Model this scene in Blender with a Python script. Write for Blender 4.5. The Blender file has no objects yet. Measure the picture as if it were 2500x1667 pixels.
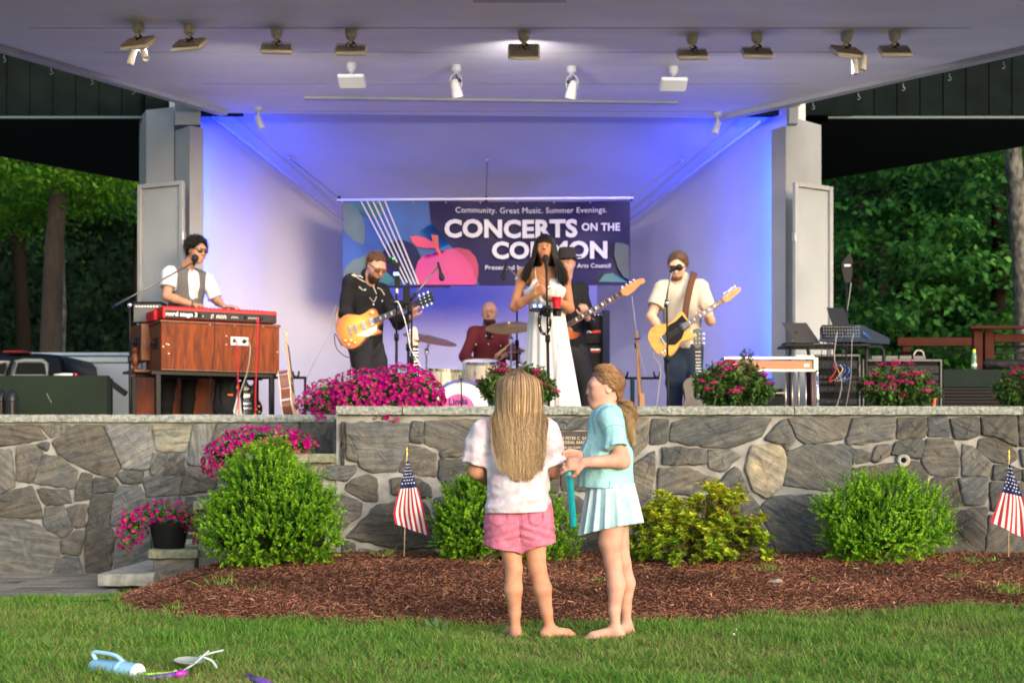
import bpy,math,random
import numpy as np
from mathutils import Vector,Matrix
SC=bpy.context.scene
COL=SC.collection
R=math.radians
F=3472.0;HY=1120.0;CH=0.9
# ---------------- camera, sky, sun, exposure
cd=bpy.data.cameras.new('camera');cam=bpy.data.objects.new('camera',cd);COL.objects.link(cam)
cam.location=(0,0,CH);cam.rotation_euler=(R(90),0,0)
cd.lens=50;cd.sensor_width=36;cd.shift_y=(HY-833.5)/2500.0
cd.clip_start=0.1;cd.clip_end=2000
cd.dof.use_dof=True;cd.dof.focus_distance=7.3;cd.dof.aperture_fstop=3.2
SC.camera=cam
SUN_EL,SUN_AZ=13.0,34.0
w=bpy.data.worlds.new('World');SC.world=w;w.use_nodes=True
nt=w.node_tree;sky=nt.nodes.new('ShaderNodeTexSky');sky.sky_type='NISHITA';sky.sun_disc=False
sky.sun_elevation=R(SUN_EL);sky.sun_rotation=R(180-SUN_AZ);sky.air_density=1.0;sky.dust_density=2.0;sky.ozone_density=1.0
nt.links.new(sky.outputs[0],nt.nodes['Background'].inputs[0]);nt.nodes['Background'].inputs[1].default_value=0.15
sl=bpy.data.lights.new('sun','SUN');sl.energy=0.62;sl.angle=R(18);sl.color=(1.0,0.95,0.90)
so=bpy.data.objects.new('sun',sl);COL.objects.link(so)
so.rotation_euler=(R(90-SUN_EL),0,R(SUN_AZ));so.location=(10,-14,6)
SC.view_settings.view_transform='Standard';SC.view_settings.look='None'
SC.view_settings.exposure=1.65;SC.view_settings.gamma=1
SC.cycles.max_bounces=6;SC.cycles.diffuse_bounces=4;SC.cycles.use_denoising=True
SC.cycles.sample_clamp_indirect=6;SC.cycles.caustics_reflective=False;SC.cycles.caustics_refractive=False
rng=random.Random(7);nr=np.random.default_rng(7)
def P(x,y,D):return Vector(((x-1250)*D/F,D,CH+(HY-y)*D/F))
def V(*a):return Vector(a)
# ---------------- materials
def srgb(h):
 if isinstance(h,str):
  c=[int(h[i:i+2],16)/255 for i in(0,2,4)]
  return tuple(((v/12.92)if v<=.04045 else((v+.055)/1.055)**2.4)for v in c)
 return tuple(h)[:3]
MATS={}
def M(name,col=(.5,.5,.5),rough=.6,metal=0.0,var=None,bump=None,attr=False,trans=0.0,coat=0.0,emis=None,spec=.5,alpha=None,sheen=0.0,wood=None,scale3=None,col2=None,transmission=0.0,sss=0.0):
 if name in MATS:return MATS[name]
 m=bpy.data.materials.new(name);m.use_nodes=True;n=m.node_tree.nodes;L=m.node_tree.links
 b=n['Principled BSDF'];c=srgb(col)
 if sum(c)<.15 and not coat and not attr and metal<.4:spec=min(spec,.12)
 b.inputs['Roughness'].default_value=rough;b.inputs['Metallic'].default_value=metal
 b.inputs['Specular IOR Level'].default_value=spec
 if coat:b.inputs['Coat Weight'].default_value=coat;b.inputs['Coat Roughness'].default_value=.1
 if sheen:b.inputs['Sheen Weight'].default_value=sheen
 if transmission:b.inputs['Transmission Weight'].default_value=transmission
 if sss:
  b.inputs['Subsurface Weight'].default_value=sss;b.inputs['Subsurface Radius'].default_value=(.02,.008,.004)
 tc=n.new('ShaderNodeTexCoord');src=tc.outputs['Object']
 if scale3:
  mp=n.new('ShaderNodeMapping');mp.inputs['Scale'].default_value=scale3;L.new(src,mp.inputs[0]);src=mp.outputs[0]
 out=None
 if attr:
  a=n.new('ShaderNodeAttribute');a.attribute_name='col';out=a.outputs['Color']
 if var:
  t=n.new('ShaderNodeTexNoise');t.inputs['Scale'].default_value=var[0];t.inputs['Detail'].default_value=var[2]if len(var)>2 else 4
  L.new(src,t.inputs['Vector'])
  rp=n.new('ShaderNodeValToRGB');rp.color_ramp.elements[0].position=.3;rp.color_ramp.elements[1].position=.7
  c2=srgb(col2)if col2 else tuple(v*(1-var[1])for v in c)
  if out is None:
   rp.color_ramp.elements[0].color=(*c2,1);rp.color_ramp.elements[1].color=(*c,1)
   out=rp.outputs[0]
  else:
   rp.color_ramp.elements[0].color=(1-var[1],)*3+(1,);rp.color_ramp.elements[1].color=(1,1,1,1)
   mx=n.new('ShaderNodeMix');mx.data_type='RGBA';mx.blend_type='MULTIPLY';mx.inputs[0].default_value=1
   L.new(out,mx.inputs[6]);L.new(rp.outputs[0],mx.inputs[7]);out=mx.outputs[2]
  L.new(t.outputs[0],rp.inputs[0])
 if wood:
  wv=n.new('ShaderNodeTexNoise');wv.inputs['Scale'].default_value=wood[0];wv.inputs['Detail'].default_value=6;wv.inputs['Distortion'].default_value=wood[1]
  L.new(src,wv.inputs['Vector'])
  rp=n.new('ShaderNodeValToRGB');rp.color_ramp.elements[0].position=.35;rp.color_ramp.elements[1].position=.65
  rp.color_ramp.elements[0].color=(*srgb(wood[2]),1);rp.color_ramp.elements[1].color=(*c,1)
  L.new(wv.outputs[0],rp.inputs[0]);out=rp.outputs[0]
 if out is None:b.inputs['Base Color'].default_value=(*c,1)
 else:L.new(out,b.inputs['Base Color'])
 if bump:
  t=n.new('ShaderNodeTexNoise');t.inputs['Scale'].default_value=bump[0];t.inputs['Detail'].default_value=5
  L.new(src,t.inputs['Vector']);bp=n.new('ShaderNodeBump');bp.inputs['Strength'].default_value=bump[1]
  bp.inputs['Distance'].default_value=bump[2]if len(bump)>2 else .01
  L.new(t.outputs[0],bp.inputs['Height']);L.new(bp.outputs[0],b.inputs['Normal'])
 if emis:
  b.inputs['Emission Color'].default_value=(*srgb(emis[0]),1);b.inputs['Emission Strength'].default_value=emis[1]
 if alpha is not None:b.inputs['Alpha'].default_value=alpha
 if trans:
  tr=n.new('ShaderNodeBsdfTranslucent');ms=n.new('ShaderNodeMixShader');ms.inputs[0].default_value=trans
  if out is None:tr.inputs[0].default_value=(*c,1)
  else:L.new(out,tr.inputs[0])
  L.new(b.outputs[0],ms.inputs[1]);L.new(tr.outputs[0],ms.inputs[2])
  L.new(ms.outputs[0],n['Material Output'].inputs[0])
 MATS[name]=m
 return m
 # ---------------- objects
TM={}
def setp(o,label=None,cat=None,group=None,kind=None):
 if label:o['label']=label
 if cat:o['category']=cat
 if group:o['group']=group
 if kind:o['kind']=kind
 return o
def thing(name,label,cat,loc=(0,0,0),rz=0,group=None,sc=1.0,rot=None):
 o=bpy.data.objects.new(name,None);COL.objects.link(o);o.empty_display_size=.05
 e=rot if rot else(0,0,rz)
 o.location=loc;o.rotation_euler=e;o.scale=(sc,)*3
 from mathutils import Euler
 TM[o.name]=Matrix.LocRotScale(Vector(loc),Euler(e),Vector((sc,)*3))
 return setp(o,label,cat,group)
def root_of(o):
 while o.parent:o=o.parent
 return o
def link_mesh(name,me,mats,parent=None,world=True,smooth=True,mod=None,label=None):
 if not isinstance(mats,(list,tuple)):mats=[mats]
 for m in mats:me.materials.append(m)
 if parent is not None and world:
  r=root_of(parent)
  if r.name in TM:me.transform(TM[r.name].inverted())
 if smooth is not None:
  me.polygons.foreach_set('use_smooth',[bool(smooth)]*len(me.polygons))
 o=bpy.data.objects.new(name,me);COL.objects.link(o)
 if parent is not None:o.parent=parent
 if label:o['label']=label
 return o
def copy_tree(o,parent=None):
 c=o.copy();COL.objects.link(c);c.parent=parent
 for ch in list(o.children):copy_tree(ch,c)
 return c
def np_mesh(name,v,faces,col=None,n=4):
 """v (N,3), faces (M,n) int array"""
 v=np.asarray(v,dtype=np.float32);f=np.asarray(faces,dtype=np.int32)
 me=bpy.data.meshes.new(name);me.vertices.add(len(v));me.vertices.foreach_set('co',v.ravel())
 n=f.shape[1];me.loops.add(f.size);me.loops.foreach_set('vertex_index',f.ravel())
 me.polygons.add(len(f));me.polygons.foreach_set('loop_start',np.arange(0,f.size,n,dtype=np.int32))
 try:me.polygons.foreach_set('loop_total',np.full(len(f),n,dtype=np.int32))
 except Exception:pass
 if col is not None:
  a=me.color_attributes.new('col','FLOAT_COLOR','POINT');c=np.ones((len(v),4),np.float32);c[:,:3]=col
  a.data.foreach_set('color',c.ravel())
 me.update(calc_edges=True);me.validate()
 return me
def frame(d,up=(0,0,1)):
 """matrix with z along d"""
 d=Vector(d).normalized();u=Vector(up)
 if abs(d.dot(u))>.98:u=Vector((0,1,0))
 x=u.cross(d).normalized();y=d.cross(x)
 return Matrix((x,y,d)).transposed()
def axes(x,y,z):return Matrix((Vector(x),Vector(y),Vector(z))).transposed()
class MB:
 def __init__(s):s.v=[];s.f=[];s.mi=[];s.c=[];s.cur=0;s.curc=None
 def mat(s,i):s.cur=i;return s
 def add(s,vs,fs):
  b=len(s.v);s.v+=[tuple(v)for v in vs]
  for f in fs:s.f.append([b+i for i in f]);s.mi.append(s.cur)
  if s.curc is not None:s.c+=[s.curc]*len(vs)
  return s
 def box(s,c,size,rot=None,bev=0):
  c=Vector(c);h=Vector(size)/2;m=rot if rot is not None else Matrix.Identity(3)
  if bev<=0:
   vs=[c+m@Vector((x*h.x,y*h.y,z*h.z))for x in(-1,1)for y in(-1,1)for z in(-1,1)]
   return s.add(vs,[(0,1,3,2),(4,6,7,5),(0,4,5,1),(2,3,7,6),(0,2,6,4),(1,5,7,3)])
  b=min(bev,h.x*.9,h.y*.9,h.z*.9);vs=[];idx={}
  for x in(-1,1):
   for y in(-1,1):
    for z in(-1,1):
     for k in range(3):
      q=[x*(h.x-b),y*(h.y-b),z*(h.z-b)];q[k]=(x,y,z)[k]*h[k]
      idx[(x,y,z,k)]=len(vs);vs.append(c+m@Vector(q))
  fs=[]
  I=idx
  for a in(-1,1):
   q=[(a,-1,-1),(a,1,-1),(a,1,1),(a,-1,1)]
   fs.append([I[(*p,0)]for p in(q if a>0 else q[::-1])])
   q=[(-1,a,-1),(-1,a,1),(1,a,1),(1,a,-1)]
   fs.append([I[(*p,1)]for p in(q if a>0 else q[::-1])])
   q=[(-1,-1,a),(1,-1,a),(1,1,a),(-1,1,a)]
   fs.append([I[(*p,2)]for p in(q if a>0 else q[::-1])])
  for a in(-1,1):
   for bb in(-1,1):
    fs.append([I[(a,bb,-1,0)],I[(a,bb,-1,1)],I[(a,bb,1,1)],I[(a,bb,1,0)]][::(1 if a*bb>0 else-1)])
    fs.append([I[(a,-1,bb,2)],I[(a,-1,bb,0)],I[(a,1,bb,0)],I[(a,1,bb,2)]][::(1 if a*bb<0 else-1)][::-1])
    fs.append([I[(-1,a,bb,1)],I[(-1,a,bb,2)],I[(1,a,bb,2)],I[(1,a,bb,1)]][::(1 if a*bb>0 else-1)])
  for x in(-1,1):
   for y in(-1,1):
    for z in(-1,1):
     fs.append([I[(x,y,z,0)],I[(x,y,z,1)],I[(x,y,z,2)]][::(1 if x*y*z>0 else-1)])
  return s.add(vs,fs)
 def tube(s,pts,r,n=8,cap=True,flat=None):
  pts=[Vector(p)for p in pts];k=len(pts);rs=r if isinstance(r,(list,tuple))else[r]*k
  vs=[];ref=None
  for i,p in enumerate(pts):
   d=(pts[min(i+1,k-1)]-pts[max(i-1,0)])
   if d.length<1e-9:d=Vector((0,0,1))
   d.normalize()
   if ref is None:
    ref=Vector((0,0,1))if abs(d.z)<.9 else Vector((1,0,0))
   x=(ref-d*ref.dot(d));x=x.normalized()if x.length>1e-6 else d.orthogonal().normalized();ref=x;y=d.cross(x)
   for j in range(n):
    a=2*math.pi*j/n;vs.append(p+(x*math.cos(a)+y*math.sin(a)*(flat or 1))*rs[i])
  fs=[(i*n+j,i*n+(j+1)%n,(i+1)*n+(j+1)%n,(i+1)*n+j)for i in range(k-1)for j in range(n)]
  if cap:fs+=[tuple(range(n))[::-1],tuple((k-1)*n+j for j in range(n))]
  return s.add(vs,fs)
 def lathe(s,prof,c=(0,0,0),rot=None,n=24,cap=True):
  """prof: [(r,z)...] round z"""
  c=Vector(c);m=rot if rot is not None else Matrix.Identity(3);vs=[]
  for(r,z)in prof:
   for j in range(n):
    a=2*math.pi*j/n;vs.append(c+m@Vector((r*math.cos(a),r*math.sin(a),z)))
  k=len(prof)
  fs=[(i*n+j,i*n+(j+1)%n,(i+1)*n+(j+1)%n,(i+1)*n+j)for i in range(k-1)for j in range(n)]
  if cap:fs+=[tuple(range(n))[::-1],tuple((k-1)*n+j for j in range(n))]
  return s.add(vs,fs)
 def ball(s,c,r,rot=None,n=12,m=8):
  r=(r,)*3 if not isinstance(r,(tuple,list))else r;c=Vector(c);mt=rot if rot is not None else Matrix.Identity(3)
  vs=[c+mt@Vector((0,0,-r[2]))]
  for i in range(1,m):
   t=-math.pi/2+math.pi*i/m
   for j in range(n):
    a=2*math.pi*j/n;vs.append(c+mt@Vector((r[0]*math.cos(t)*math.cos(a),r[1]*math.cos(t)*math.sin(a),r[2]*math.sin(t))))
  vs.append(c+mt@Vector((0,0,r[2])));e=len(vs)-1
  fs=[(0,1+(j+1)%n,1+j)for j in range(n)]
  for i in range(m-2):
   for j in range(n):fs.append((1+i*n+j,1+i*n+(j+1)%n,1+(i+1)*n+(j+1)%n,1+(i+1)*n+j))
  fs+=[(e,1+(m-2)*n+j,1+(m-2)*n+(j+1)%n)for j in range(n)]
  return s.add(vs,fs)
 def prism(s,poly,o,ux,uy,t,inset=0,bulge=0):
  """poly [(a,b)] in plane o+a*ux+b*uy, thickness t along n=ux x uy (from o backwards -t)"""
  o=Vector(o);ux=Vector(ux);uy=Vector(uy);nn=ux.cross(uy).normalized();k=len(poly)
  ar=sum(poly[i][0]*poly[(i+1)%k][1]-poly[(i+1)%k][0]*poly[i][1]for i in range(k))
  if ar<0:poly=poly[::-1]
  if inset:
   cx=sum(p[0]for p in poly)/k;cy=sum(p[1]for p in poly)/k
   ins=[]
   for i in range(k):
    p0=Vector(poly[i-1]);p1=Vector(poly[i]);p2=Vector(poly[(i+1)%k])
    d=((p2-p0)).normalized()if(p2-p0).length>0 else Vector((1,0));nrm=Vector((-d.y,d.x));ins.append(p1+nrm*inset)
   f=[o+ux*p.x+uy*p.y for p in ins]
   mid=[o+ux*p[0]+uy*p[1]-nn*abs(inset)for p in poly]
   midb=[v-nn*max(t-2*abs(inset),.0005)for v in mid]
   bk=[v-nn*t for v in f]
   rows=[bk,midb,mid,f]
  else:
   f=[o+ux*p[0]+uy*p[1]for p in poly];rows=[[v-nn*t for v in f],f]
  vs=[v for r_ in rows for v in r_];fs=[]
  for i in range(len(rows)-1):
   for j in range(k):fs.append((i*k+j,i*k+(j+1)%k,(i+1)*k+(j+1)%k,(i+1)*k+j))
  fs+=[tuple(range(k))[::-1],tuple((len(rows)-1)*k+j for j in range(k))]
  return s.add(vs,fs)
 def build(s,name,mats,parent=None,world=True,smooth=False,auto=None,label=None):
  me=bpy.data.meshes.new(name);me.from_pydata(s.v,[],s.f);me.update()
  o=link_mesh(name,me,mats,parent,world,None,label=label)
  me.polygons.foreach_set('material_index',s.mi)
  if s.c:
   a=me.color_attributes.new('col','FLOAT_COLOR','POINT')
   a.data.foreach_set('color',[q for c in s.c for q in(*c[:3],1)])
  if smooth or auto:
   me.polygons.foreach_set('use_smooth',[True]*len(me.polygons))
   if auto:me.set_sharp_from_angle(angle=R(auto))
  return o
def tube_obj(name,pts,r,mat,parent=None,n=8,world=True,label=None):
 return MB().tube(pts,r,n).build(name,mat,parent,world,smooth=True,label=label)
def bez(pts,n=10):
 """Catmull-Rom through pts"""
 pts=[Vector(p)for p in pts];out=[];q=[pts[0]*2-pts[1]]+pts+[pts[-1]*2-pts[-2]]
 for i in range(1,len(q)-2):
  for j in range(n):
   t=j/n;a,b,c,d=q[i-1],q[i],q[i+1],q[i+2]
   out.append(.5*((2*b)+(c-a)*t+(2*a-5*b+4*c-d)*t*t+(-a+3*b-3*c+d)*t**3))
 out.append(pts[-1]);return out
def text_obj(name,body,size,o,ux,uy,mat,parent=None,bold=0.0,align='CENTER',depth=.0015,sx=1.0,spacing=1.0):
 cu=bpy.data.curves.new(name,'FONT');cu.body=body;cu.size=size;cu.align_x=align;cu.align_y='CENTER'
 cu.offset=bold;cu.extrude=depth;cu.resolution_u=3;cu.space_character=spacing
 t=bpy.data.objects.new(name,cu);COL.objects.link(t)
 dg=bpy.context.evaluated_depsgraph_get();me=bpy.data.meshes.new_from_object(t.evaluated_get(dg))
 bpy.data.objects.remove(t);bpy.data.curves.remove(cu)
 ux=Vector(ux).normalized();uy=Vector(uy).normalized();nn=ux.cross(uy)
 m=Matrix.Translation(Vector(o))@axes(ux,uy,nn).to_4x4()@Matrix.Diagonal((sx,1,1,1))
 me.transform(m);return link_mesh(name,me,mat,parent,True,False)
 # ---------------- signed distance modelling: one continuous surface from blended shapes
class SDF:
 def __init__(s,k=.02):s.ops=[];s.k=k
 def cap(s,a,b,ra,rb=None,k=None,flat=None,op='u'):
  """round cone; flat=(axis, factor) squashes the section along axis"""
  s.ops.append(('cap',np.array(a,float),np.array(b,float),ra,ra if rb is None else rb,s.k if k is None else k,flat,op));return s
 def cone(s,a,b,ra,rb,k=None,flat=None,op='u'):
  s.ops.append(('cone',np.array(a,float),np.array(b,float),ra,rb,s.k if k is None else k,flat,op));return s
 def ell(s,c,r,rot=None,k=None,op='u'):
  s.ops.append(('ell',np.array(c,float),np.array(r,float),np.array(rot if rot is not None else Matrix.Identity(3),float),s.k if k is None else k,op));return s
 def box(s,c,h,rot=None,k=None,rad=.005,op='u'):
  s.ops.append(('box',np.array(c,float),np.array(h,float),np.array(rot if rot is not None else Matrix.Identity(3),float),s.k if k is None else k,rad,op));return s
 def plane(s,p,n,k=.004):
  s.ops.append(('plane',np.array(p,float),np.array(Vector(n).normalized(),float),k));return s
 def wr(s,fn):s.ops.append(('fn',fn));return s
 def chain(s,pts,rs,k=None,flat=None):
  for i in range(len(pts)-1):s.cap(pts[i],pts[i+1],rs[i],rs[i+1],k,flat)
  return s
 def mesh(s,vox=.006,name='m'):
  lo=np.full(3,1e9);hi=-lo
  for o in s.ops:
   if o[0]in('cap','cone')and o[-1]=='u':
    r=max(o[3],o[4])*1.25
    lo=np.minimum(lo,np.minimum(o[1],o[2])-r);hi=np.maximum(hi,np.maximum(o[1],o[2])+r)
   elif o[0]in('ell','box')and o[-1]=='u':
    r=np.linalg.norm(o[2])if o[0]=='box' else o[2].max();lo=np.minimum(lo,o[1]-r);hi=np.maximum(hi,o[1]+r)
  lo-=vox*3+.01;hi+=vox*3+.01
  n=np.ceil((hi-lo)/vox).astype(int)+1
  ax=[lo[i]+vox*np.arange(n[i])for i in range(3)]
  d=np.full(n,.5,np.float32)
  for o in s.ops:
   t=o[0]
   if t=='plane':
    X,Y,Z=np.meshgrid(*ax,indexing='ij',sparse=True)
    e=((X-o[1][0])*o[2][0]+(Y-o[1][1])*o[2][1]+(Z-o[1][2])*o[2][2]).astype(np.float32)
    d=np.maximum(d,e);continue
   if t=='fn':
    X,Y,Z=np.meshgrid(*[a.astype(np.float32)for a in ax],indexing='ij',sparse=True)
    msk=np.abs(d)<.06
    I=np.nonzero(msk);d[I]+=o[1](ax[0][I[0]],ax[1][I[1]],ax[2][I[2]]).astype(np.float32);continue
   if t in('cap','cone'):
    m_=max(o[3],o[4])*1.3+o[5]+vox*3;b0=np.minimum(o[1],o[2])-m_;b1=np.maximum(o[1],o[2])+m_
   else:
    m_=(o[2].max()if t=='ell' else np.linalg.norm(o[2]))+o[4]+vox*3;b0=o[1]-m_;b1=o[1]+m_
   i0=np.clip(np.floor((b0-lo)/vox).astype(int),0,n);i1=np.clip(np.ceil((b1-lo)/vox).astype(int)+1,0,n)
   if(i1<=i0).any():continue
   X,Y,Z=np.meshgrid(*[ax[i][i0[i]:i1[i]]for i in range(3)],indexing='ij',sparse=True)
   if t in('cap','cone'):
    a,b,ra,rb,k,fl,op=o[1:]
    px,py,pz=X-a[0],Y-a[1],Z-a[2];ba=b-a;l2=ba@ba+1e-12
    sc=1.0
    hh=(px*ba[0]+py*ba[1]+pz*ba[2])/l2;h=np.clip(hh,0,1)
    qx,qy,qz=px-h*ba[0],py-h*ba[1],pz-h*ba[2]
    if t=='cone':
     qx,qy,qz=px-hh*ba[0],py-hh*ba[1],pz-hh*ba[2]
    if fl is not None:
     ua=np.array(Vector(fl[0]).normalized());f=fl[1];dt=qx*ua[0]+qy*ua[1]+qz*ua[2];g=1/f-1
     qx,qy,qz=qx+dt*ua[0]*g,qy+dt*ua[1]*g,qz+dt*ua[2]*g;sc=min(1,(f+1)/2)
    e=(np.sqrt(qx*qx+qy*qy+qz*qz)-(ra+(rb-ra)*h))*sc
    if t=='cone':
     L_=math.sqrt(l2);e=np.maximum(e,np.maximum(-hh,hh-1)*L_)
   elif t=='ell':
    c,r,m,k,op=o[1:];px,py,pz=X-c[0],Y-c[1],Z-c[2]
    q=[(px*m[0][i]+py*m[1][i]+pz*m[2][i])for i in range(3)]
    k0=np.sqrt(sum((q[i]/r[i])**2 for i in range(3)));k1=np.sqrt(sum((q[i]/r[i]**2)**2 for i in range(3)))+1e-9
    e=k0*(k0-1)/k1
   else:
    c,hs,m,k,rad,op=o[1:];px,py,pz=X-c[0],Y-c[1],Z-c[2]
    q=[np.abs(px*m[0][i]+py*m[1][i]+pz*m[2][i])-(hs[i]-rad)for i in range(3)]
    e=np.sqrt(sum(np.maximum(v,0)**2 for v in q))+np.minimum(np.maximum(np.maximum(q[0],q[1]),q[2]),0)-rad
   sl_=tuple(slice(i0[i],i1[i])for i in range(3));D0=d[sl_];e=e.astype(np.float32);k=max(k,1e-4)
   if op=='u':
    h=np.clip(.5+.5*(D0-e)/k,0,1);d[sl_]=D0*(1-h)+e*h-k*h*(1-h)
   else:
    h=np.clip(.5-.5*(D0+e)/k,0,1);d[sl_]=D0*(1-h)-e*h+k*h*(1-h)
    # surface nets
  sg=d<0
  act=np.zeros(n-1,bool);c0=sg[:-1,:-1,:-1]
  cs={}
  for i in(0,1):
   for j in(0,1):
    for k in(0,1):
     v=sg[i:n[0]-1+i,j:n[1]-1+j,k:n[2]-1+k];cs[(i,j,k)]=v;act|=(v!=c0)
  I=np.argwhere(act);idx=np.full(n-1,-1,np.int32);idx[act]=np.arange(len(I))
  acc=np.zeros((len(I),3));cnt=np.zeros(len(I))
  for axn in range(3):
   for u in(0,1):
    for v in(0,1):
     o0=[0,0,0];oth=[q for q in range(3)if q!=axn];o0[oth[0]]=u;o0[oth[1]]=v;o1=list(o0);o1[axn]=1
     A=I+o0;B=I+o1;da=d[A[:,0],A[:,1],A[:,2]];db=d[B[:,0],B[:,1],B[:,2]]
     m=(da<0)!=(db<0);t=np.zeros(len(I));t[m]=da[m]/(da[m]-db[m])
     p=np.array(o0,float)[None].repeat(len(I),0);p[:,axn]=t;acc[m]+=p[m];cnt[m]+=1
  vv=lo+(I+acc/np.maximum(cnt,1)[:,None])*vox
  fs=[]
  for axn in range(3):
   o1,o2=[(1,2),(2,0),(0,1)][axn]
   sl0=[slice(1,n[i]-1)for i in range(3)];sl0[axn]=slice(0,n[axn]-1);sl1=list(sl0);sl1[axn]=slice(1,n[axn])
   a=sg[tuple(sl0)];b=sg[tuple(sl1)];ch=np.argwhere(a!=b)
   if len(ch)==0:continue
   fl=a[a!=b];base=ch.copy();base[:,o1]+=1;base[:,o2]+=1
   def cell(du,dv):
    q=base.copy();q[:,o1]-=du;q[:,o2]-=dv;return idx[q[:,0],q[:,1],q[:,2]]
   f=np.stack([cell(1,1),cell(0,1),cell(0,0),cell(1,0)],1)
   f[~fl]=f[~fl][:,::-1];fs.append(f)
  f=np.concatenate(fs);f=f[(f>=0).all(1)]
  return vv,f
 def build(s,name,mat,parent,vox=.006,colfn=None,label=None):
  v,f=s.mesh(vox);me=np_mesh(name,v,f,colfn(v)if colfn else None)
  return link_mesh(name,me,mat,parent,True,True,label=label)
def wrinkle(seed,amp,freq,dirv=None):
 q=np.random.default_rng(seed);ks=q.normal(size=(6,3))*freq
 if dirv is not None:ks=ks*np.array(dirv)
 ph=q.uniform(0,6.28,6);w2=q.normal(size=(3,3))*freq*.4
 def fn(x,y,z):
  a=np.sin(w2[0,0]*x+w2[0,1]*y+w2[0,2]*z)*.8;r=0
  for i in range(6):r=r+np.sin(ks[i,0]*x+ks[i,1]*y+ks[i,2]*z+ph[i]+a*(1+i*.3))
  return r*amp/3
 return fn
 # =============== the setting: ground, lawn sheet, mulch bed, path, stone wall, band shell
DW,DL,ZF=10.9,12.2,1.15
KS=14.6/13.5;ZC=CH+3.26*KS;DB=17.6
def PC(x,y,z):D=(z-CH)*F/(HY-y);return Vector(((x-1250)*D/F,D,z))
MX=np.array([-3.2,-2.62,-2.5,-2.28,-1.82,-.875,.55,1.75,3.06,5.5]);MD=np.array([10.9,10.3,9.0,8.33,7.89,7.6,7.62,8.12,8.5,9.0])
def mulch_front(x):return np.interp(x,MX,MD)+.05*np.sin(x*5.1)+.03*np.sin(x*13.7+1)
def ss(t):t=np.clip(t,0,1);return t*t*(3-2*t)
def gz(x,y):
 x=np.asarray(x,float);y=np.asarray(y,float)
 e=mulch_front(x);t=(y-e)/np.maximum(10.95-e,.3)
 m=.17*ss(t)**.75*ss((x+2.75)/.9)
 dip=-.09*ss((y-8.9)/1.0)*ss((-2.35-x)/.5)
 back=np.where(y>12.3,.0,0)
 return m+dip+.006*np.sin(x*3.1+y*2.3)+.004*np.sin(x*7.3-y*5.1)
def gzf(x,y):return float(gz(x,y))
def soil_mat(name,c1,c2,scale):
 return M(name,c1,.95,var=(scale,.5,6),col2=c2,bump=(scale*4,.6,.02),spec=.2)
def grid_mesh(x0,x1,y0,y1,nx,ny,zf):
 xs=np.linspace(x0,x1,nx);ys=np.linspace(y0,y1,ny);X,Y=np.meshgrid(xs,ys,indexing='ij');Z=zf(X,Y)
 v=np.stack([X.ravel(),Y.ravel(),Z.ravel()],1);i=np.arange(nx-1)[:,None]*ny+np.arange(ny-1)[None]
 f=np.stack([i,i+ny,i+ny+1,i+1],-1).reshape(-1,4);return v,f
v,f=grid_mesh(-9,9,-4,12.3,240,220,gz)
lawn=link_mesh('lawn_ground',np_mesh('lawn_ground',v,f),soil_mat('soil',(.075,.085,.03),(.035,.045,.015),3));setp(lawn,kind='structure',label='ground under the short mown grass',cat='ground')
# the wide ground reaching the horizon, below and around
def gfar(X,Y):
 z=np.full(X.shape,-.35);z=np.where(Y>17,.7,z);return z
v,f=grid_mesh(-600,600,-600,900,40,50,lambda X,Y:np.full(X.shape,-.4))
setp(link_mesh('ground',np_mesh('ground',v,f),M('far_soil',(.05,.07,.025),.95)),kind='structure',label='wide ground far around the lawn',cat='ground')
def gb(X,Y):return .62+.03*np.sin(X*.7)+.03*np.sin(Y*.9)
v,f=grid_mesh(-60,60,17.8,90,50,40,gb)
setp(link_mesh('parking_ground',np_mesh('parking_ground',v,f),soil_mat('gravel_soil',(.06,.06,.045),(.03,.035,.02),2)),kind='structure',label='dark ground behind the band shell under the trees',cat='ground')
# mulch bed sheet, 4 mm above
vs=[];fs=[];nx,ny=260,70
xs=np.linspace(-2.95,8.5,nx)
for i,x in enumerate(xs):
 e=float(mulch_front(x))+.02;ys=np.linspace(e,11.0,ny)
 z=gz(np.full(ny,x),ys)+.006+.012*nr.random(ny)
 for y_,z_ in zip(ys,z):vs.append((x,y_,z_))
vs=np.array(vs);i=np.arange(nx-1)[:,None]*ny+np.arange(ny-1)[None]
fs=np.stack([i,i+ny,i+ny+1,i+1],-1).reshape(-1,4)
mb_=link_mesh('mulch_bed',np_mesh('mulch_bed',vs,fs),soil_mat('mulch_soil',(.085,.032,.016),(.03,.012,.008),9),smooth=False)
setp(mb_,kind='structure',label='raised bed of dark red bark mulch along the wall',cat='mulch bed')
# paver path
pb=MB();y=9.75;row=0
while y<12.2:
 x=-9.0+(row%3)*.17
 while x<-2.45-(.15 if y<10.6 else 0):
  wd=rng.choice((.3,.42,.24));dd=.29
  c=rng.uniform(.7,1.15);pb.curc=(.19*c,.175*c,.15*c)
  pb.box((x+wd/2,y+dd/2,-.120+rng.uniform(-.002,.002)),(wd-.012,dd-.012,.08),bev=.006);x+=wd
 y+=.3;row+=1
setp(pb.build('path',M('paver',rough=.9,attr=True,var=(25,.35),bump=(60,.4,.004),spec=.3)),kind='structure',label='grey brown paver path at the foot of the wall',cat='path')
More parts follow.
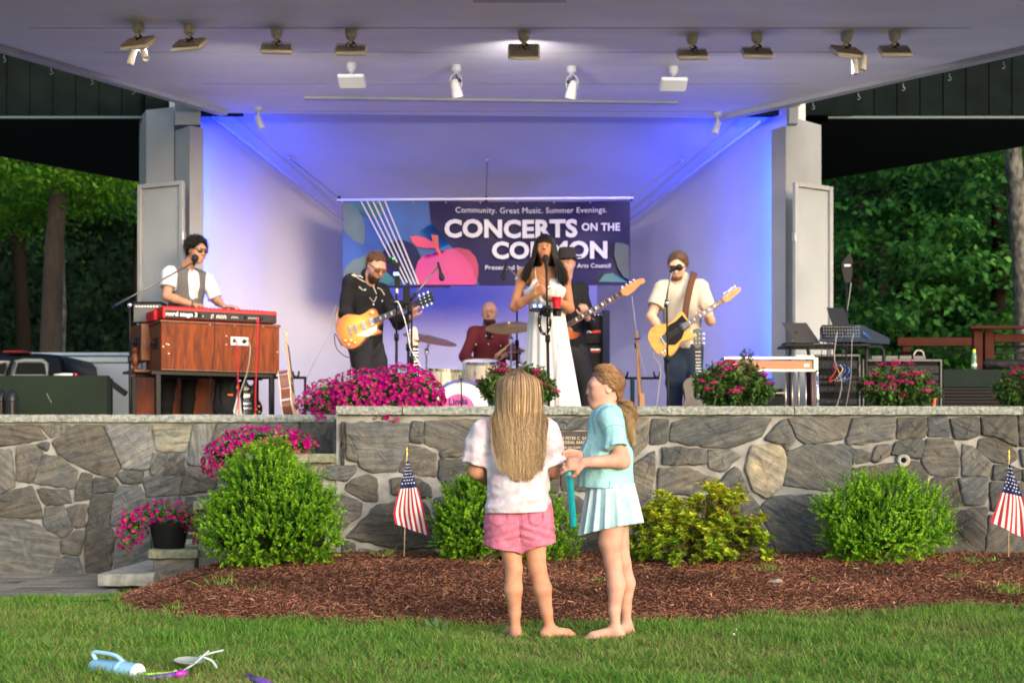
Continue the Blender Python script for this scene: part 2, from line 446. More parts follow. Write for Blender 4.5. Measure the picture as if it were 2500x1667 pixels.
# ---------- stone material: streaks follow each stone's own direction
def stone_mat():
 m=bpy.data.materials.new('fieldstone');m.use_nodes=True;n=m.node_tree.nodes;L=m.node_tree.links;b=n['Principled BSDF']
 b.inputs['Roughness'].default_value=.85;b.inputs['Specular IOR Level'].default_value=.25
 a=n.new('ShaderNodeAttribute');a.attribute_name='col';u=n.new('ShaderNodeAttribute');u.attribute_name='uvw'
 def noise(scale,det,dist=0,rough=.6):
  mp=n.new('ShaderNodeMapping');mp.inputs['Scale'].default_value=scale;L.new(u.outputs['Vector'],mp.inputs[0])
  t=n.new('ShaderNodeTexNoise');t.inputs['Scale'].default_value=1;t.inputs['Detail'].default_value=det;t.inputs['Distortion'].default_value=dist;t.inputs['Roughness'].default_value=rough
  L.new(mp.outputs[0],t.inputs['Vector']);return t
 def ramp(t,p0,c0,p1,c1):
  r=n.new('ShaderNodeValToRGB');e=r.color_ramp.elements;e[0].position=p0;e[1].position=p1;e[0].color=(*c0,1);e[1].color=(*c1,1);L.new(t.outputs[0],r.inputs[0]);return r
 def mul(x,y,mode='MULTIPLY',f=1.0):
  k=n.new('ShaderNodeMix');k.data_type='RGBA';k.blend_type=mode;k.inputs[0].default_value=f;L.new(x,k.inputs[6]);L.new(y,k.inputs[7]);return k.outputs[2]
 t1=noise((3.5,38,1),6,.6);t2=noise((14,14,1),6,0);t3=noise((2.2,4,1),4,1.2);t4=noise((5,60,1),3,2.5);t5=noise((90,90,1),3)
 c=mul(a.outputs['Color'],ramp(t1,.3,(.5,.5,.52),.72,(1.3,1.28,1.22)).outputs[0])
 c=mul(c,ramp(t2,.3,(.68,.68,.7),.7,(1.18,1.16,1.12)).outputs[0])
 c=mul(c,ramp(t3,.35,(.82,.88,.96),.68,(1.18,1.10,.95)).outputs[0])
 r4=ramp(t4,.69,(0,0,0),.78,(.16,.16,.15));c=mul(c,r4.outputs[0],'ADD')
 L.new(c,b.inputs['Base Color'])
 ad=n.new('ShaderNodeMath');ad.operation='ADD';L.new(t1.outputs[0],ad.inputs[0])
 m5=n.new('ShaderNodeMath');m5.operation='MULTIPLY';m5.inputs[1].default_value=.5;L.new(t5.outputs[0],m5.inputs[0]);L.new(m5.outputs[0],ad.inputs[1])
 ad2=n.new('ShaderNodeMath');ad2.operation='ADD';L.new(ad.outputs[0],ad2.inputs[0]);L.new(t2.outputs[0],ad2.inputs[1])
 bp=n.new('ShaderNodeBump');bp.inputs['Strength'].default_value=.85;bp.inputs['Distance'].default_value=.018;L.new(ad2.outputs[0],bp.inputs['Height']);L.new(bp.outputs[0],b.inputs['Normal'])
 return m
MSTONE=stone_mat()
def coping_mat():
 return M('coping_granite',(.34,.36,.33),.9,var=(38,.5,6),col2=(.13,.15,.14),bump=(45,1.0,.02),spec=.3)
MMORT=M('mortar',(.33,.335,.335),.95,var=(5,.45,8),col2=(.15,.145,.135),bump=(70,.7,.006),spec=.2)
def stones_obj(name,polys,D,parent,front=.03,seed=1,ux=(1,0,0),o=None,tones=None,mortar=False):
 """polys in photo px on the wall plane at distance D (or in metres with origin o along ux)"""
 q=random.Random(seed);V_=[];Fc=[];C=[];U=[]
 ux=Vector(ux);nn=ux.cross(Vector((0,0,1)))
 for pi,pl in enumerate(polys):
  if o is None:pts=[Vector(((x-1250)*D/F,CH+(HY-y)*D/F))for x,y in pl];org=Vector((0,D,0))
  else:pts=[Vector(p)for p in pl];org=Vector(o)
  k=len(pts);ar=sum(pts[i].x*pts[(i+1)%k].y-pts[(i+1)%k].x*pts[i].y for i in range(k))
  if ar<0:pts=pts[::-1]
  ctr=sum(pts,Vector((0,0)))/k
  # round corners + subdivide with noise
  ring=[]
  for i in range(k):
   a,b,c=pts[i-1],pts[i],pts[(i+1)%k]
   r1=min(.018,(a-b).length*.3);r2=min(.018,(c-b).length*.3)
   p1=b+(a-b).normalized()*r1;p2=b+(c-b).normalized()*r2
   ring+=[p1,(p1+p2)/4+b/2,p2]
   nxt=c+(b-c).normalized()*min(.018,(c-b).length*.3);L_=(nxt-p2).length;ns=int(L_/.035)
   ed=(nxt-p2);pr=Vector((-ed.y,ed.x)).normalized()if L_>1e-6 else Vector((0,0));ph=q.uniform(0,9)
   for j in range(1,ns):ring.append(p2+ed*(j/ns)+pr*(.004*math.sin(ph+j*1.7)+q.uniform(-.004,.004)))
  m=len(ring);tilt=(q.uniform(-.02,.02),q.uniform(-.02,.02));fo=front+q.uniform(-.012,.014)
  ang=q.gauss(.15,.55);ca,sa=math.cos(ang),math.sin(ang);off=(q.uniform(0,50),q.uniform(0,50),q.uniform(0,9))
  tb=q.uniform(.68,1.25);wm=q.uniform(-.1,.12);base=(.118*tb*(1+wm*.6),.122*tb,.124*tb*(1-wm*.6))
  if tones and pi in tones:base=tones[pi]
  lvl=[(-.009,-.03),(-.009,fo*.5),(-.002,fo*.88),(.012,fo)];st=len(V_)
  def put(p,dz):
   d=p-ctr;z=dz+(tilt[0]*d.x+tilt[1]*d.y if dz>0 else 0)
   V_.append(org+ux*p.x+Vector((0,0,p.y))+nn*z);C.append(base)
   U.append((ca*p.x+sa*p.y+off[0],-sa*p.x+ca*p.y+off[1],off[2]))
  for ins,dz in lvl:
   for i in range(m):
    p=ring[i];d=(ctr-p);put(p+d.normalized()*min(ins,d.length*.5)+Vector((q.uniform(-.003,.003),q.uniform(-.003,.003)))*(dz>0),dz)
  for fr in(.35,.7):
   for i in range(m):
    p=ring[i];put(p+(ctr-p)*fr,fo+q.uniform(-.006,.007))
  put(ctr,fo)
  nl=len(lvl)+2
  for l in range(nl-1):
   for i in range(m):
    j=(i+1)%m;Fc.append((st+l*m+i,st+l*m+j,st+(l+1)*m+j,st+(l+1)*m+i))
  for i in range(m):Fc.append((st+(nl-1)*m+i,st+(nl-1)*m+(i+1)%m,st+nl*m))
 me=bpy.data.meshes.new(name);me.from_pydata([tuple(v)for v in V_],[],Fc)
 a=me.color_attributes.new('col','FLOAT_COLOR','POINT');a.data.foreach_set('color',[z for c in C for z in(*c,1)])
 a=me.attributes.new('uvw','FLOAT_VECTOR','POINT');a.data.foreach_set('vector',[z for c in U for z in c])
 ob=link_mesh(name,me,MSTONE,parent,True,True);me.set_sharp_from_angle(angle=R(50));return ob
def Z(x0,y0,s,pl):return[(x0+x/s,y0+y/s)for x,y in pl]
A_=lambda*p:Z(0,740,2.064,p)
B_=lambda*p:Z(400,960,3.136,p)
left=[A_((-60,620),(180,612),(240,685),(70,712),(-60,722)),A_((190,612),(355,614),(370,632),(262,680),(235,650)),A_((385,615),(515,615),(610,830),(575,880),(480,855),(300,765),(265,700)),A_((525,615),(755,608),(768,740),(755,832),(625,835)),A_((770,612),(975,610),(940,748),(790,742)),A_((-90,735),(58,738),(78,920),(0,960),(-90,950)),A_((85,725),(180,712),(218,750),(160,905),(90,895)),A_((225,760),(290,775),(395,845),(375,935),(170,905)),A_((185,712),(250,700),(243,745)),A_((410,855),(465,865),(465,985),(375,995),(385,930)),A_((480,878),(575,885),(600,915),(575,950),(470,950)),A_((590,860),(640,840),(725,848),(715,905),(620,905)),A_((770,758),(930,755),(925,865),(760,865)),A_((715,880),(800,868),(920,875),(905,970),(740,975)),A_((-70,970),(0,965),(160,918),(205,1020),(215,1085),(-70,1072)),A_((185,935),(345,940),(362,1005),(230,1015)),A_((230,1025),(325,1020),(370,1135),(320,1185),(220,1120)),A_((335,1030),(440,1010),(430,1125),(375,1130)),A_((-80,1080),(90,1085),(190,1115),(305,1195),(300,1290),(225,1378),(20,1365),(-80,1340)),A_((315,1195),(385,1145),(432,1150),(405,1265),(315,1260)),A_((320,1275),(395,1275),(425,1380),(255,1370)),A_((470,960),(580,965),(550,1100),(575,1180),(560,1365),(440,1370),(430,1250),(455,1010)),A_((595,925),(700,918),(740,985),(730,1100),(565,1120),(570,1010)),A_((590,1130),(760,1110),(760,1310),(640,1330),(575,1360)),A_((750,985),(910,975),(950,1100),(960,1370),(770,1370),(770,1110)),B_((230,235),(380,240),(340,480),(300,560),(185,540)),B_((410,235),(590,230),(610,300),(500,310),(380,430),(395,300)),B_((650,230),(1030,220),(1030,400),(640,400)),B_((1045,225),(1355,215),(1355,470),(1060,470)),B_((0,455),(150,460),(165,620),(0,630)),B_((175,570),(330,570),(400,640),(395,730),(140,780)),B_((400,460),(1040,470),(1040,760),(420,760)),B_((1060,485),(1355,485),(1355,800),(1060,800)),B_((170,800),(700,780),(700,1500),(170,1500)),B_((715,780),(1355,815),(1355,1500),(715,1500))]
C_=lambda*p:Z(1500,960,3.136,p)
D_=lambda*p:Z(1950,960,3.136,p)
E_=lambda*p:Z(1050,880,2.178,p)
right=[B_((1395,225),(1880,230),(1870,390),(1780,600),(1590,605),(1500,560),(1470,420),(1395,300)),B_((1395,320),(1440,350),(1485,470),(1480,520),(1400,500)),B_((1900,215),(1985,220),(1980,380),(1890,370)),B_((2000,215),(2400,200),(2400,330),(2300,420),(2130,440),(1995,380)),B_((1880,395),(2085,460),(2080,640),(1800,600)),B_((2115,450),(2180,425),(2300,430),(2340,470),(2130,495)),B_((2110,505),(2352,510),(2450,560),(2450,760),(2200,760),(2100,640)),B_((1190,565),(1470,550),(1470,600),(1400,670),(1250,650)),B_((1362,225),(1387,225),(1387,545),(1362,545)),B_((1400,690),(1560,620),(1630,650),(1635,830),(1540,820),(1395,740)),B_((1740,650),(1900,640),(2030,700),(2055,790),(1900,800),(1750,770)),B_((1290,790),(1370,780),(1520,840),(1500,940),(1350,1040),(1260,900)),B_((1640,850),(1780,830),(2000,840),(2060,1000),(2080,1180),(1800,1190),(1400,1100)),B_((1370,1120),(1460,1150),(1480,1290),(1370,1290)),B_((1500,1185),(1750,1210),(2060,1205),(2250,1250),(2250,1300),(1500,1300)),B_((2075,805),(2500,780),(2500,1180),(2100,1180)),E_((240,315),(590,310),(620,400),(230,460)),E_((605,310),(855,305),(855,368),(640,368)),E_((250,480),(600,420),(690,530),(680,700),(260,700)),E_((870,305),(1050,305),(1050,600),(1000,540),(860,540)),E_((700,545),(860,550),(860,690),(700,690)),E_((690,705),(780,720),(880,800),(900,1020),(740,1020),(690,880)),E_((300,720),(670,720),(670,1020),(300,1020)),E_((905,700),(1040,700),(1040,1020),(920,1020)),E_((870,620),(1040,640),(1040,690),(875,690)),C_((130,195),(270,195),(250,390),(130,500)),C_((285,200),(415,200),(400,375),(270,390)),C_((440,225),(600,185),(1200,190),(1120,330),(990,380),(860,420),(700,410),(425,370)),C_((1145,350),(1270,215),(1310,200),(1380,370),(1250,385)),C_((1325,190),(1806,185),(1745,350),(1470,390),(1400,345)),C_((365,410),(700,430),(700,545),(370,540)),C_((715,435),(880,430),(965,480),(830,600),(720,570)),C_((130,560),(305,440),(310,600),(270,800),(130,850)),C_((340,570),(560,575),(690,630),(790,650),(700,740),(600,780),(330,760)),C_((830,650),(920,560),(960,590),(1010,740),(1100,850),(1130,950),(1000,1000),(700,800)),C_((1045,400),(1270,400),(1310,500),(1280,700),(1160,805),(1060,740),(1000,580)),C_((1290,390),(1370,380),(1320,440)),C_((1315,450),(1470,395),(1810,400),(1815,690),(1750,750),(1500,730),(1290,700)),C_((1120,860),(1210,790),(1700,775),(1700,1290),(1270,1290),(1150,980)),C_((150,870),(320,790),(640,810),(700,840),(1090,970),(1200,1100),(1220,1290),(150,1290)),D_((410,190),(735,180),(720,350),(370,400),(360,360)),D_((755,190),(970,190),(980,290),(955,335),(750,355)),D_((985,185),(1130,180),(1160,330),(985,330)),D_((1150,195),(1370,185),(1375,320),(1290,350),(1190,350)),D_((1390,185),(1655,170),(1670,410),(1600,380),(1500,330),(1400,320)),D_((1675,170),(1900,165),(1900,410),(1690,400)),D_((385,410),(560,470),(540,520),(410,540)),D_((590,405),(705,395),(690,470),(600,530),(550,510)),D_((740,370),(940,350),(955,400),(920,500),(840,480),(700,470)),D_((975,350),(1170,350),(1225,480),(1215,635),(1010,625),(935,530)),D_((1250,390),(1330,410),(1470,530),(1450,635),(1245,630)),D_((1380,350),(1500,335),(1620,400),(1670,500),(1600,540),(1480,520),(1365,430)),D_((1690,430),(1900,420),(1900,560),(1710,560)),D_((1490,545),(1600,550),(1690,580),(1690,660),(1480,660)),D_((1710,580),(1900,575),(1900,670),(1710,670)),D_((400,570),(690,540),(900,520),(990,640),(900,790),(400,790)),D_((1035,645),(1195,650),(1245,850),(1100,900),(910,800)),D_((1215,650),(1445,650),(1420,845),(1260,855)),D_((1460,680),(1900,690),(1900,900),(1470,900)),D_((900,940),(1150,905),(1430,870),(1440,900),(1400,1250),(900,1250)),D_((1455,930),(1900,930),(1900,1250),(1425,1250)),D_((300,810),(880,810),(880,1290),(300,1290))]
def rubble(x0,x1,y0,y1,seed):
 q=random.Random(seed);out=[];y=y0
 while y<y1-20:
  h=min(q.uniform(70,140),y1-y);h=y1-y if y1-y-h<40 else h;x=x0;s0=0
  while x<x1-20:
   w_=min(q.uniform(80,190),x1-x);w_=x1-x if x1-x-w_<40 else w_;s1=q.uniform(-22,22)if x+w_<x1-5 else 0
   out.append([(x+s0+5,y+5+q.uniform(-3,6)),(x+w_/2,y+5+q.uniform(-3,3)),(x+w_+s1-5,y+5+q.uniform(-3,6)),(x+w_-s1-5,y+h-5),(x-s0+5,y+h-5+q.uniform(-3,3))]);s0=s1;x+=w_
  y+=h
 return out
left+=rubble(-900,-45,1033,1440,3);right+=rubble(2560,3300,1015,1390,4)
wall=thing('stone_wall','long low fieldstone wall with pale mortar and granite coping fronting the stage','stone wall',(0,DW,0))
stones_obj('stone_facing',right,DW,wall,seed=5,tones={35:(.30,.28,.23),8:(.06,.06,.062)})
b=MB();b.box(((-1.33+8)/2+.0,DW+.22,.53),(9.36,.45,1.40));b.build('mortar',MMORT,wall)
stones_obj('stone_facing',left,DL,wall,seed=6,tones={3:(.21,.215,.22),4:(.25,.255,.22),25:(.2,.205,.205)})
b=MB();b.box(((-9-1.36)/2,DL+.22,.5),(7.64,.45,1.42));b.build('mortar',MMORT,wall)
# side return of the front section, seen at the junction
stones_obj('stone_facing',[[(0.02,.16),(.55,.16),(.5,.5),(.02,.45)],[(.6,.16),(1.2,.16),(1.2,.6),(.55,.55)],[(.02,.5),(.5,.55),(.55,.9),(.02,.95)],[(.58,.6),(1.2,.65),(1.2,1.2),(.6,1.2)],[(.02,1.0),(.54,.95),(.56,1.2),(.02,1.2)]],0,wall,seed=9,ux=(0,-1,0),o=(-1.36,DL+.02,0),front=.02)
b=MB();b.box((-1.31,(DW+DL)/2+.15,.5),(.08,DL-DW+.1,1.42));b.build('mortar',MMORT,wall)
def slab(x0,x1,D0,D1,z0,z1,name='coping_slab',parent=wall,seed=0):
 """rough hewn slab"""
 q=random.Random(seed);nx=max(2,int((x1-x0)/.05));rows=[]
 prof=[(0,z0),(-.004,z0+(z1-z0)*.33),(-.004,z0+(z1-z0)*.68),(.004,z1-.004),(.02,z1)]
 vs=[];fs=[]
 for i in range(nx+1):
  x=x0+(x1-x0)*i/nx
  for(dy,z)in prof:vs.append((x,D0+dy+q.uniform(-.006,.004),z+(q.uniform(-.003,.002)if z>z0 else q.uniform(-.003,.002))))
  vs.append((x,D1,z1));vs.append((x,D1,z0))
 m=len(prof)+2
 for i in range(nx):
  for j in range(m):fs.append((i*m+j,i*m+(j+1)%m,(i+1)*m+(j+1)%m,(i+1)*m+j))
 fs+=[tuple(range(m))[::-1],tuple(nx*m+j for j in range(m))]
 return MB().add(vs,fs).build(name,coping_mat(),parent,smooth=True,auto=35)
zt=CH+128/(F/DW)+.002
for i,(a,c)in enumerate([(832,985),(985,1397),(1397,1937),(1937,2493),(2493,3100),(3100,3700)]):
 slab((a-1250)*DW/F+(.0 if i else-.03),(c-1250)*DW/F-.006,DW-.055,DW+.5,zt-.066,zt,seed=i)
ztl=CH+108/(F/DL)
for i,(a,c)in enumerate([(-800,-200),(-200,180),(180,597),(597,826)]):
 slab((a-1250)*DL/F,(c-1250)*DL/F-.006,DL-.05,DL+.5,ztl-.064,ztl,seed=20+i)
 # metal plaque
pq=thing('bronze_plaque','dark bronze memorial plaque with raised lettering set in the wall between the two girls','plaque',P(1420,1088,DW-.03))
pa,pc=P(1342,1053,DW-.04),P(1530,1126,DW-.04)
MB().box(((pa.x+pc.x)/2,DW-.045,(pa.z+pc.z)/2),(pc.x-pa.x,.03,pa.z-pc.z),bev=.005).build('plate',M('bronze',(.055,.05,.05),.5,.6,var=(30,.4)),pq)
mlet=M('bronze_letter',(.42,.36,.28),.45,.5);pd=DW-.0615
for(tx,yy,sz,x0)in(('THE PETER C. GASK',1069.5,.031,1361),('MEMORIAL BAND ST',1080,.031,1359),('SERVED HIS TOWN AND',1092.5,.021,1363),('STATE WITH HONOR',1101,.021,1363)):
 text_obj('lettering',tx,sz,P(x0,yy,pd),(1,0,0),(0,0,1),mlet,pq,bold=.0006,align='LEFT',sx=.86,spacing=1.1)
b=MB();p=P(1353,1061,pd);b.ball(p,.008);p=P(1519,1061,pd);b.ball(p,.008);b.build('rivet',mlet,pq,smooth=True)
# wall spout hole
h=thing('drain_spout','small black drain hole ringed by pale mortar in the wall above the right boxwood','drain',P(2205,1124,DW))
p=P(2206,1123,DW-.035)
b=MB();b.lathe([(.0,.0),(.021,.0),(.028,.005),(.038,.012),(.052,-.002),(.055,-.03)],p+V(0,0,0),axes((1,0,0),(0,0,1),(0,-1,0)),18,cap=False);b.build('mortar_ring',MMORT,h,smooth=True)
MB().lathe([(.021,0),(.0215,.004)],p,axes((1,0,0),(0,0,1),(0,-1,0)),16).build('hole',M('void',(.004,.004,.004),.9),h)
# stairs and stepped cheek wall at the left of the front section
MSTEP=M('step_stone',(.30,.30,.27),.9,var=(14,.4,6),col2=(.15,.15,.14),bump=(40,.6,.01))
for i in range(6):
 x0=-3.12+i*.335;x1=-1.37;z1=.035+i*.18
 o=slab(x0,x0+.42 if i<5 else x1,11.33 if i else 10.72,DL-.035,z1-.09,z1,'step',None,seed=40+i);o.data.materials.clear();o.data.materials.append(MSTEP)
 setp(o,['bottom granite step of the stair beside the paver path','second granite step up behind the stepped side wall','third granite step hidden behind the flower pots','fourth granite step behind the tall boxwood','fifth granite step near the top of the stair','top granite step against the front wall section'][i],'stone step','granite steps of the stair along the wall')
 if i:
  r=MB().box(((x0+.03+x1)/2,(11.36+DL-.04)/2,z1-.1-.09-.0),(x1-x0-.03,DL-11.36-.05,.178));r.build('riser',MSTEP,o)
ck=thing('stepped_side_wall','low stepped stone side wall of the stair with mossy caps beside the tall boxwood','stone wall',(-2,10.9,0))
MCAP=M('mossy_cap',(.27,.28,.20),.9,var=(16,.5,6),col2=(.12,.135,.08),bump=(40,.9,.02))
for i,(a,c,zt_)in enumerate([(-2.77,-2.40,.21),(-2.43,-2.04,.58),(-2.06,-1.345,.94)]):
 o=slab(a,c,10.84,11.28,zt_-.065,zt_,'cap_stone',ck,seed=60+i);o.data.materials.clear();o.data.materials.append(MCAP)
 MB().box(((a+c)/2+(.02 if i==2 else 0),11.09,(zt_-.067-.3)/2),(c-a-.05-i*.004+(.04 if i==2 else 0),.36,zt_-.067+.3)).build('core',MMORT,ck)
 hh=zt_-.075;stones_obj('stone_facing',[[(a+.03,-.15),(c-.03,-.15),(c-.035,hh),(a+.03,hh-.005)]]if i==0 else[[(a+.04,-.1),(c-.03,-.1),(c-.03,.2),(a+.04,.22)],[(a+.04,.25),(c-.03,.23),(c-.03,hh),(a+.04,hh)]]if i==1 else[[(-2.03,-.1),(-1.62,-.1),(-1.64,.28),(-2.03,.32)],[(-1.59,-.1),(-1.36,-.1),(-1.37,.2),(-1.6,.28)],[(-2.03,.35),(-1.66,.31),(-1.6,.56),(-2.03,.52)],[(-2.03,.56),(-1.72,.58),(-1.74,.85),(-2.03,.85)],[(-1.69,.6),(-1.5,.58),(-1.42,.86),(-1.7,.86)]],0,ck,seed=70+i,o=(0,10.905,0),front=.03,tones={0:(.17,.165,.15)})
 # ---------- stage floor
b=MB();b.box((0,(DW+.2+18.2)/2+.0,ZF-.1),(16.6,18.2-DW-.2-.46,.2));
fl=MB();fl.box((3.42,14.78,ZF-.1),(9.4,6.8,.2));fl.box((-4.98,15.45,ZF-.101),(7.36,5.5,.2))
setp(fl.build('stage_floor',M('stage_floor',(.46,.45,.44),.8,var=(3,.3,5),bump=(30,.2))),kind='structure',label='grey painted stage floor of the band shell',cat='stage')
# ---------- band shell
MSH=M('shell_paint',(.46,.46,.48),.65,var=(1.6,.10,6),bump=(9,.12,.01),spec=.35)
MCEIL=M('ceiling_paint',(.76,.735,.73),.7,var=(2.2,.12,6),bump=(7,.15,.01),scale3=(.4,1.6,1),spec=.3)
MTRIM=M('trim_paint',(.44,.44,.43),.6,var=(6,.15),bump=(20,.15,.004))
MDARK=M('dark_boards',(.006,.010,.010),.9,var=(5,.4),bump=(20,.2),spec=.05)
MBLK=M('black_soffit',(.006,.008,.008),.9,spec=.1)
sh=thing('band_shell','white band shell with a flared canopy ceiling and dark side roofs over the stage','band shell',(0,14,ZF))
DP=14.6
fL,fR=P(440,232,DP),P(1940,244,DP)
bL,bR=P(922,612,DB),P(1458,606,DB)
def wallq(name,pts,mat=MSH,th=.15,par=sh):
 """thick panel: pts on the visible face, thickness away from it"""
 pts=[Vector(p)for p in pts];n_=(pts[1]-pts[0]).cross(pts[-1]-pts[0]).normalized()
 if n_.dot(Vector((0,0,1.5))+Vector((0,0,0))-pts[0])<0:n_=-n_;
 k=len(pts);vs=pts+[p-n_*th for p in pts]
 fs=[tuple(range(k)),tuple(range(2*k-1,k-1,-1))]+[(i,(i+1)%k,k+(i+1)%k,k+i)for i in range(k)]
 return MB().add(vs,fs).build(name,mat,par)
wallq('back_wall',[(bL.x-.02,DB,ZF-.02),(bR.x+.02,DB,ZF-.02),(bR.x+.02,DB,bR.z+.05),(bL.x-.02,DB,bL.z+.05)])
wL=Vector((fL.x,DP,0));wR=Vector((fR.x,DP,0))
wallq('side_wall',[(wL.x,wL.y,ZF-.02),(bL.x,DB,ZF-.02),(bL.x,DB,bL.z+.01),(wL.x,wL.y,fL.z+.0)])
wallq('side_wall',[(wR.x,wR.y,ZF-.02),(bR.x,DB,ZF-.02),(bR.x,DB,bR.z+.01),(wR.x,wR.y,fR.z+.0)])
wallq('sloped_ceiling',[(wL.x-.03,DP,fL.z+.012),(wR.x+.03,DP,fR.z+.012),(bR.x+.03,DB+.02,bR.z),(bL.x-.03,DB+.02,bL.z)])
cp=[(x*KS,y*KS)for x,y in[(-2.74,13.42),(2.0,13.62),(4.08,11.34),(6.2,9.0),(-5.52,9.0),(-4.07,11.3)]]
b=MB();k=len(cp);vs=[(x,y,ZC)for x,y in cp]+[(x,y,ZC+.3)for x,y in cp]
fs=[tuple(range(k)),tuple(range(2*k-1,k-1,-1))]+[(i,(i+1)%k,k+(i+1)%k,k+i)for i in range(k)]
b.add(vs,fs);b.build('canopy_ceiling',MCEIL,sh)
# trim boards along the flared edges, the front beam and a batten
def beam(a,c,wd,ht,name,mat=MTRIM,par=sh,up=(0,0,1)):
 a,c=Vector(a),Vector(c);d=(c-a);m=frame(d,up);return MB().box((a+c)/2,(wd,ht,d.length),m,bev=.004).build(name,mat,par)
beam((-2.70*KS,13.35*KS,ZC-.02),(-5.5*KS,8.95*KS,ZC-.02),.10,.05,'edge_trim');beam((1.96*KS,13.6*KS,ZC-.02),(6.16*KS,8.97*KS,ZC-.02),.10,.05,'edge_trim')
beam(PC(742,240,ZC-.012),PC(1656,252,ZC-.012),.07,.025,'ceiling_batten',MTRIM)
for y_ in(69,128,205,272):q0=PC(1200,y_,ZC);MB().box((-.1,q0.y,ZC-.0015),(4.4+(14.4-q0.y)*1.2,.006,.003)).build('ceiling_seam',M('seam_grey',(.30,.29,.28),.8),sh)
p=PC(1155,5,ZC-.1);q=PC(1383,5,ZC-.1);MB().box(((p.x+q.x)/2,p.y-.1,ZC-.06),(q.x-p.x,.2,.1),bev=.004).build('ceiling_box',MTRIM,sh)
# fold line cove at the pillars and dark gap above it
MB().box((-3.3,14.78,ZC+.37),(1.0,.1,.66)).build('dark_gable',MDARK,sh);MB().box((2.85,14.85,ZC+.38),(1.4,.1,.66)).build('dark_gable',MDARK,sh)
# side roofs: fascia of vertical boards + flat black soffit
FD=14.88;FZ=4.2+ZC-4.16
for s,(x0,x1)in((-1,(-3.6,-9)),(1,(3.3,9))):
 b=MB();x=x0;nb=int(abs(x1-x0)/.24)
 for i in range(nb):b.box((x0+s*(.12+i*.24),FD,FZ+.68),(.232,.05,1.36),bev=.004)
 b.box(((x0+x1)/2,FD+.04,FZ+.7),(abs(x1-x0),.03,1.3));b.build('fascia_boards',MDARK,sh)
 MB().box(((x0+x1)/2,FD-.02,FZ-.005),(abs(x1-x0),.05,.022)).build('fascia_trim',M('green_trim',(.06,.10,.095),.6),sh)
 poly=[(-3.5,13.84),(-6.9,13.84),(-4.39,17.05),(-3.2,18.6),(-1.9,18.6),(-2.0,17.2)]if s<0 else[(3.1,13.84),(6.55,13.84),(3.66,16.85),(2.4,18.6),(1.6,18.6),(1.5,17.2)]
 poly=[(x*KS,y*KS)for x,y in poly]
 k=len(poly);vs=[(x,y,FZ)for x,y in poly]+[(x,y,FZ+.25)for x,y in poly]
 MB().add(vs,[tuple(range(k)),tuple(range(2*k-1,k-1,-1))]+[(i,(i+1)%k,k+(i+1)%k,k+i)for i in range(k)]).build('soffit',MBLK,sh)
 # main roof body over the shell (keeps the sky off the walls)
MB().box((-.2,16.9,5.4),(7.2,4.4,.3)).build('roof',MDARK,sh)
MB().box((-.2,18.3,3.2),(4.8,.1,4.6)).build('rear_wall',MDARK,sh)
# pillars
def plan(name,pts,z0,z1,mat=MTRIM,par=sh):
 k=len(pts);ar=sum(pts[i][0]*pts[(i+1)%k][1]-pts[(i+1)%k][0]*pts[i][1]for i in range(k));pts=pts if ar>0 else pts[::-1]
 vs=[(x,y,z0)for x,y in pts]+[(x,y,z1)for x,y in pts]
 return MB().add(vs,[tuple(range(k))[::-1],tuple(range(k,2*k))]+[(i,(i+1)%k,k+(i+1)%k,k+i)for i in range(k)]).build(name,mat,par)
def pxd(x,D):return((x-1250)*D/F,D)
zz=lambda y,D:CH+(HY-y)*D/F
MPIL=M('pillar_paint',(.25,.26,.27),.6,var=(3,.15,5),bump=(30,.12,.004))
pl=thing('pillar','grey white stage pillar behind the keyboard player','pillar',(*pxd(430,14.5),ZF))
plan('shaft',[pxd(357,14.62),pxd(425,14.5),pxd(425,15.0),pxd(340,15.0)],ZF-.01,zz(262,14.5),MPIL,pl)
plan('casing',[pxd(426,14.52),pxd(463,14.28),pxd(497,14.40),pxd(494,14.5),pxd(426,14.53)],ZF-.01,zz(308,14.3),MPIL,pl)
plan('shaft',[pxd(427,14.35),pxd(490,14.35),pxd(488,14.5),pxd(427,14.5)],zz(308,14.4),zz(256,14.5),MPIL,pl)
tube_obj('conduit',[P(453,300,14.5),P(453,262,14.5),P(450,255,14.5)],.014,MPIL,pl)
pr=thing('pillar','grey white stage pillar behind the pedal steel guitar','pillar',(*pxd(1950,14.5),ZF))
plan('casing',[pxd(1883,14.44),pxd(1918,14.28),pxd(1921,14.5),pxd(1886,14.5)],ZF-.01,zz(310,14.3),MPIL,pr)
plan('shaft',[pxd(1919,14.34),pxd(2005,14.75),pxd(2004,15.0),pxd(1922,14.95)],ZF-.01,zz(292,14.5),MPIL,pr)
MB().box(P(1935,285,14.2),(.1,.1,.17),bev=.01).tube([P(1935,268,14.2),P(1950,255,14.2)],.02).build('junction_box',MPIL,pr)
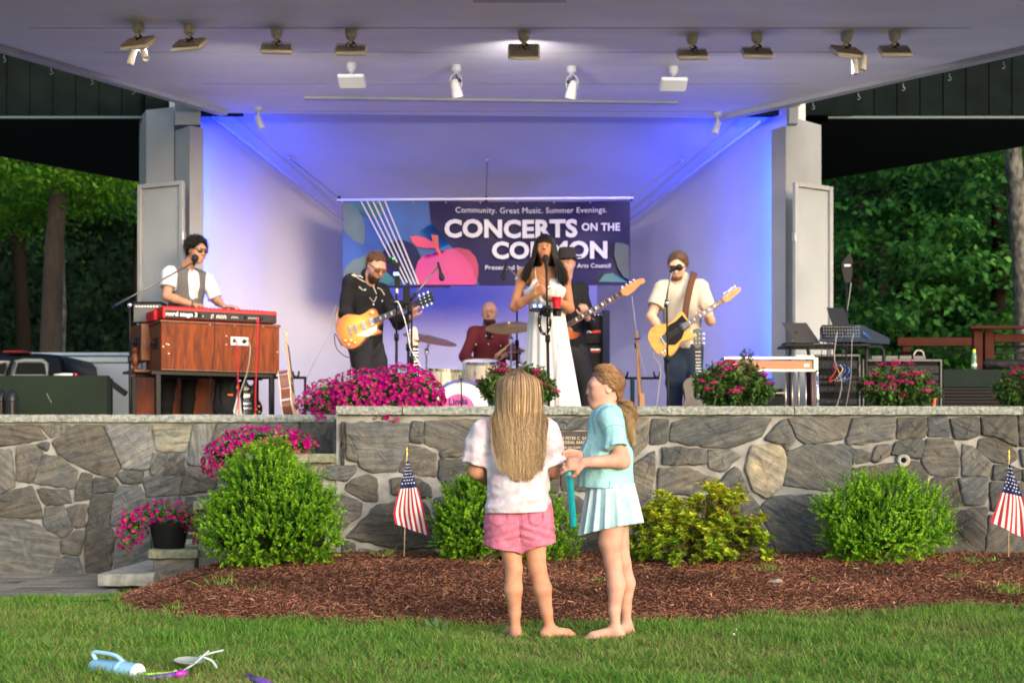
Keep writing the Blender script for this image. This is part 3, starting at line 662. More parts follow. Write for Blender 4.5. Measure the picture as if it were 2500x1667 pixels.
def shutter(x0,D0,x1,D1,yt,label,seed):
 a,c=Vector((*pxd(x0,D0),0)),Vector((*pxd(x1,D1),0));d=(c-a);L_=d.length;ux=d.normalized();nn=ux.cross(Vector((0,0,1)))
 t=thing('shutter_panel',label,'shutter',tuple(a+Vector((0,0,ZF))))
 m=axes(ux,-nn,(0,0,1));zt=zz(yt,(D0+D1)/2);h=zt-ZF;o=a+Vector((0,0,ZF))
 MP_=M('shutter_paint',(.26,.275,.285),.5,var=(2.5,.14,5),bump=(40,.1,.003))
 MB().box(o+ux*L_/2+Vector((0,0,h/2)),(L_-.02,.03,h-.02),m).build('panel',MP_,t)
 b=MB();e=nn*.022
 b.box(o+ux*.015+Vector((0,0,h/2))+e,(.045,.045,h),m,bev=.004);b.box(o+ux*(L_-.015)+Vector((0,0,h/2))+e,(.045,.045,h),m,bev=.004)
 b.box(o+ux*L_/2+Vector((0,0,h-.02))+e,(L_-.077,.043,.045),m,bev=.004);b.build('rim',M('rim_paint',(.27,.275,.28),.5,var=(4,.2)),t)
 xh=L_+.0 if x0<1250 else 0
 for zc_ in(.25,.78):MB().box(o+ux*xh+Vector((0,0,h*zc_))+e,(.03,.05,.09),m,bev=.006).build('latch',M('steel',(.35,.35,.35),.5,.6),t)
shutter(343,14.3,451,14.08,448,'tall grey shutter panel standing open against the pillar behind the keyboard player',1)
shutter(1936,14.0,2026,14.25,452,'tall white shutter panel standing open on the pillar beside the laptop',2)
# stained shadow patch seen on the right shutter is left to the light
# cables along the fold, hooks on the edges
hook=M('hook_metal',(.5,.48,.42),.4,.8)
def hookthing(p,label):
 t=thing('ceiling_hook',label,'hook',p,group='cup hooks along the canopy edges')
 pts=[Vector((0,0,0)),Vector((0,0,-.03))]+[Vector((.016*math.sin(a),0,-.046-.016*math.cos(a)*-1-.0))for a in[math.pi*.0,.8,1.6,2.4,3.2,4.0]]
 MB().tube(pts,.003,5).build('hook',hook,t,world=False)
for i,(x,y)in enumerate([(10,134),(125,165),(224,190),(325,214),(432,243),(485,260)]):
 D=11319*KS/(1120-(y-9));hookthing(Vector(((x-1250)*D/F,D,ZC-.035)),'small cup hook along the canopy edge over the keyboard player side')
for i,(x,y)in enumerate([(1905,270),(1985,252),(2096,228),(2205,205),(2318,180),(2450,150)]):
 D=11319*KS/(1120-(y-9));hookthing(Vector(((x-1250)*D/F,D,ZC-.035)),'small cup hook along the canopy edge over the sound desk side')
 # conduits running down the folds of the shell
for(a,c,s)in((P(500,278,DP+.1),P(915,606,DB-.1),1),(P(1876,290,DP+.1),P(1465,600,DB-.1),-1)):
 tube_obj('conduit',[a+V(.09*s,0,-.03),c+V(.09*s,0,-.03)],.011,MTRIM,sh)
 # ---------- blue stage lights (lit lamps) tucked behind the pillars
def blue_lamp(loc,aim,label,power,spot=75):
 t=thing('blue_stage_light',label,'stage light',loc,group='blue stage lights tucked behind the pillars')
 d=(Vector(aim)-Vector(loc)).normalized();m=frame(d)
 MB().lathe([(.03,-.13),(.045,-.12),(.05,.0),(.052,.005)],(0,0,0),m,16).build('lamp_can',M('lamp_white',(.6,.6,.58),.4),t,world=False,smooth=True,auto=40)
 MB().lathe([(.0,.006),(.04,.006),(.04,.009)],(0,0,0),m,16).build('lens',M('blue_lens',(.05,.2,1),.3,emis=((.01,.13,1.0),6)),t,world=False)
 l=bpy.data.lights.new('blue_beam','SPOT');l.energy=power;l.color=(.0,.035,1.0);l.spot_size=R(spot);l.spot_blend=1;l.shadow_soft_size=.06
 lo=bpy.data.objects.new('blue_beam',l);COL.objects.link(lo);lo.parent=t;lo.location=d*.03;lo.rotation_euler=(-d).to_track_quat('Z','Y').to_euler()
pL,pR=P(487,320,14.62),P(1893,330,14.62)
blue_lamp(tuple(pL),(-1.5,17.3,3.4),'small blue stage light high behind the keyboard player',9)
blue_lamp(tuple(pR),(1.1,17.3,3.3),'small blue stage light high behind the right guitarist',9)
def blue_bar(x,y0,y1,lb,pw,ry):
 p=P(x,(y0+y1)/2,14.6);h=(y1-y0)*14.6/F;t=thing('blue_light_bar',lb,'stage light',tuple(p),group='blue light bars behind the pillars')
 MB().box((0,0,0),(.03,.03,h)).build('bar_housing',M('lamp_white'),t,world=False);MB().box((0,.0165,0),(.018,.003,h*.96)).build('lens',M('blue_lens'),t,world=False)
 l=bpy.data.lights.new('blue_strip','AREA');l.shape='RECTANGLE';l.size=.03;l.size_y=h;l.energy=pw;l.color=(0,.035,1)
 lo=bpy.data.objects.new('blue_strip',l);COL.objects.link(lo);lo.parent=t;lo.location=(0,.022,0);lo.rotation_euler=(R(90),0,R(ry))
blue_bar(488,340,760,'upright blue light bar behind the pillar on the keyboard player side',27,0)
blue_bar(1893,340,900,'upright blue light bar behind the pillar on the guitar side',46,0)
blue_lamp((-3.9,12.95,ZF+.06),(-3.6,11.9,4.43),'unseen blue uplight added behind the wall to tint the canopy, keyboard side',9,95)  # hidden uplights added on both sides to give the canopy its blue tint
blue_lamp((3.9,12.1,ZF+.06),(3.4,11.6,4.43),'unseen blue uplight added behind the wall to tint the canopy, sound desk side',9,95)
# ---------- ceiling fixtures
MF=M('fixture_white',(.55,.55,.54),.45);MFD=M('fixture_grey',(.30,.27,.26),.5,.2)
def flood_body(t,yaw,tilt,big=False):
 b=MB();b.lathe([(.046,0),(.046,-.045),(.038,-.047),(.04,-.05),(.04,-.06),(.028,-.072),(.014,-.085),(.012,-.11)],(0,0,0),None,18);b.build('ceiling_mount',MF,t,world=False,smooth=True,auto=35)
 m=Matrix.Rotation(yaw,3,'Z')@Matrix.Rotation(tilt,3,'X');c=Vector((0,0,-.155))
 if big:l=bpy.data.lights.new('flood_beam','AREA');l.shape='RECTANGLE';l.size=.2;l.size_y=.12;l.energy=5.6;l.color=(1,.93,.95);l.spread=R(150);lo=bpy.data.objects.new('flood_beam',l);COL.objects.link(lo);lo.parent=t;lo.location=Vector((0,0,-.155))+m@Vector((0,0,-.03));lo.rotation_euler=m.to_euler()
 b=MB();b.tube([Vector((-.03,0,-.1)),c+m@Vector((-.045,0,.02))],.006,6);b.tube([Vector((.03,0,-.1)),c+m@Vector((.045,0,.02))],.006,6);b.tube([(-.03,0,-.1),(.03,0,-.1)],.007,6);b.build('yoke',MFD,t,world=False)
 tube_obj('cord',bez([(.0,.0,-.08),(.03,-.03,-.11),(-.01,-.02,-.12),c+m@Vector((.02,0,.02))],5),.005,M('cord_black',(.01,.01,.01),.6),t,5,world=False)
 W,Dp,H=(.245,.17,.045)
 b=MB();b.box(c,(W,Dp,H*.6),m,bev=.012);b.build('lamp_housing',MF,t,world=False)
 b=MB()
 for i in range(15):b.box(c+m@Vector((-W/2+.018+i*(W-.036)/14,0,H*.3+.008)),(.004,Dp*.86,.02),m)
 b.build('cooling_fins',MFD,t,world=False)
 b=MB();b.box(c+m@Vector((0,0,-H*.3-.004)),(W*.88,Dp*.8,.008),m);b.build('lens',M('lens_glass',(.5,.5,.45),.2),t,world=False)
 return c,m
def spot_cyl(t,p,d):
 m=frame(d);MB().lathe([(.02,-.02),(.024,0),(.026,.08),(.026,.105),(.022,.105),(.02,.09),(0,.09)],p,m,14,cap=False).build('spot_head',M('fixture_bright',(.72,.72,.72),.4),t,world=False,smooth=True,auto=40)
FX=[(338,58,-.35,.25,'leftmost white floodlight on the canopy ceiling with twin spot heads'),(463,62,-.25,.25,'white floodlight second from the left in the front row'),(676,70,.12,.2,'white floodlight third in the front row above the keyboard player'),(857,74,.05,.2,'white floodlight fourth in the front row above the left guitarist'),(1279,78,0,-.45,'white floodlight above the singer showing its finned back'),(1690,85,0,.2,'white floodlight fourth from the right in the front row'),(1848,82,.05,.2,'white floodlight third from the right in the front row'),(2066,80,.35,.15,'white floodlight second from the right with twin spot heads'),(2184,78,0,.2,'rightmost white floodlight of the front row')]
for i,(x,y,yaw,tilt,lb)in enumerate(FX):
 t=thing('floodlight',lb,'floodlight',tuple(PC(x,y,ZC)),group='white floodlights on the canopy ceiling',sc=1.08)
 # bar in front view: housing long axis across; tilt shows the back fins
 c,m=flood_body(t,yaw,1.0 if i==4 else .55+tilt*.3,True)
 if i==0:
  tube_obj('bracket',[c,c+V(0,0,-.05)],.01,MF,t,world=False);spot_cyl(t,c+V(-.03,-.02,-.06),(-.25,-.1,-1));spot_cyl(t,c+V(.04,-.03,-.05),(.45,-.6,-1))
 if i==7:
  tube_obj('bracket',[c+V(.07,0,0),c+V(.09,0,-.06)],.01,MF,t,world=False);spot_cyl(t,c+V(.06,-.02,-.07),(0,-.1,-1));spot_cyl(t,c+V(.13,-.02,-.05),(-.18,-.3,-1))
for(x,y,yaw,tilt,lb)in((859,156,.5,.9,'tilted floodlight of the back row above the left guitarist'),(1644,164,-.5,.9,'tilted floodlight of the back row above the right guitarist')):
 t=thing('floodlight',lb,'floodlight',tuple(PC(x,y,ZC)),group='white floodlights on the canopy ceiling')
 flood_body(t,yaw+(2.6 if x<1250 else-2.6),tilt*.55)
for(x,y,s,lb)in((1113,161,1,'round white spotlight hanging in a yoke above the singer, the left one'),(1397,164,-1,'round white spotlight hanging in a yoke above the singer, the right one')):
 t=thing('par_spotlight',lb,'spotlight',tuple(PC(x,y,ZC)),group='round spotlights in yokes')
 MB().lathe([(.046,0),(.046,-.05),(.03,-.06),(.012,-.075)],(0,0,0),None,18).build('ceiling_mount',MF,t,world=False,smooth=True,auto=35)
 yk=[(-.05,0,-.2),(-.052,0,-.13),(-.035,0,-.09),(0,0,-.075),(.035,0,-.09),(.052,0,-.13),(.05,0,-.2)]
 tube_obj('yoke',bez(yk,4),.005,MF,t,6,world=False)
 d=Vector((.22*s,.25,-1)).normalized();m=frame(d)
 MB().lathe([(.0,-.075),(.022,-.075),(.035,-.06),(.043,-.02),(.044,.02),(.05,.03),(.05,.085),(.042,.085),(.038,.07),(0,.07)],(0,0,-.2),m,20,cap=False).build('lamp_can',M('fixture_cream',(.62,.6,.55),.4),t,world=False,smooth=True,auto=40)
 tube_obj('cord',bez([(0,0,-.07),(.01,-.01,-.11),(.05*s,-.02,-.14),(.02*s,-.03,-.15),(0,-.01,-.15)],5),.006,M('cord_black'),t,5,world=False)
for(x,y,s,lb)in((631,263,1,'small white spotlight at the back of the ceiling near the left fold'),(1752,276,-1,'small white spotlight at the back of the ceiling near the right fold')):
 t=thing('small_spotlight',lb,'spotlight',tuple(PC(x,y,ZC)),group='small spotlights at the fold')
 MB().lathe([(.05,0),(.05,-.03),(.04,-.04),(.012,-.05),(.012,-.09)],(0,0,0),None,16).build('ceiling_mount',MF,t,world=False,smooth=True,auto=35)
 d=Vector((.35*s,-.2,-1)).normalized();m=frame(d)
 MB().lathe([(0,-.07),(.025,-.07),(.032,-.05),(.034,.07),(.03,.075),(0,.07)],(.01*s,0,-.15),m,16,cap=False).build('spot_head',MF,t,world=False,smooth=True,auto=40)
 # =============== vegetation
def rand_unit(n,g=nr):
 v=g.normal(size=(n,3));return v/np.linalg.norm(v,axis=1,keepdims=True)
def norm(v):return v/np.maximum(np.linalg.norm(v,axis=-1,keepdims=True),1e-9)
def leaf_arrays(c,d,n,L,W,fold=.25):
 """folded leaf of two quads-as-4-gon diamonds: centre-base c, along d, normal n"""
 s=norm(np.cross(d,n));n2=norm(np.cross(s,d));L=np.asarray(L)[:,None]if np.ndim(L)else L;W=np.asarray(W)[:,None]if np.ndim(W)else W
 base=c;tip=c+d*L-n2*L*.12;m1=c+d*L*.45
 l=m1+s*W*.5+n2*W*fold;r=m1-s*W*.5+n2*W*fold;
 v=np.stack([base,l,tip,r],1).reshape(-1,3);k=len(c);f=(np.arange(k)*4)[:,None]+np.array([[0,1,2,3]])
 return v,f
def leafmat(name,rough=.45,tr=.3,var=None):
 return M(name,rough=rough,attr=True,trans=tr,spec=.18,var=var)
def build_leaves(name,c,d,n,L,W,col,mat,parent=None,fold=.25,world=True):
 v,f=leaf_arrays(c,d,n,L,W,fold);me=np_mesh(name,v,f,np.repeat(col,4,axis=0));return link_mesh(name,me,mat,parent,world,None)
ML=leafmat('leaf')
def lerp(a,b,t):return np.asarray(a)[None]*(1-t[:,None])+np.asarray(b)[None]*t[:,None]
def lobes_surface(lobes,n,g):
 """random points on the union of ellipsoids: returns points, outward normals"""
 w_=np.array([l[1][0]*l[1][2]for l in lobes]);w_=w_/w_.sum();k=g.choice(len(lobes),n,p=w_)
 u=rand_unit(n,g);C=np.array([l[0]for l in lobes])[k];Rr=np.array([l[1]for l in lobes])[k]
 p=C+u*Rr;nn=norm(u/Rr);keep=np.ones(n,bool)
 for(c,r)in lobes:
  q=(((p-np.array(c))/np.array(r))**2).sum(1);keep&=q>.86
 return p[keep],nn[keep]
def boxwood(name,label,base,lobes,nspr,seed,bright=1.0,group=None,Ls=.075,pairs=7,leaf=.020,cols=((.022,.14,.006),(.36,.66,.03)),zup=.8,stem=True,cat='shrub'):
 g=np.random.default_rng(seed);t=thing(name,label,cat,base,group=group)
 lob=[(np.array(c,float),np.array(r,float))for c,r in lobes]
 p,n_=lobes_surface(lob,nspr,g);k=len(p)
 bl=math.sin
 puff=(np.sin(p[:,0]*23+seed)*np.sin(p[:,2]*19+2*seed)*np.sin(p[:,1]*21))*.5+.5
 depth=g.random(k)**1.5
 p=p-n_*(depth[:,None]*.14)+n_*(puff[:,None]*.10-.05)+g.normal(size=(k,3))*.006
 d=norm(n_+np.array([0,0,zup])+g.normal(size=(k,3))*.35)
 low=np.sin(p[:,0]*8+seed*1.7)*np.sin(p[:,2]*9+seed)+.6*np.sin(p[:,0]*14-p[:,2]*12+seed);p=p+n_*(low*.035)[:,None]
 sh=g.random(k)<.07;p[sh]+=d[sh]*g.uniform(.02,.075,(sh.sum(),1));gap=np.sin(p[:,0]*19+2.1*seed)*np.sin(p[:,2]*17-seed)>.78;depth=np.where(gap,1,depth);p[gap]-=n_[gap]*.08
 pz=p[:,2]>.015;p,n_,d,depth,puff=p[pz],n_[pz],d[pz],depth[pz],puff[pz];k=len(p)
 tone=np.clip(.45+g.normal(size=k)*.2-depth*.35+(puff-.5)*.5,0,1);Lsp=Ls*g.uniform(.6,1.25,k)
 cs,ds,ns,Lf,Cf=[],[],[],[],[]
 side=norm(np.cross(d,rand_unit(k,g)))
 for i in range(pairs):
  f=(i+.5)/pairs;ang=i*1.57
  s2=side*math.cos(ang)+np.cross(d,side)*math.sin(ang)
  for s_ in(1,-1):
   ld=norm(d*.75+s2*s_*.8+g.normal(size=(k,3))*.15);cs.append(p+d*(Lsp*f)[:,None]);ds.append(ld);ns.append(norm(d+g.normal(size=(k,3))*.3-ld*.2))
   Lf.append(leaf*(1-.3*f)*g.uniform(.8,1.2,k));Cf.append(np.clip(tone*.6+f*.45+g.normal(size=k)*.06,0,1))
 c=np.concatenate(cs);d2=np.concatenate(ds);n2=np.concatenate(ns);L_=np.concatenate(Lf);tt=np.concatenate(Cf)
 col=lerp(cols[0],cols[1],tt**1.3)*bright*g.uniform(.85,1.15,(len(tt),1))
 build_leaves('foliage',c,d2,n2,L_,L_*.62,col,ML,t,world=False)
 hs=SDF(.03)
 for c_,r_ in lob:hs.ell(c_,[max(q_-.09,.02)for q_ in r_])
 hs.plane((0,0,.03),(0,0,-1));vv,ff=hs.mesh(.025);link_mesh('inner_core',np_mesh('inner_core',vv,ff),M('shrub_core',(.022,.045,.010),.95,var=(60,.6),bump=(80,1,.03)),t,False,True)  # solid dark core filling the bush behind its leaves
 if stem:
  b=MB();q=random.Random(seed)
  for i in range(26):
   l=lob[q.randrange(len(lob))];e=Vector(l[0])+Vector([q.uniform(-.8,.8)*l[1][j]for j in range(3)]);e.z=max(e.z,.12)
   a=Vector((q.uniform(-.06,.06),q.uniform(-.05,.05),-.02));m_=(a+e)/2+Vector((e.x*-.15,e.y*-.15,.02));b.tube(bez([a,m_,e],4),[.008,.007,.007,.006,.006,.005,.004,.004,.003],5)
  b.build('stems',M('twig',(.09,.06,.04),.9),t,world=False,smooth=True)
 return t
def pb_(x,y,D):
 X=(x-1250)*D/F;return(X,D,gzf(X,D))
s10=10.3/F
# tall boxwood left
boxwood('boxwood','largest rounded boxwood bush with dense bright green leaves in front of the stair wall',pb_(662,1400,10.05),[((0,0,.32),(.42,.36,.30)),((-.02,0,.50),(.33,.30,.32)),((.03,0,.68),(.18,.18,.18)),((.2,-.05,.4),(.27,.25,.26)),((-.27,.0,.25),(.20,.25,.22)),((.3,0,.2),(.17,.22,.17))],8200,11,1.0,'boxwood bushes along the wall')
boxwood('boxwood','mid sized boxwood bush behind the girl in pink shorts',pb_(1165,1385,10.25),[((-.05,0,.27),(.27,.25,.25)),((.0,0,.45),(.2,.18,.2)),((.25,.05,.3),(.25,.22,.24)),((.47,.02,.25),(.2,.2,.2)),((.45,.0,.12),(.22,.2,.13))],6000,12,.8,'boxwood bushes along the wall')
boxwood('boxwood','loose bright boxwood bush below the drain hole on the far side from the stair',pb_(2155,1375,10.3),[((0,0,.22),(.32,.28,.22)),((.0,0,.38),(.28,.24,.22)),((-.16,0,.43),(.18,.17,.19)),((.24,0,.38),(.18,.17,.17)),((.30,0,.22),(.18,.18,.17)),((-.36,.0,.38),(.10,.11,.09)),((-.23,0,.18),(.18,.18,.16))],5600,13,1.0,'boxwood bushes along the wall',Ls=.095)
# azalea: rosettes at branch tips, visible stems
def azalea(base,seed=21):
 g=np.random.default_rng(seed);q=random.Random(seed);t=thing('azalea','low spreading azalea with yellow green leaf rosettes and reddish tips','shrub',base)
 b=MB();tips=[]
 for i in range(210):
  a=q.uniform(0,6.28);el=q.uniform(.08,1.25);r=q.uniform(.55,1.12);ex=Vector((math.cos(a)*math.cos(el)*.50,math.sin(a)*math.cos(el)*.32,math.sin(el)*.50))*r
  if ex.x<-.1:ex.z*=.93
  ex.z=max(ex.z,.06)*(1+.12*math.sin(ex.x*14));s0=Vector((q.uniform(-.05,.05),q.uniform(-.04,.04),-.02));mid=s0*.5+ex*.5+Vector((0,0,-.04))+Vector([q.uniform(-.02,.02)for _ in range(3)])
  pts=bez([s0,mid,ex],4);b.tube(pts,[.006-.0005*j for j in range(len(pts))],5);tips.append((ex,(ex-mid).normalized()))
  for _ in range(2):
   e2=ex+Vector([q.uniform(-.06,.06)for _ in range(3)]);b.tube([mid*.4+ex*.6,e2],.0025,4);tips.append((e2,(e2-mid).normalized()))
 b.build('stems',M('twig2',(.12,.08,.06),.9),t,world=False,smooth=True)
 cs,ds,ns,L_,col=[],[],[],[],[]
 for(e,dr)in tips:
  for _ in range(6):
   c0=np.array(e)+g.normal(size=3)*.016;up=norm(np.array(dr)*.7+np.array([0,0,.9])+g.normal(size=3)*.3);k=8;s_=norm(np.cross(up,rand_unit(1,g)[0]));w2=np.cross(up,s_);ph=g.uniform(0,6)
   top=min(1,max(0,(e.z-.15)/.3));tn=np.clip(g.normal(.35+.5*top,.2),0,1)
   for j in range(k):
    a=ph+j*2.4;ld=norm(s_*math.cos(a)+w2*math.sin(a)+up*g.uniform(.3,1.0));cs.append(c0);ds.append(ld);ns.append(up);L_.append(g.uniform(.026,.042))
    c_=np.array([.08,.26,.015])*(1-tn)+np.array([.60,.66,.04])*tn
    if g.random()<.09:c_=np.array([.33,.13,.04])*g.uniform(.7,1.2)
    col.append(c_*g.uniform(.8,1.2))
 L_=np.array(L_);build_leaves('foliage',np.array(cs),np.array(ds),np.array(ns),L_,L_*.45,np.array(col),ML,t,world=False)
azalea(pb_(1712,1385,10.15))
# ---- petunia masses
def flower_mesh(g,c,d,r,cola,colb):
 """trumpet flowers: 10 rim verts with 5 lobes, coloured throat. returns v,f,col (tris as quads)"""
 k=len(c);s=norm(np.cross(d,rand_unit(k,g)));t=np.cross(d,s);vs=[c-d*(r*.35)[:,None]];cols=[colb]
 for j in range(10):
  a=2*math.pi*j/10;rr=r*(1.0 if j%2==0 else .80);lift=.12 if j%2==0 else .22
  vs.append(c+(s*math.cos(a)+t*math.sin(a))*rr[:,None]+d*(r*lift)[:,None]);cols.append(cola*(1.0 if j%2==0 else .72))
 v=np.stack(vs,1).reshape(-1,3);cc=np.stack(cols,1).reshape(-1,3);base=(np.arange(k)*11)[:,None]
 f=np.concatenate([base+np.array([[0,1+j,1+(j+1)%10,1+(j+2)%10]])for j in(0,2,4,6,8)]);return v,f,cc
def petunias(label,base,lobes,nflow,nleaf,seed,name='petunia',pot=None,fr=.0195,down=0):
 g=np.random.default_rng(seed);t=thing(name,label,'potted flowers',base,group='magenta petunias by the wall')
 lob=[(np.array(c,float),np.array(r,float))for c,r in lobes]
 p,n_=lobes_surface(lob,int(nflow*1.6),g);m=p[:,2]>-2;keep=g.random(len(p))>.25*(n_[:,2]>.55);p,n_=p[keep],n_[keep]
 front=(n_[:,1]<.5);p,n_=p[front],n_[front];p,n_=p[:nflow],n_[:nflow];k=len(p)
 d=norm(n_+np.array([0,-.4,.25])+g.normal(size=(k,3))*.35);p=p+n_*g.uniform(-.02,.02,(k,1))
 hue=g.random(k);ca=lerp((.28,.0,.16),(.60,.0,.36),hue)*g.uniform(.7,1.15,(k,1));cb=lerp((.40,.0,.10),(.62,.14,.04),g.random(k)**2)
 v,f,cc=flower_mesh(g,p,d,fr*g.uniform(.75,1.15,k),ca,cb)
 bl=link_mesh('blossoms',np_mesh('blossoms',v,f,cc),M('petal',rough=.7,attr=True,trans=.35,spec=.03),t,False,None);bl['kind']='stuff'
 p,n_=lobes_surface(lob,nleaf,g);k=len(p);p=p-n_*(g.random(k)*.07)[:,None]+n_*.008;d=norm(n_*.6+rand_unit(k,g));tt=g.random(k)
 col=lerp((.035,.10,.015),(.17,.30,.05),tt)
 build_leaves('foliage',p,d,norm(n_+rand_unit(k,g)*.5),g.uniform(.016,.03,k),g.uniform(.007,.012,k),col,ML,t,world=False)
 # dark heart so the mass is not see-through
 s=SDF(.03)
 for c,r in lobes:s.ell(c,[max(v_-.06,.02)for v_ in r])
 s.build('stems',M('stem_mass',(.03,.05,.015),.95,var=(40,.6),bump=(60,1,.02)),t,.02).data.transform(Matrix.Identity(4))
 return t
def petunia_fix(t):
 for ch in t.children:
  if ch.name.startswith('stems'):ch.data.transform(TM[t.name])
z0=zt
t=petunias('wide mound of magenta petunias spilling over the wall top in front of the left guitarist',tuple(P(950,985,11.15)[:2])+(zt+.0,),[((-.2,0,.13),(.26,.2,.16)),((.10,0,.16),(.27,.2,.17)),((.0,-.02,.06),(.43,.2,.13)),((.03,-.2,-.03),(.2,.07,.13)),((.26,-.06,.08),(.17,.16,.15)),((-.3,-.05,.05),(.14,.16,.12))],1700,4000,31);petunia_fix(t)
t=petunias('smaller petunia mound on the wall top beside the acoustic guitar',tuple(P(800,985,12.35)[:2])+(ztl,),[((0,0,.16),(.2,.17,.15)),((-.1,-.05,.08),(.16,.15,.12)),((.13,-.02,.1),(.18,.15,.13)),((.0,-.16,.0),(.1,.05,.08))],420,2400,32);petunia_fix(t)
t=petunias('magenta petunias rising behind the tallest boxwood on the stair wall',(P(640,1060,11.0).x,11.04,.94),[((0,0,.09),(.33,.2,.12)),((-.25,-.02,.02),(.18,.17,.13)),((-.36,-.04,-.06),(.10,.1,.12)),((.27,0,.05),(.14,.15,.13))],620,2800,33);petunia_fix(t)
def nursery_pot(base,r,h,label,group=None):
 t=thing('flower_pot',label,'flower pot',base,group=group);mp=M('pot_black',(.008,.009,.010),.6,bump=(30,.1))
 MB().lathe([(0,0),(r*.78,0),(r*.8,.01),(r*.98,h*.86),(r*1.05,h*.86),(r*1.06,h),(r*.96,h),(r*.94,h*.9),(0,h*.9)],(0,0,0),None,28,cap=False).build('pot_body',mp,t,world=False,smooth=True,auto=35)
 MB().lathe([(0,h*.91),(r*.95,h*.91)],(0,0,0),None,20,cap=False).build('soil',M('mulch_soil'),t,world=False)
 return t
nursery_pot((P(411,1338,11.0).x,11.03,.21),.15,.2,'black plastic pot of petunias standing on the lowest stair wall cap')
nursery_pot((P(640,1060,11.0).x,11.06,.94),.15,.12,'black pot of petunias on the topmost stair wall cap behind the boxwood')
nursery_pot((-.97,11.16,zt),.14,.14,'black pot under the wide petunia mound on the wall top')
nursery_pot((P(800,985,12.35).x,12.42,ztl),.13,.13,'black pot under the smaller petunia mound on the wall top')
t=petunias('petunias spilling sideways from the black pot at the foot of the stair wall',(P(411,1338,11.0).x,11.03,.40),[((-.03,-.03,.08),(.22,.17,.09)),((-.27,-.04,-.02),(.11,.12,.13)),((-.33,-.05,-.12),(.07,.08,.08)),((.2,-.02,.04),(.2,.13,.09)),((.27,-.02,-.08),(.07,.07,.12))],280,2600,34);petunia_fix(t)
# ---- spirea in pots: pink flat flower heads over small leaves
def spirea(label,base,w_,h,heads,seed,tall=None):
 g=np.random.default_rng(seed);q=random.Random(seed);t=thing('spirea',label,'flowering shrub',base,group='pink flowering shrubs on the wall top')
 stems=MB();cs,ds,ns,L_,col=[],[],[],[],[];hp=[]
 nst=150
 for i in range(nst):
  a=q.uniform(0,6.28);rr=q.uniform(.15,1)**.6;zt_=h*(1-.45*rr**2.2)*q.uniform(.72,1.05);e=Vector((math.cos(a)*rr*w_/2,math.sin(a)*rr*.18,zt_))
  if i%3==0:e.z*=q.uniform(.42,.85);e.y=-abs(e.y)-.07
  if tall and i<4:e=Vector((tall[0]+q.uniform(-.04,.04),q.uniform(-.03,.03),tall[1]*q.uniform(.85,1)))
  s0=Vector((e.x*.55,e.y*.5,.0));pts=bez([s0,(s0+e)/2+Vector((e.x*.12,0,.03)),e],6);stems.tube(pts,.0022,4)
  if q.random()<.35:e=e*q.uniform(.5,.8)
  for j,p_ in enumerate(pts[2:]):
   for _ in range(6):
    c0=np.array(p_)+g.normal(size=3)*.012;ld=norm(g.normal(size=3)*.8+np.array([p_.x*1.2/w_,-.3,.3]));cs.append(c0);ds.append(ld);ns.append(norm(np.array([0,-.25,1])+g.normal(size=3)*.35));L_.append(g.uniform(.028,.05));f=g.random()*(.4+.6*j/10)
    c_=np.array([.03,.09,.022])*(1-f)+np.array([.13,.25,.05])*f
    if j>9 and g.random()<.3:c_=np.array([.14,.06,.04])
    col.append(c_)
  hp.append(e)
 stems.build('stems',M('twig_red',(.10,.05,.03),.8),t,world=False)
 L_=np.array(L_);build_leaves('foliage',np.array(cs),np.array(ds),np.array(ns),L_,L_*.42,np.array(col),ML,t,world=False)
 hp=[e for e in hp if e.y<.12];q.shuffle(hp);mp=M('spirea_bloom',rough=.8,attr=True,trans=.25,spec=.1)
 for e in hp[:heads]:
  k=110;u=rand_unit(k,g);u[:,2]=np.abs(u[:,2]);r=q.uniform(.034,.056);pp=np.array(e)+u*np.array([r,r*.9,r*.5])+np.array([0,-.01,.012]);tt=g.random(k)
  cc=lerp((.28,.006,.07),(.60,.04,.22),tt)*q.uniform(.7,1.1);dd=norm(u+g.normal(size=(k,3))*.4);vv,ff=leaf_arrays(pp-dd*.004,norm(np.cross(dd,rand_unit(k,g))),dd,np.full(k,.012),np.full(k,.011),0)
  link_mesh('flower_head',np_mesh('flower_head',vv,ff,np.repeat(cc,4,axis=0)),mp,t,False,None)
 return t
def planter(base,r,h,label):return nursery_pot(base,r,h,label,None)
for i,(x,D,w_,h,hd,lab,tall)in enumerate([(1262,11.2,.62,.35,34,'pink spirea in front of the singer behind the girl with long hair',None),(1790,11.25,.62,.37,36,'pink spirea in front of the right guitarist with one tall leafy shoot',(.11,.45)),(2188,11.25,.66,.34,38,'pink spirea in front of the sound racks',None),(2520,11.25,.62,.33,22,'pink spirea cut off by the picture edge beside the dark road case',None)]):
 b0=P(x,992,D);spirea(lab,(b0.x,D,zt),w_,h,hd,41+i,tall)
 planter((b0.x,D+.04,zt),.12,.06,['low black pot under the spirea before the singer','low black pot under the spirea before the right guitarist','low black pot under the spirea before the sound racks','low black pot under the outermost spirea'][i])
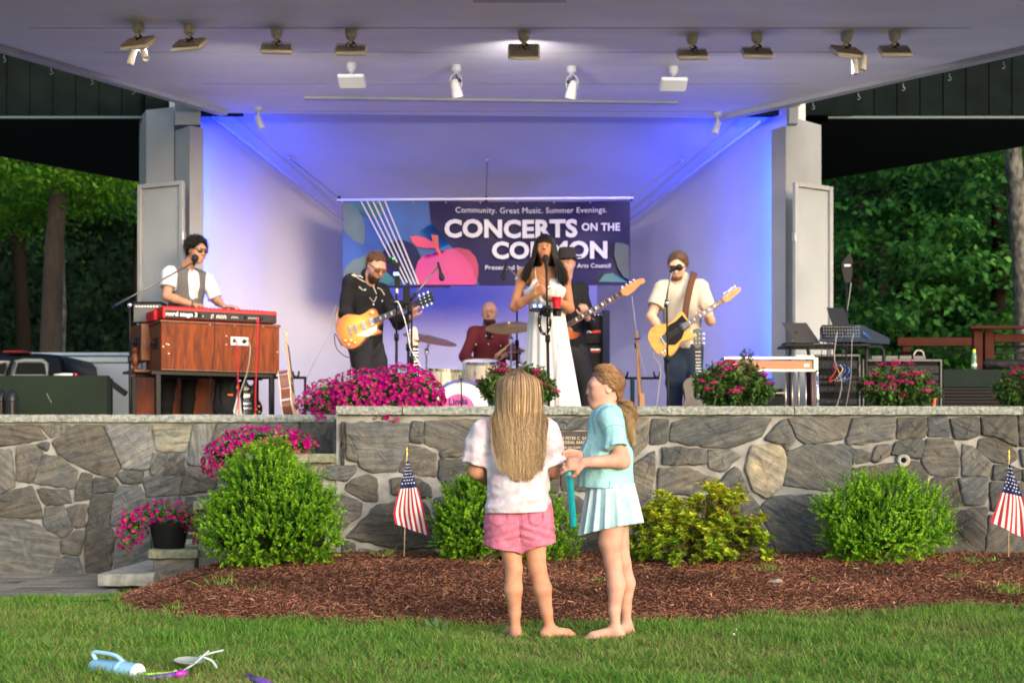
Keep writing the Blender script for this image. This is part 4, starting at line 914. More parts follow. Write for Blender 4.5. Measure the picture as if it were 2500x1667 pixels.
 # ---- lawn blades
def grass_blades(n,seed):
 g=np.random.default_rng(seed);y=5.2+(9.9-5.2)*g.random(n)**1.15;x=(g.random(n)*2-1)*(y*.385+.25)
 on=(y<mulch_front(x)+g.normal(size=n)*.03)&~((x<-2.35)&(y>9.78))&~((x>-3.2)&(x<-2.3)&(y>10.4));x,y=x[on],y[on];n=len(x)
 clump=np.sin(x*6.1+1.3*np.sin(y*4.3))*np.sin(y*5.7+1.1*np.sin(x*3.9));cl2=np.sin(x*1.7+.6)*np.sin(y*2.1+x*.8)
 fine=np.sin(x*31+np.sin(y*17)*2)*np.sin(y*29)
 h=.040*(1+.35*clump+.25*fine)*g.uniform(.55,1.5,n);near=np.abs(y-mulch_front(x))<.12;h=np.where(near,h*1.25,h)
 az=g.uniform(0,6.28,n);az2=az*.75+(clump*2+cl2);lean=g.uniform(.15,1.0,n)+.25*(fine>.4);d=np.stack([np.cos(az2)*lean,np.sin(az2)*lean,np.ones(n)],1);d=norm(d)
 wd=g.uniform(.0013,.0030,n);a2=g.uniform(0,3.14,n);s=np.stack([np.cos(a2),np.sin(a2),np.zeros(n)],1)
 z=gz(x,y)-.002;b=np.stack([x,y,z],1);side=s*wd[:,None];mid=b+d*(h*.55)[:,None];tip=b+d*h[:,None]+np.stack([d[:,0],d[:,1],-.3*lean],1)*(h*.35)[:,None]
 v=np.stack([b-side,b+side,mid+side*.85,mid-side*.85,tip+side*.15,tip-side*.15],1).reshape(-1,3)
 i=(np.arange(n)*6)[:,None];f=np.concatenate([i+np.array([[0,1,2,3]]),i+np.array([[3,2,4,5]])])
 dry=np.clip(.22+.20*cl2-.16*clump+g.normal(size=n)*.22,0,1);tone=g.random(n)**1.3
 col=lerp((.034,.125,.016),(.20,.42,.06),tone);straw=lerp((.20,.22,.06),(.38,.34,.15),tone);kk=(dry>.55);dd=np.clip(dry,0,1)[:,None]
 col=col*(1-dd*.8)+straw*dd*.8;col=np.where(kk[:,None],straw,col);low=g.random(n)<.06;col=np.where(low[:,None],np.array([.22,.13,.06]),col)
 return v,f,np.repeat(col,6,axis=0)
v,f,c=grass_blades(330000,51)
go=link_mesh('lawn_grass',np_mesh('lawn_grass',v,f,c),M('grass_blade',rough=.6,attr=True,trans=.35,spec=.08),None,True,None)
setp(go,kind='stuff',label='short green lawn grass with dry yellowish patches',cat='grass')
# ---- mulch chips
def chips(n,seed):
 g=np.random.default_rng(seed);x=g.uniform(-2.7,4.4,n);e=mulch_front(x);y=e+(10.95-e)*g.random(n)**1.1-.05+g.normal(size=n)*.02;keep=(y<10.98)&(y>e-.12)&~((x<-1.25)&(y>10.62));x,y=x[keep],y[keep];n=len(x)
 L_=g.gamma(2.2,.0075,n)+.006;W=g.uniform(.002,.006,n)*(1+(L_>.04));T=W*.45
 az=g.uniform(0,6.28,n);el=g.normal(size=n)*.38;d=np.stack([np.cos(az)*np.cos(el),np.sin(az)*np.cos(el),np.sin(el)],1);s=norm(np.cross(d,np.array([0,0,1.])+g.normal(size=(n,3))*.5));u=np.cross(s,d)
 c=np.stack([x,y,gz(x,y)+.012+.014*g.random(n)],1);out=[]
 for a,b_,e_ in((-1,-1,0),(-1,1,0),(1,1,0),(1,-1,0),(-1,0,1),(1,0,1)):
  out.append(c+d*(a*L_/2)[:,None]*(1 if e_==0 else .9)+s*(b_*W/2)[:,None]+u*(e_*T)[:,None])
 v=np.stack(out,1).reshape(-1,3);i=(np.arange(n)*6)[:,None];f=np.concatenate([i+np.array([[0,3,5,4]]),i+np.array([[1,4,5,2]]),i+np.array([[0,1,2,3]])])
 t=g.random(n)**2.3;col=lerp((.10,.034,.020),(.56,.26,.16),t);col*=(.78+.3*np.sin(x*3.3+1.2*np.sin(y*2.9))*np.sin(y*4.1+x))[:,None];pale=g.random(n)<.04;col[pale]=np.array([.40,.24,.14])
 return v,f,np.repeat(col,6,axis=0)
v,f,c=chips(130000,52)
setp(link_mesh('bark_mulch',np_mesh('bark_mulch',v,f,c),M('bark',rough=.85,attr=True,spec=.2),None,True,None),kind='stuff',label='loose dark red bark chips covering the bed',cat='mulch')
# ---- weeds in the bed
def weed(px,py,s,n,label,broad=False,seed=0):
 D=.9*F/(py-HY)
 for _ in range(12):D=(CH-gzf((px-1250)*D/F,D))*F/(py-HY)
 X=(px-1250)*D/F;g=np.random.default_rng(900+seed);s*=1.5;t=thing('weed',label,'weed',(X,D,gzf(X,D)),group='weeds sprouting in the bark mulch')
 c=g.normal(size=(n,3))*np.array([s*.35,s*.25,0]);c[:,2]=0;d=norm(np.array([0,0,.9])+g.normal(size=(n,3))*np.array([.6,.6,.2]));L_=g.uniform(.5,1.1,n)*s*(.45 if broad else .9)
 if broad:c[:,2]=g.random(n)*s*.3
 W=L_*.45 if broad else np.full(n,.004);col=lerp((.09,.22,.03),(.24,.44,.06),g.random(n))
 build_leaves('leaves',c,d,norm(np.cross(d,rand_unit(n,g))),L_,W,col,ML,t,world=False)
for i,(x,y,s,n,br,lb)in enumerate([(545,1440,.10,40,0,'tall thin grass weed in front of the largest boxwood'),(618,1448,.06,16,0,'small grass weed just right of the tall thin one'),(425,1495,.07,40,0,'spreading grass tuft at the rounded end of the bed'),(930,1362,.09,24,0,'wispy grass at the base of the small flag behind the boxwoods'),(1270,1345,.05,14,1,'leafy sprout low behind the girls'),(1460,1425,.05,22,1,'low leafy weed behind the calves of the girl in turquoise'),(1880,1400,.07,60,0,'soft bright grass tuft below the azalea'),(1800,1445,.05,10,0,'thin seedling left of the small stone'),(1985,1430,.05,16,1,'tiny leafy weed right of the small stone'),(2250,1400,.09,40,1,'broad leafy weed patch in front of the loose boxwood'),(2330,1440,.06,30,0,'short tuft between leafy weeds'),(2375,1425,.08,40,0,'grass tuft near the second small flag'),(2460,1460,.10,60,0,'large wispy tuft near the picture edge'),(2430,1395,.06,24,1,'leafy weed below the second small flag'),(1400,1400,.03,8,1,'tiny sprout between the two girls'),(770,1555,.05,10,0,'blade tuft at the lawn edge of the bed')]):weed(x,y,s,n,lb,bool(br),i)
def sprout():
 D=7.45;X=(1062-1250)*D/F;g=np.random.default_rng(5);t=thing('seedling','pale broad leaved seedling at the edge of the lawn in front of the bed','seedling',(X,D,gzf(X,D)))
 for(dx,h,a)in((-.02,.0,-.5),(.03,-.0,.9),(.0,.01,.1)):
  dd=norm(np.array([[math.sin(a),-.3,1.0]]));build_leaves('leaf',np.array([[dx,0,h]]),dd,np.array([[0,-1,.3]]),np.array([.075]),np.array([.035]),np.array([[.09,.17,.09]]),ML,t,fold=.1,world=False)
sprout()
st=thing('small_stone','small flat grey stone lying in the mulch below the azalea','stone',(*[(lambda D:((1893-1250)*D/F,D))(9.25)][0],gzf(1.71,9.25)))
SDF(.01).ell((1.713,9.25,gzf(1.71,9.25)+.015),(.045,.03,.022)).wr(wrinkle(4,.006,60)).build('stone',M('pebble',(.22,.19,.17),.9),st,.006)
hp_=[(-3.0,8.95),(-2.65,8.85),(-2.35,9.0),(-2.05,9.75),(-1.3,10.25),(-.2,10.4),(.9,10.35),(1.8,10.45),(2.7,10.5),(3.9,10.45)]
hs=tube_obj('irrigation_hose',bez([Vector((x,y,gzf(x,y)+.022))for x,y in hp_],12),.006,M('hose_black',(.01,.01,.012),.4));setp(hs,'thin black irrigation hose lying along the mulch bed behind the shrubs','hose')
# ---- trees behind the shell
MBARK=M('bark_brown',(.085,.06,.045),.95,var=(12,.5,6),bump=(22,1,.05),scale3=(1,1,.25))
MBARKP=M('bark_pale',(.20,.19,.17),.9,var=(16,.85,6),col2=(.012,.011,.010),bump=(20,.7,.03),scale3=(1,1,.5))
MLT=leafmat('tree_leaf',.5,.4)
def tree_foliage(seed,npad,crown,cols,leafs=70,L=.085,zlo=1.2,padr=.75):
 g=np.random.default_rng(seed);cs,ds,ns,LL,col=[],[],[],[],[]
 R_,zc,H=crown
 for i in range(npad):
  a=g.uniform(0,6.28);z=g.uniform(-1,1);rr=math.sqrt(max(0,1-z*z))*g.uniform(.35,1.0);c=np.array([math.cos(a)*rr*R_,math.sin(a)*rr*R_,zc+z*H]);
  if c[2]<zlo:c[2]=zlo+g.random()*.6
  k=int(leafs*g.uniform(.6,1.4));r=padr*g.uniform(.5,1.1);tilt=norm(np.array([c[0]*.25,c[1]*.25,1.6])+g.normal(size=3)*.25)
  q=g.normal(size=(k,3))*np.array([r*.5,r*.5,r*.12]);q[:,2]-=.22*(q[:,0]**2+q[:,1]**2)/r
  cs.append(c+q);ds.append(norm(q*np.array([1,1,.2])+g.normal(size=(k,3))*np.array([.5,.5,.3])+np.array([0,0,-.25])));ns.append(norm(tilt+g.normal(size=(k,3))*.35));LL.append(L*g.uniform(.7,1.3,k));tt=np.clip(g.normal(.5,.22)+g.normal(size=k)*.15,0,1);col.append(lerp(cols[0],cols[1],tt))
 LL=np.concatenate(LL);v,f=leaf_arrays(np.concatenate(cs),np.concatenate(ds),np.concatenate(ns),LL,LL*.62,.12)
 return np_mesh('crown',v,f,np.repeat(np.concatenate(col),4,axis=0))
def trunk_mb(h,r,lean,seed,limbs=9,z0=2.5):
 q=random.Random(seed);b=MB();pts=[Vector((0,0,-.2))]+[Vector((lean*(i/8)**1.2*2+q.uniform(-.06,.06),q.uniform(-.06,.06),h*i/8))for i in range(1,9)]
 b.tube(pts,[r*1.35]+[r*(1-.75*i/8)for i in range(1,9)],12)
 for i in range(limbs):
  z=z0+(h*.9-z0)*i/limbs;f=z/h*8;p=pts[min(8,int(f)+0)].lerp(pts[min(8,int(f)+1)],f-int(f))if f<8 else pts[8];a=q.uniform(0,6.28);L_=q.uniform(1.2,2.8);e=p+Vector((math.cos(a)*L_,math.sin(a)*L_,q.uniform(.2,1.4)))
  b.tube(bez([p,(p+e)/2+Vector((0,0,.15)),e],4),[r*.32*(1-j/10)for j in range(9)],6)
 return b
GB=(.03,.11,.008),(.15,.36,.02);GSHADE=(.008,.035,.012),(.03,.10,.035)  # second pair has the shade of the wood put into the leaf green
TREES=[((120-1250)*21/F,21,9.5,.19,.15,(3.0,6.6,2.9),210,GB,MBARK,'brown trunked tree with bright green layered leaves beside the band shell',.085),((140-1250)*23.5/F,23.5,11,.12,.05,(2.4,7.0,3.2),120,GB,MBARKP,'slender pale trunked tree just behind the brown trunked one',.085),((60-1250)*30/F,30,12,.2,-.2,(3.6,6.5,4.5),200,GSHADE,MBARK,'dark tree with shade put into its colour beyond the parked truck',.10),((330-1250)*32/F,32,12,.2,.2,(3.6,6.5,4.5),190,GSHADE,MBARK,'dark tree with shade put into its colour behind the keyboard player',.10),((-150-1250)*25/F,25,10,.2,.1,(3.2,6.6,3.0),150,GB,MBARK,'leafy tree beyond the picture edge on the truck side',.09),((2510-1250)*19.5/F,19.5,10,.17,-.25,(2.6,7.6,3.0),110,((.02,.07,.015),(.09,.20,.03)),MBARKP,'tree with mottled black and white bark at the picture edge beside the brown railing',.085),((2200-1250)*24/F,24,10,.18,.15,(3.3,4.9,3.9),330,((.012,.075,.022),(.08,.27,.07)),MBARK,'dense dark green maple behind the sound desk',.13),((2420-1250)*22/F,22,9,.15,.1,(2.6,4.4,3.3),220,((.018,.09,.02),(.10,.32,.06)),MBARK,'dark green maple behind the brown railing',.13),((2080-1250)*30/F,30,12,.2,.2,(3.6,6.5,4.8),220,GSHADE,MBARK,'dark tree far behind the antenna',.10),((2650-1250)*27/F,27,12,.2,.2,(3.6,6.0,4.8),200,GSHADE,MBARK,'dark tree beyond the picture edge on the railing side',.10),]
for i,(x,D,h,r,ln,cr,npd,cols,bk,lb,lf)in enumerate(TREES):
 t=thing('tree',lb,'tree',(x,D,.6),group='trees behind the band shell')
 trunk_mb(h,r,ln,60+i,limbs=3 if i in(5,1)else 7,z0=6 if i in(5,1)else 4.4).build('trunk',M('bark_shaded',(.016,.013,.010),.95,spec=.05)if i in(2,3,6,7,8,9)else bk,t,world=False,smooth=True)  # the darker bark has tree shade put into its colour
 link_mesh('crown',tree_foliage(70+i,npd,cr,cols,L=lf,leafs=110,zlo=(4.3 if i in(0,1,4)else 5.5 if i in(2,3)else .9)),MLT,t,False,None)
v,f=grid_mesh(-110,110,64,90,40,12,lambda X,Y:.6+22*ss((Y-64)/14)+1.5*np.sin(X*.2))  # unseen slope added so no bright sky shows through the wood
setp(link_mesh('sky_gap_hill',np_mesh('sky_gap_hill',v,f),M('hill_green',(.008,.018,.008),1,var=(.5,.6),spec=0)),kind='structure',label='dark hill added behind the far wood to cover bright sky gaps',cat='hill')
# the far wood: one dark mass, its shade put into the leaf colour
g=np.random.default_rng(99);n=200000;th=g.uniform(-1.15,1.15,n);rd=g.uniform(38,52,n);c=np.stack([np.sin(th)*rd,np.cos(th)*rd*1.0,.3+13*g.random(n)**1.1],1);d=rand_unit(n,g)
v,f=leaf_arrays(c,d,norm(rand_unit(n,g)+np.array([0,-.6,.5])),g.uniform(.14,.34,n),g.uniform(.12,.26,n),.1)
wd_=link_mesh('far_wood',np_mesh('far_wood',v,f,np.repeat(lerp((.003,.010,.005),(.012,.035,.014),g.random(n)**2),4,axis=0)),M('wood_leaf_shaded',rough=.8,attr=True,spec=.1),None,True,None);setp(wd_,kind='stuff',label='dark wood far behind the band shell',cat='wood')
b=MB();q=random.Random(3)
for i in range(26):
 th_=q.uniform(-1.1,1.1);rd_=q.uniform(38,58);x,y=math.sin(th_)*rd_,math.cos(th_)*rd_;b.tube([(x,y,.2),(x+q.uniform(-.4,.4),y,9),(x+q.uniform(-.6,.6),y,18)],[.2,.16,.08],7)
setp(b.build('far_trunks',M('bark_shaded'),None,smooth=True),kind='stuff',label='dark trunks standing in the far wood',cat='wood')
# =============== people
from mathutils.bvhtree import BVHTree
def skin(name,c=(.5,.3,.2),c2=None):return M('skin_'+name,c,.6,var=(13,.12,6),col2=c2,bump=(120,.12,.003),sss=.08,spec=.22)
def U3(v):return Vector(v).normalized()
def hand(s,wr,d,n,sz=1.0,curl=.5,thumb=1,spread=.06,curls=None,k=.006):
 """wrist, finger direction, palm normal (curl towards it), thumb=+1/-1 side"""
 d=U3(d);n=(Vector(n)-d*d.dot(Vector(n))).normalized();sd=d.cross(n)*thumb;wr=Vector(wr);L=sz
 s.ell(wr+d*.045*L,(.042*L,.05*L,.017*L),axes(sd,d,n),.015)
 s.ell(wr+d*.07*L,(.041*L,.025*L,.014*L),axes(sd,d,n),.012)
 ln=[.072,.08,.075,.058];kn=[]
 for i in range(4):
  b=wr+d*(.085-abs(i-1)*.004)*L+sd*(.030-.0195*i)*L;a=curls[i]if curls else curl;p=b;dr=(d+sd*(spread*(1.2-i*.8))).normalized();r=(.0092-.0006*i)*L;tot=0
  for j,f in enumerate((.46,.3,.24)):
   tot+=a*(.7,1.1,.8)[j];q=p+(dr*math.cos(tot)+n*math.sin(tot))*ln[i]*f*L;s.cap(p,q,r*(1-.08*j),r*(.92-.1*j),k if j else .009);p=q
 b=wr+d*.022*L+sd*.03*L;p1=b+(sd*.75+d*.7+n*.35).normalized()*.034*L;p2=p1+(d*.85+sd*.35+n*(.3+curl*.5)).normalized()*.03*L;p3=p2+(d*.9+n*(.35+curl*.6)).normalized()*.024*L
 s.cap(b,p1,.014*L,.0115*L,.012);s.cap(p1,p2,.0112*L,.010*L,.005);s.cap(p2,p3,.010*L,.008*L,.005)
class Head:
 def __init__(h,C,f,u,H=.225):
  h.C=Vector(C);h.f=U3(f);h.u=(Vector(u)-h.f*h.f.dot(Vector(u))).normalized();h.r=h.f.cross(h.u);h.H=H;h.m=axes(h.r,h.f,h.u)
 def p(h,x,y,z):return h.C+(h.r*x+h.f*y+h.u*z)*h.H
 def shape(h,s,fem=0,mouth=0,nose=1.0):
  H=h.H;m=h.m;E=lambda p,r,k=.02,op='u':s.ell(h.p(*p),[q*H for q in r],m,k*H/.22,op)
  E((0,-.07,.13),(.335,.40,.365));E((0,.08,-.10),(.275,.30,.33),.04);E((0,.17,-.34),(.17-.03*fem,.17,.135),.04);E((0,.25,-.42),(.075,.07,.06),.03)
  for q in(-1,1):
   E((.17*q,.21,-.12),(.09,.12,.12),.03);E((.135*q,.40,.035),(.085,.06,.05),.02,'s');E((.14*q,.325,.02),(.07,.045,.045),.010)
   s.ell(h.p(.335*q,-.03,-.03),(.022*H,.075*H,.115*H),axes((h.r+h.f*-.35*q*1).normalized(),(h.f+h.r*.35*q).normalized(),h.u),.008)
   E((.36*q,-.01,-.02),(.012,.04,.07),.008,'s')
  E((0,.31,.10),(.23,.07,.035),.03)
  s.cap(h.p(0,.36,.05),h.p(0,.47*(.5+.5*nose),-.105),.028*H,.048*H,.012);s.ell(h.p(.05,.40,-.115),(.035*H,)*3,m,.008);s.ell(h.p(-.05,.40,-.115),(.035*H,)*3,m,.008)
  if mouth:E((0,.40,-.255),(.06,.06,.05),.006,'s')
  E((0,.355,-.215),(.095,.045,.022),.012);E((0,.345,-.285),(.08,.045,.024),.012)
  return s
 def face(h,t,lips=(.42,.13,.11),iris=(.10,.06,.03),brow=(.05,.03,.02),eyes=True,mouth=0,lash=True):
  H=h.H
  if eyes:
   me=M('eye_white',(.75,.73,.70),.25);mi=M('iris_%d'%int(iris[0]*1000),iris,.2);mp=M('pupil',(.005,.005,.005),.15)
   for q in(-1,1):
    b=MB();b.ball(h.p(.145*q,.343,.03),(.062*H,.045*H,.034*H),h.m);b.mat(1);b.ball(h.p(.145*q,.374,.03),(.027*H,.02*H,.027*H),h.m);b.mat(2);b.ball(h.p(.145*q,.385,.03),.014*H,h.m)
    b.build('eye',[me,mi,mp],t,smooth=True)
  b=MB();
  for q in(-1,1):
   pts=[h.p(.05*q,.385,.105),h.p(.13*q,.375,.135),h.p(.215*q,.31,.12)];b.tube(bez(pts,3),[.008*H*2]*4+[.006*H*2]*3,5)
   if eyes and lash:b.tube(bez([h.p(.065*q,.375,.035),h.p(.135*q,.398,.065),h.p(.205*q,.35,.045)],3),.006*H,4)
  b.build('eyebrows',M('brow_%d'%int(brow[0]*1000+brow[1]*100),brow,.9),t,smooth=True)
  if mouth:
   b=MB();b.ball(h.p(0,.36,-.25),(.055*H,.03*H,.042*H),h.m);b.build('mouth',M('mouth_dark',(.05,.01,.01),.5),t,smooth=True)
   b=MB();b.box(h.p(0,.388,-.228),(.07*H,.01*H,.018*H),h.m);b.build('teeth',M('teeth',(.7,.68,.62),.3),t)
  b=MB();w=.105
  zt,zb=(-.205,-.30)if mouth else(-.235,-.262)
  b.tube(bez([h.p(-w,.345,-.25),h.p(-.04,.398,zt),h.p(0,.40,zt-.005),h.p(.04,.398,zt),h.p(w,.345,-.25)],3),[.004*H]+[.016*H]*11+[.004*H],6)
  b.tube(bez([h.p(-w*.9,.345,-.255),h.p(0,.39,zb),h.p(w*.9,.345,-.255)],4),[.005*H]+[.02*H]*7+[.005*H],6);b.build('lips',M('lips_%d'%int(lips[0]*1000),lips,.4),t,smooth=True)
 def shades(h,t,col=(.02,.02,.02),frame_=(.01,.01,.01),metal=.0):
  H=h.H;t2=None;fr=M('shade_frame_%d'%int(frame_[0]*1000),frame_,.3,metal);ln=M('shade_lens_%d'%int(col[0]*1000),col,.08,coat=.5)
  b=MB()
  for q in(-1,1):b.tube(bez([h.p(.28*q,.33,.07),h.p(.33*q,.1,.06),h.p(.35*q,-.05,.03)],3),.009*H*1.5,5)
  b.tube([h.p(-.27,.36,.10),h.p(0,.43,.11),h.p(.27,.36,.10)],.012*H,5);g=b.build('sunglasses',fr,t,smooth=True)
  for q in(-1,1):
   b=MB();b.ball(h.p(.145*q,.415,.03),(.125*H,.022*H,.095*H),axes((h.r-h.f*.25*q).normalized(),(h.f+h.r*.25*q).normalized(),h.u),14,8);b.build('lens',ln,g,smooth=True)
 def cap_hair(h,t,col,thick=.05,low=-.05,front=.22,name='hair',nz=(4,.012,90),vox=.006,side=0,fringe=0,col2=None):
  """hair volume over the skull: low = nape height, front = hairline height over the brow"""
  H=h.H;s=SDF(.01);m=h.m
  s.ell(h.p(0,-.12,.145+thick*.25),[(.330+thick)*H,(.40+thick)*H,(.365+thick)*H],m,.01)
  s.ell(h.p(0,-.2,-.05),[(.27+thick*.6)*H,(.25+thick)*H,.26*H],m,.02)
  if fringe:s.ell(h.p(.05,.27,.40),[.2*H,.14*H,.11*H],m,.03)
  s.wr(wrinkle(nz[0],nz[1],nz[2]))
  # cut the face away
  s.ell(h.p(0,.50,-.02),[.34*H,.40*H,(front+.17)*H],m,.012,'s');s.ell(h.p(0,.35,-.45),[.5*H,.42*H,.33*H],m,.01,'s')
  for q in(-1,1):s.ell(h.p(.36*q,.02,-.12),[.1*H,.13*H,.17*H],m,.008,'s')
  s.plane(h.p(0,-.2,low),-h.u+h.f*.5,.008)
  o=s.build(name,M('hair_%s'%name+str(int(col[0]*999)),col,.65,var=(60,.5,4),bump=(150,.6,.004),spec=.3),t,vox)
  g=np.random.default_rng(nz[0]);me=o.data;vi=g.choice(len(me.vertices),900);mt=TM[root_of(t).name];co=np.array([mt@me.vertices[int(i)].co for i in vi]);no=np.array([me.vertices[int(i)].normal for i in vi]);ln=nz[1]*2.2
  dn=np.array(-h.u*.5-h.f*.3);c1=co+no*ln*.5;c2=co+no*ln+dn*ln*1.5+g.normal(size=co.shape)*ln*.6
  strand_obj('loose_strands',resample(np.stack([co,c1,c2],1),6),.0013,np.tile(np.array(col),(len(vi),6,1))*g.uniform(.6,1.6,(len(vi),1,1)),M('black_strands',rough=.35,attr=True,spec=.5),o)
  return o
def strand_obj(name,paths,r,cols,mat,parent,sides=3,taper=True):
 """paths (n,k,3); cols (n,k,3)"""
 n,k,_=paths.shape;d=np.gradient(paths,axis=1);d=norm(d);ref=np.array([.3,-1.0,.2]);s=norm(np.cross(d,ref));u=np.cross(s,d)
 rr=(np.asarray(r).reshape(-1,1)if np.ndim(r)else np.full((n,1),r))*(np.linspace(1,.35,k)[None]if taper else np.ones((1,k)))
 ring=np.stack([paths+(s*math.cos(a)+u*math.sin(a))*rr[...,None]for a in[2*math.pi*j/sides for j in range(sides)]],2)
 v=ring.reshape(-1,3);c=np.repeat(cols.reshape(-1,3),sides,axis=0);base=(np.arange(n)[:,None]*k+np.arange(k-1)[None]).reshape(-1,1)*sides
 f=np.concatenate([base+np.array([[j,(j+1)%sides,sides+(j+1)%sides,sides+j]])for j in range(sides)])
 me=np_mesh(name,v,f,c);return link_mesh(name,me,mat,parent,True,True)
def resample(ctrl,k):
 """ctrl (n,m,3) -> smooth (n,k,3) Catmull-Rom"""
 n,m,_=ctrl.shape;q=np.concatenate([2*ctrl[:,:1]-ctrl[:,1:2],ctrl,2*ctrl[:,-1:]-ctrl[:,-2:-1]],1);out=[]
 for t in np.linspace(0,m-1-1e-6,k):
  i=int(t);u=t-i;a,b,c,d=q[:,i],q[:,i+1],q[:,i+2],q[:,i+3];out.append(.5*(2*b+(c-a)*u+(2*a-5*b+4*c-d)*u*u+(3*b-a-3*c+d)*u**3))
 return np.stack(out,1)
def limb(s,a,b,c,ra,rm,rc,bulge=None,k=.02):
 """upper a->b, lower b->c"""
 s.cap(a,b,ra,rm,k);s.cap(b,c,rm,rc,k)
 if bulge:s.ell(Vector(b).lerp(Vector(c),bulge[0])+Vector(bulge[2]),(bulge[1],bulge[1],bulge[1]*2.4),frame(Vector(c)-Vector(b)),k)
 return s
def foot(s,ank,toe,sz=1.0,toes=True):
 ank,toe=Vector(ank),Vector(toe);d=Vector((toe.x-ank.x,toe.y-ank.y,0)).normalized();sd=Vector((-d.y,d.x,0));z=toe.z
 heel=Vector((ank.x,ank.y,z+.022*sz))-d*.025*sz;s.ell(heel,(.03*sz,.026*sz,.03*sz),None,.015);ball=Vector((toe.x,toe.y,z+.014*sz))-d*.045*sz
 s.cap(ank,heel,.03*sz,.027*sz,.02);s.cap(ank-Vector((0,0,.01)),ball+Vector((0,0,.012)),.03*sz,.017*sz,.02,flat=None);s.ell(ball,(.045*sz,.036*sz,.016*sz),axes(d,sd,(0,0,1)),.015);s.cap(heel,ball,.024*sz,.018*sz,.02)
 if toes:
  for i in range(5):b=ball+sd*(.028-.0145*i)*sz;s.cap(b,b+d*(.047-.006*abs(i-(0 if True else 1)))*sz+Vector((0,0,-.003)),(.0115 if i==0 or i==4 else .0085)*sz*(1.2 if i==0 else .9),.008*sz,.005)
def surf(o):
 me=o.data;r=root_of(o);mt=TM[r.name];return BVHTree.FromPolygons([mt@v.co for v in me.vertices],[p.vertices[:]for p in me.polygons])
def drape(tree,pts,off=-.003,d=(0,1,0)):
 out=[]
 for p in pts:
  h=tree.ray_cast(Vector(p)-Vector(d)*.6,Vector(d),1.2)[0]
  out.append((h if h else Vector(p))+Vector(d)*off)
 return out
 # ---------------- girl seen from behind, pink shorts
Q=lambda x,y,D=7.1:P(1050+x/2.178,880+y/2.178,D)
g1=thing('person','barefoot girl seen from behind with very long blond hair and pink shorts','person',(P(1285,1560,7.1).x,7.1,0),group=None)
hd=Head(Q(470,168,7.08),(.05,1,.12),(0,0,1),.205)
sk1=skin('girl',(.49,.265,.175),(.37,.165,.105))
s=SDF(.02);hd.shape(s,nose=.75);s.cap(hd.p(0,-.1,-.3),Q(462,330,7.09),.042,.048,.02)
shL,shR=Q(278,372,7.1),Q(622,366,7.1);s.cap(shL,shR,.045,.045,.03,flat=((0,1,0),.8))
s.cap(Q(462,400,7.1),Q(468,620,7.09),.118,.11,.04,flat=((0,1,0),.72));s.cap(Q(470,700,7.08),Q(472,850,7.09),.112,.115,.04,flat=((0,1,0),.72))
for(a,e,w_,hdp)in((shL,Q(245,585,7.12),Q(330,655,6.98+.30),1),(shR,Q(655,580,7.12),Q(575,650,7.28),-1)):
 s.cap(a,e,.046,.040,.03);s.cap(e,w_,.040,.025,.02);hand(s,w_,(hdp*.35,1,.05),(hdp*.3,0,-1),.8,.5,hdp)
hipL,hipR=Q(405,850,7.1),Q(540,850,7.1)
knL,knR,anL,anR=Q(445,1105,7.09),Q(572,1105,7.09),Q(452,1432,7.13),Q(637,1425,7.1)
for(h_,kn,an,b)in((hipL,knL,anL,-1),(hipR,knR,anR,1)):
 s.cap(h_,h_.lerp(kn,.5),.068,.057,.02);s.cap(h_.lerp(kn,.5),kn,.057,.043,.015);s.cap(kn,kn.lerp(an,.33)+V(b*.004,-.010,0),.042,.045,.015);s.cap(kn.lerp(an,.33)+V(b*.004,-.010,0),kn.lerp(an,.72),.045,.030,.015);s.cap(kn.lerp(an,.72),an,.030,.0235,.015)
foot(s,anL+V(0,0,.0),V(anL.x-.045,anL.y+.15,.006),.86);foot(s,anR,V(anR.x+.13,anR.y+.04,.012),.86)
for kn in(knL,knR):s.cap(kn+V(-.02,-.062,.0),kn+V(.02,-.062,.0),.003,.003,.008,op='s')
s.build('body',sk1,g1,.005)
# tee
def tiedye():
 m=M('tiedye',(.55,.55,.61),.85,var=(13,.3,3),col2=(.47,.37,.46),bump=(16,.5,.025),spec=.1);n=m.node_tree.nodes;L=m.node_tree.links
 b=n['Principled BSDF'];src=b.inputs['Base Color'].links[0].from_socket;t=n.new('ShaderNodeTexNoise');t.inputs['Scale'].default_value=14;t.inputs['Detail'].default_value=5;t.inputs['Distortion'].default_value=.8
 tc=n.new('ShaderNodeTexCoord');mp=n.new('ShaderNodeMapping');mp.inputs['Location'].default_value=(5,2,3);L.new(tc.outputs['Object'],mp.inputs[0]);L.new(mp.outputs[0],t.inputs[0])
 r=n.new('ShaderNodeValToRGB');e=r.color_ramp.elements;e[0].position=.5;e[1].position=.62;e[0].color=(1,1,1,1);e[1].color=(.90,.76,.70,1);L.new(t.outputs[0],r.inputs[0])
 r0=n['Color Ramp']if 'Color Ramp' in n else None
 k=n.new('ShaderNodeMix');k.data_type='RGBA';k.blend_type='MULTIPLY';k.inputs[0].default_value=.6;L.new(src,k.inputs[6]);L.new(r.outputs[0],k.inputs[7]);L.new(k.outputs[2],b.inputs['Base Color']);return m
s=SDF(.025);s.cap(shL+V(.03,0,-.005),shR+V(-.03,0,-.005),.052,.052,.03,flat=((0,1,0),.85));s.cap(Q(462,340,7.1),Q(462,420,7.1),.09,.135,.04,flat=((0,1,0),.7))
s.cap(Q(464,400,7.1),Q(470,640,7.09),.140,.142,.04,flat=((0,1,0),.74));s.cap(Q(470,640,7.09),Q(470,830,7.09),.145,.165,.04,flat=((0,1,0),.84))
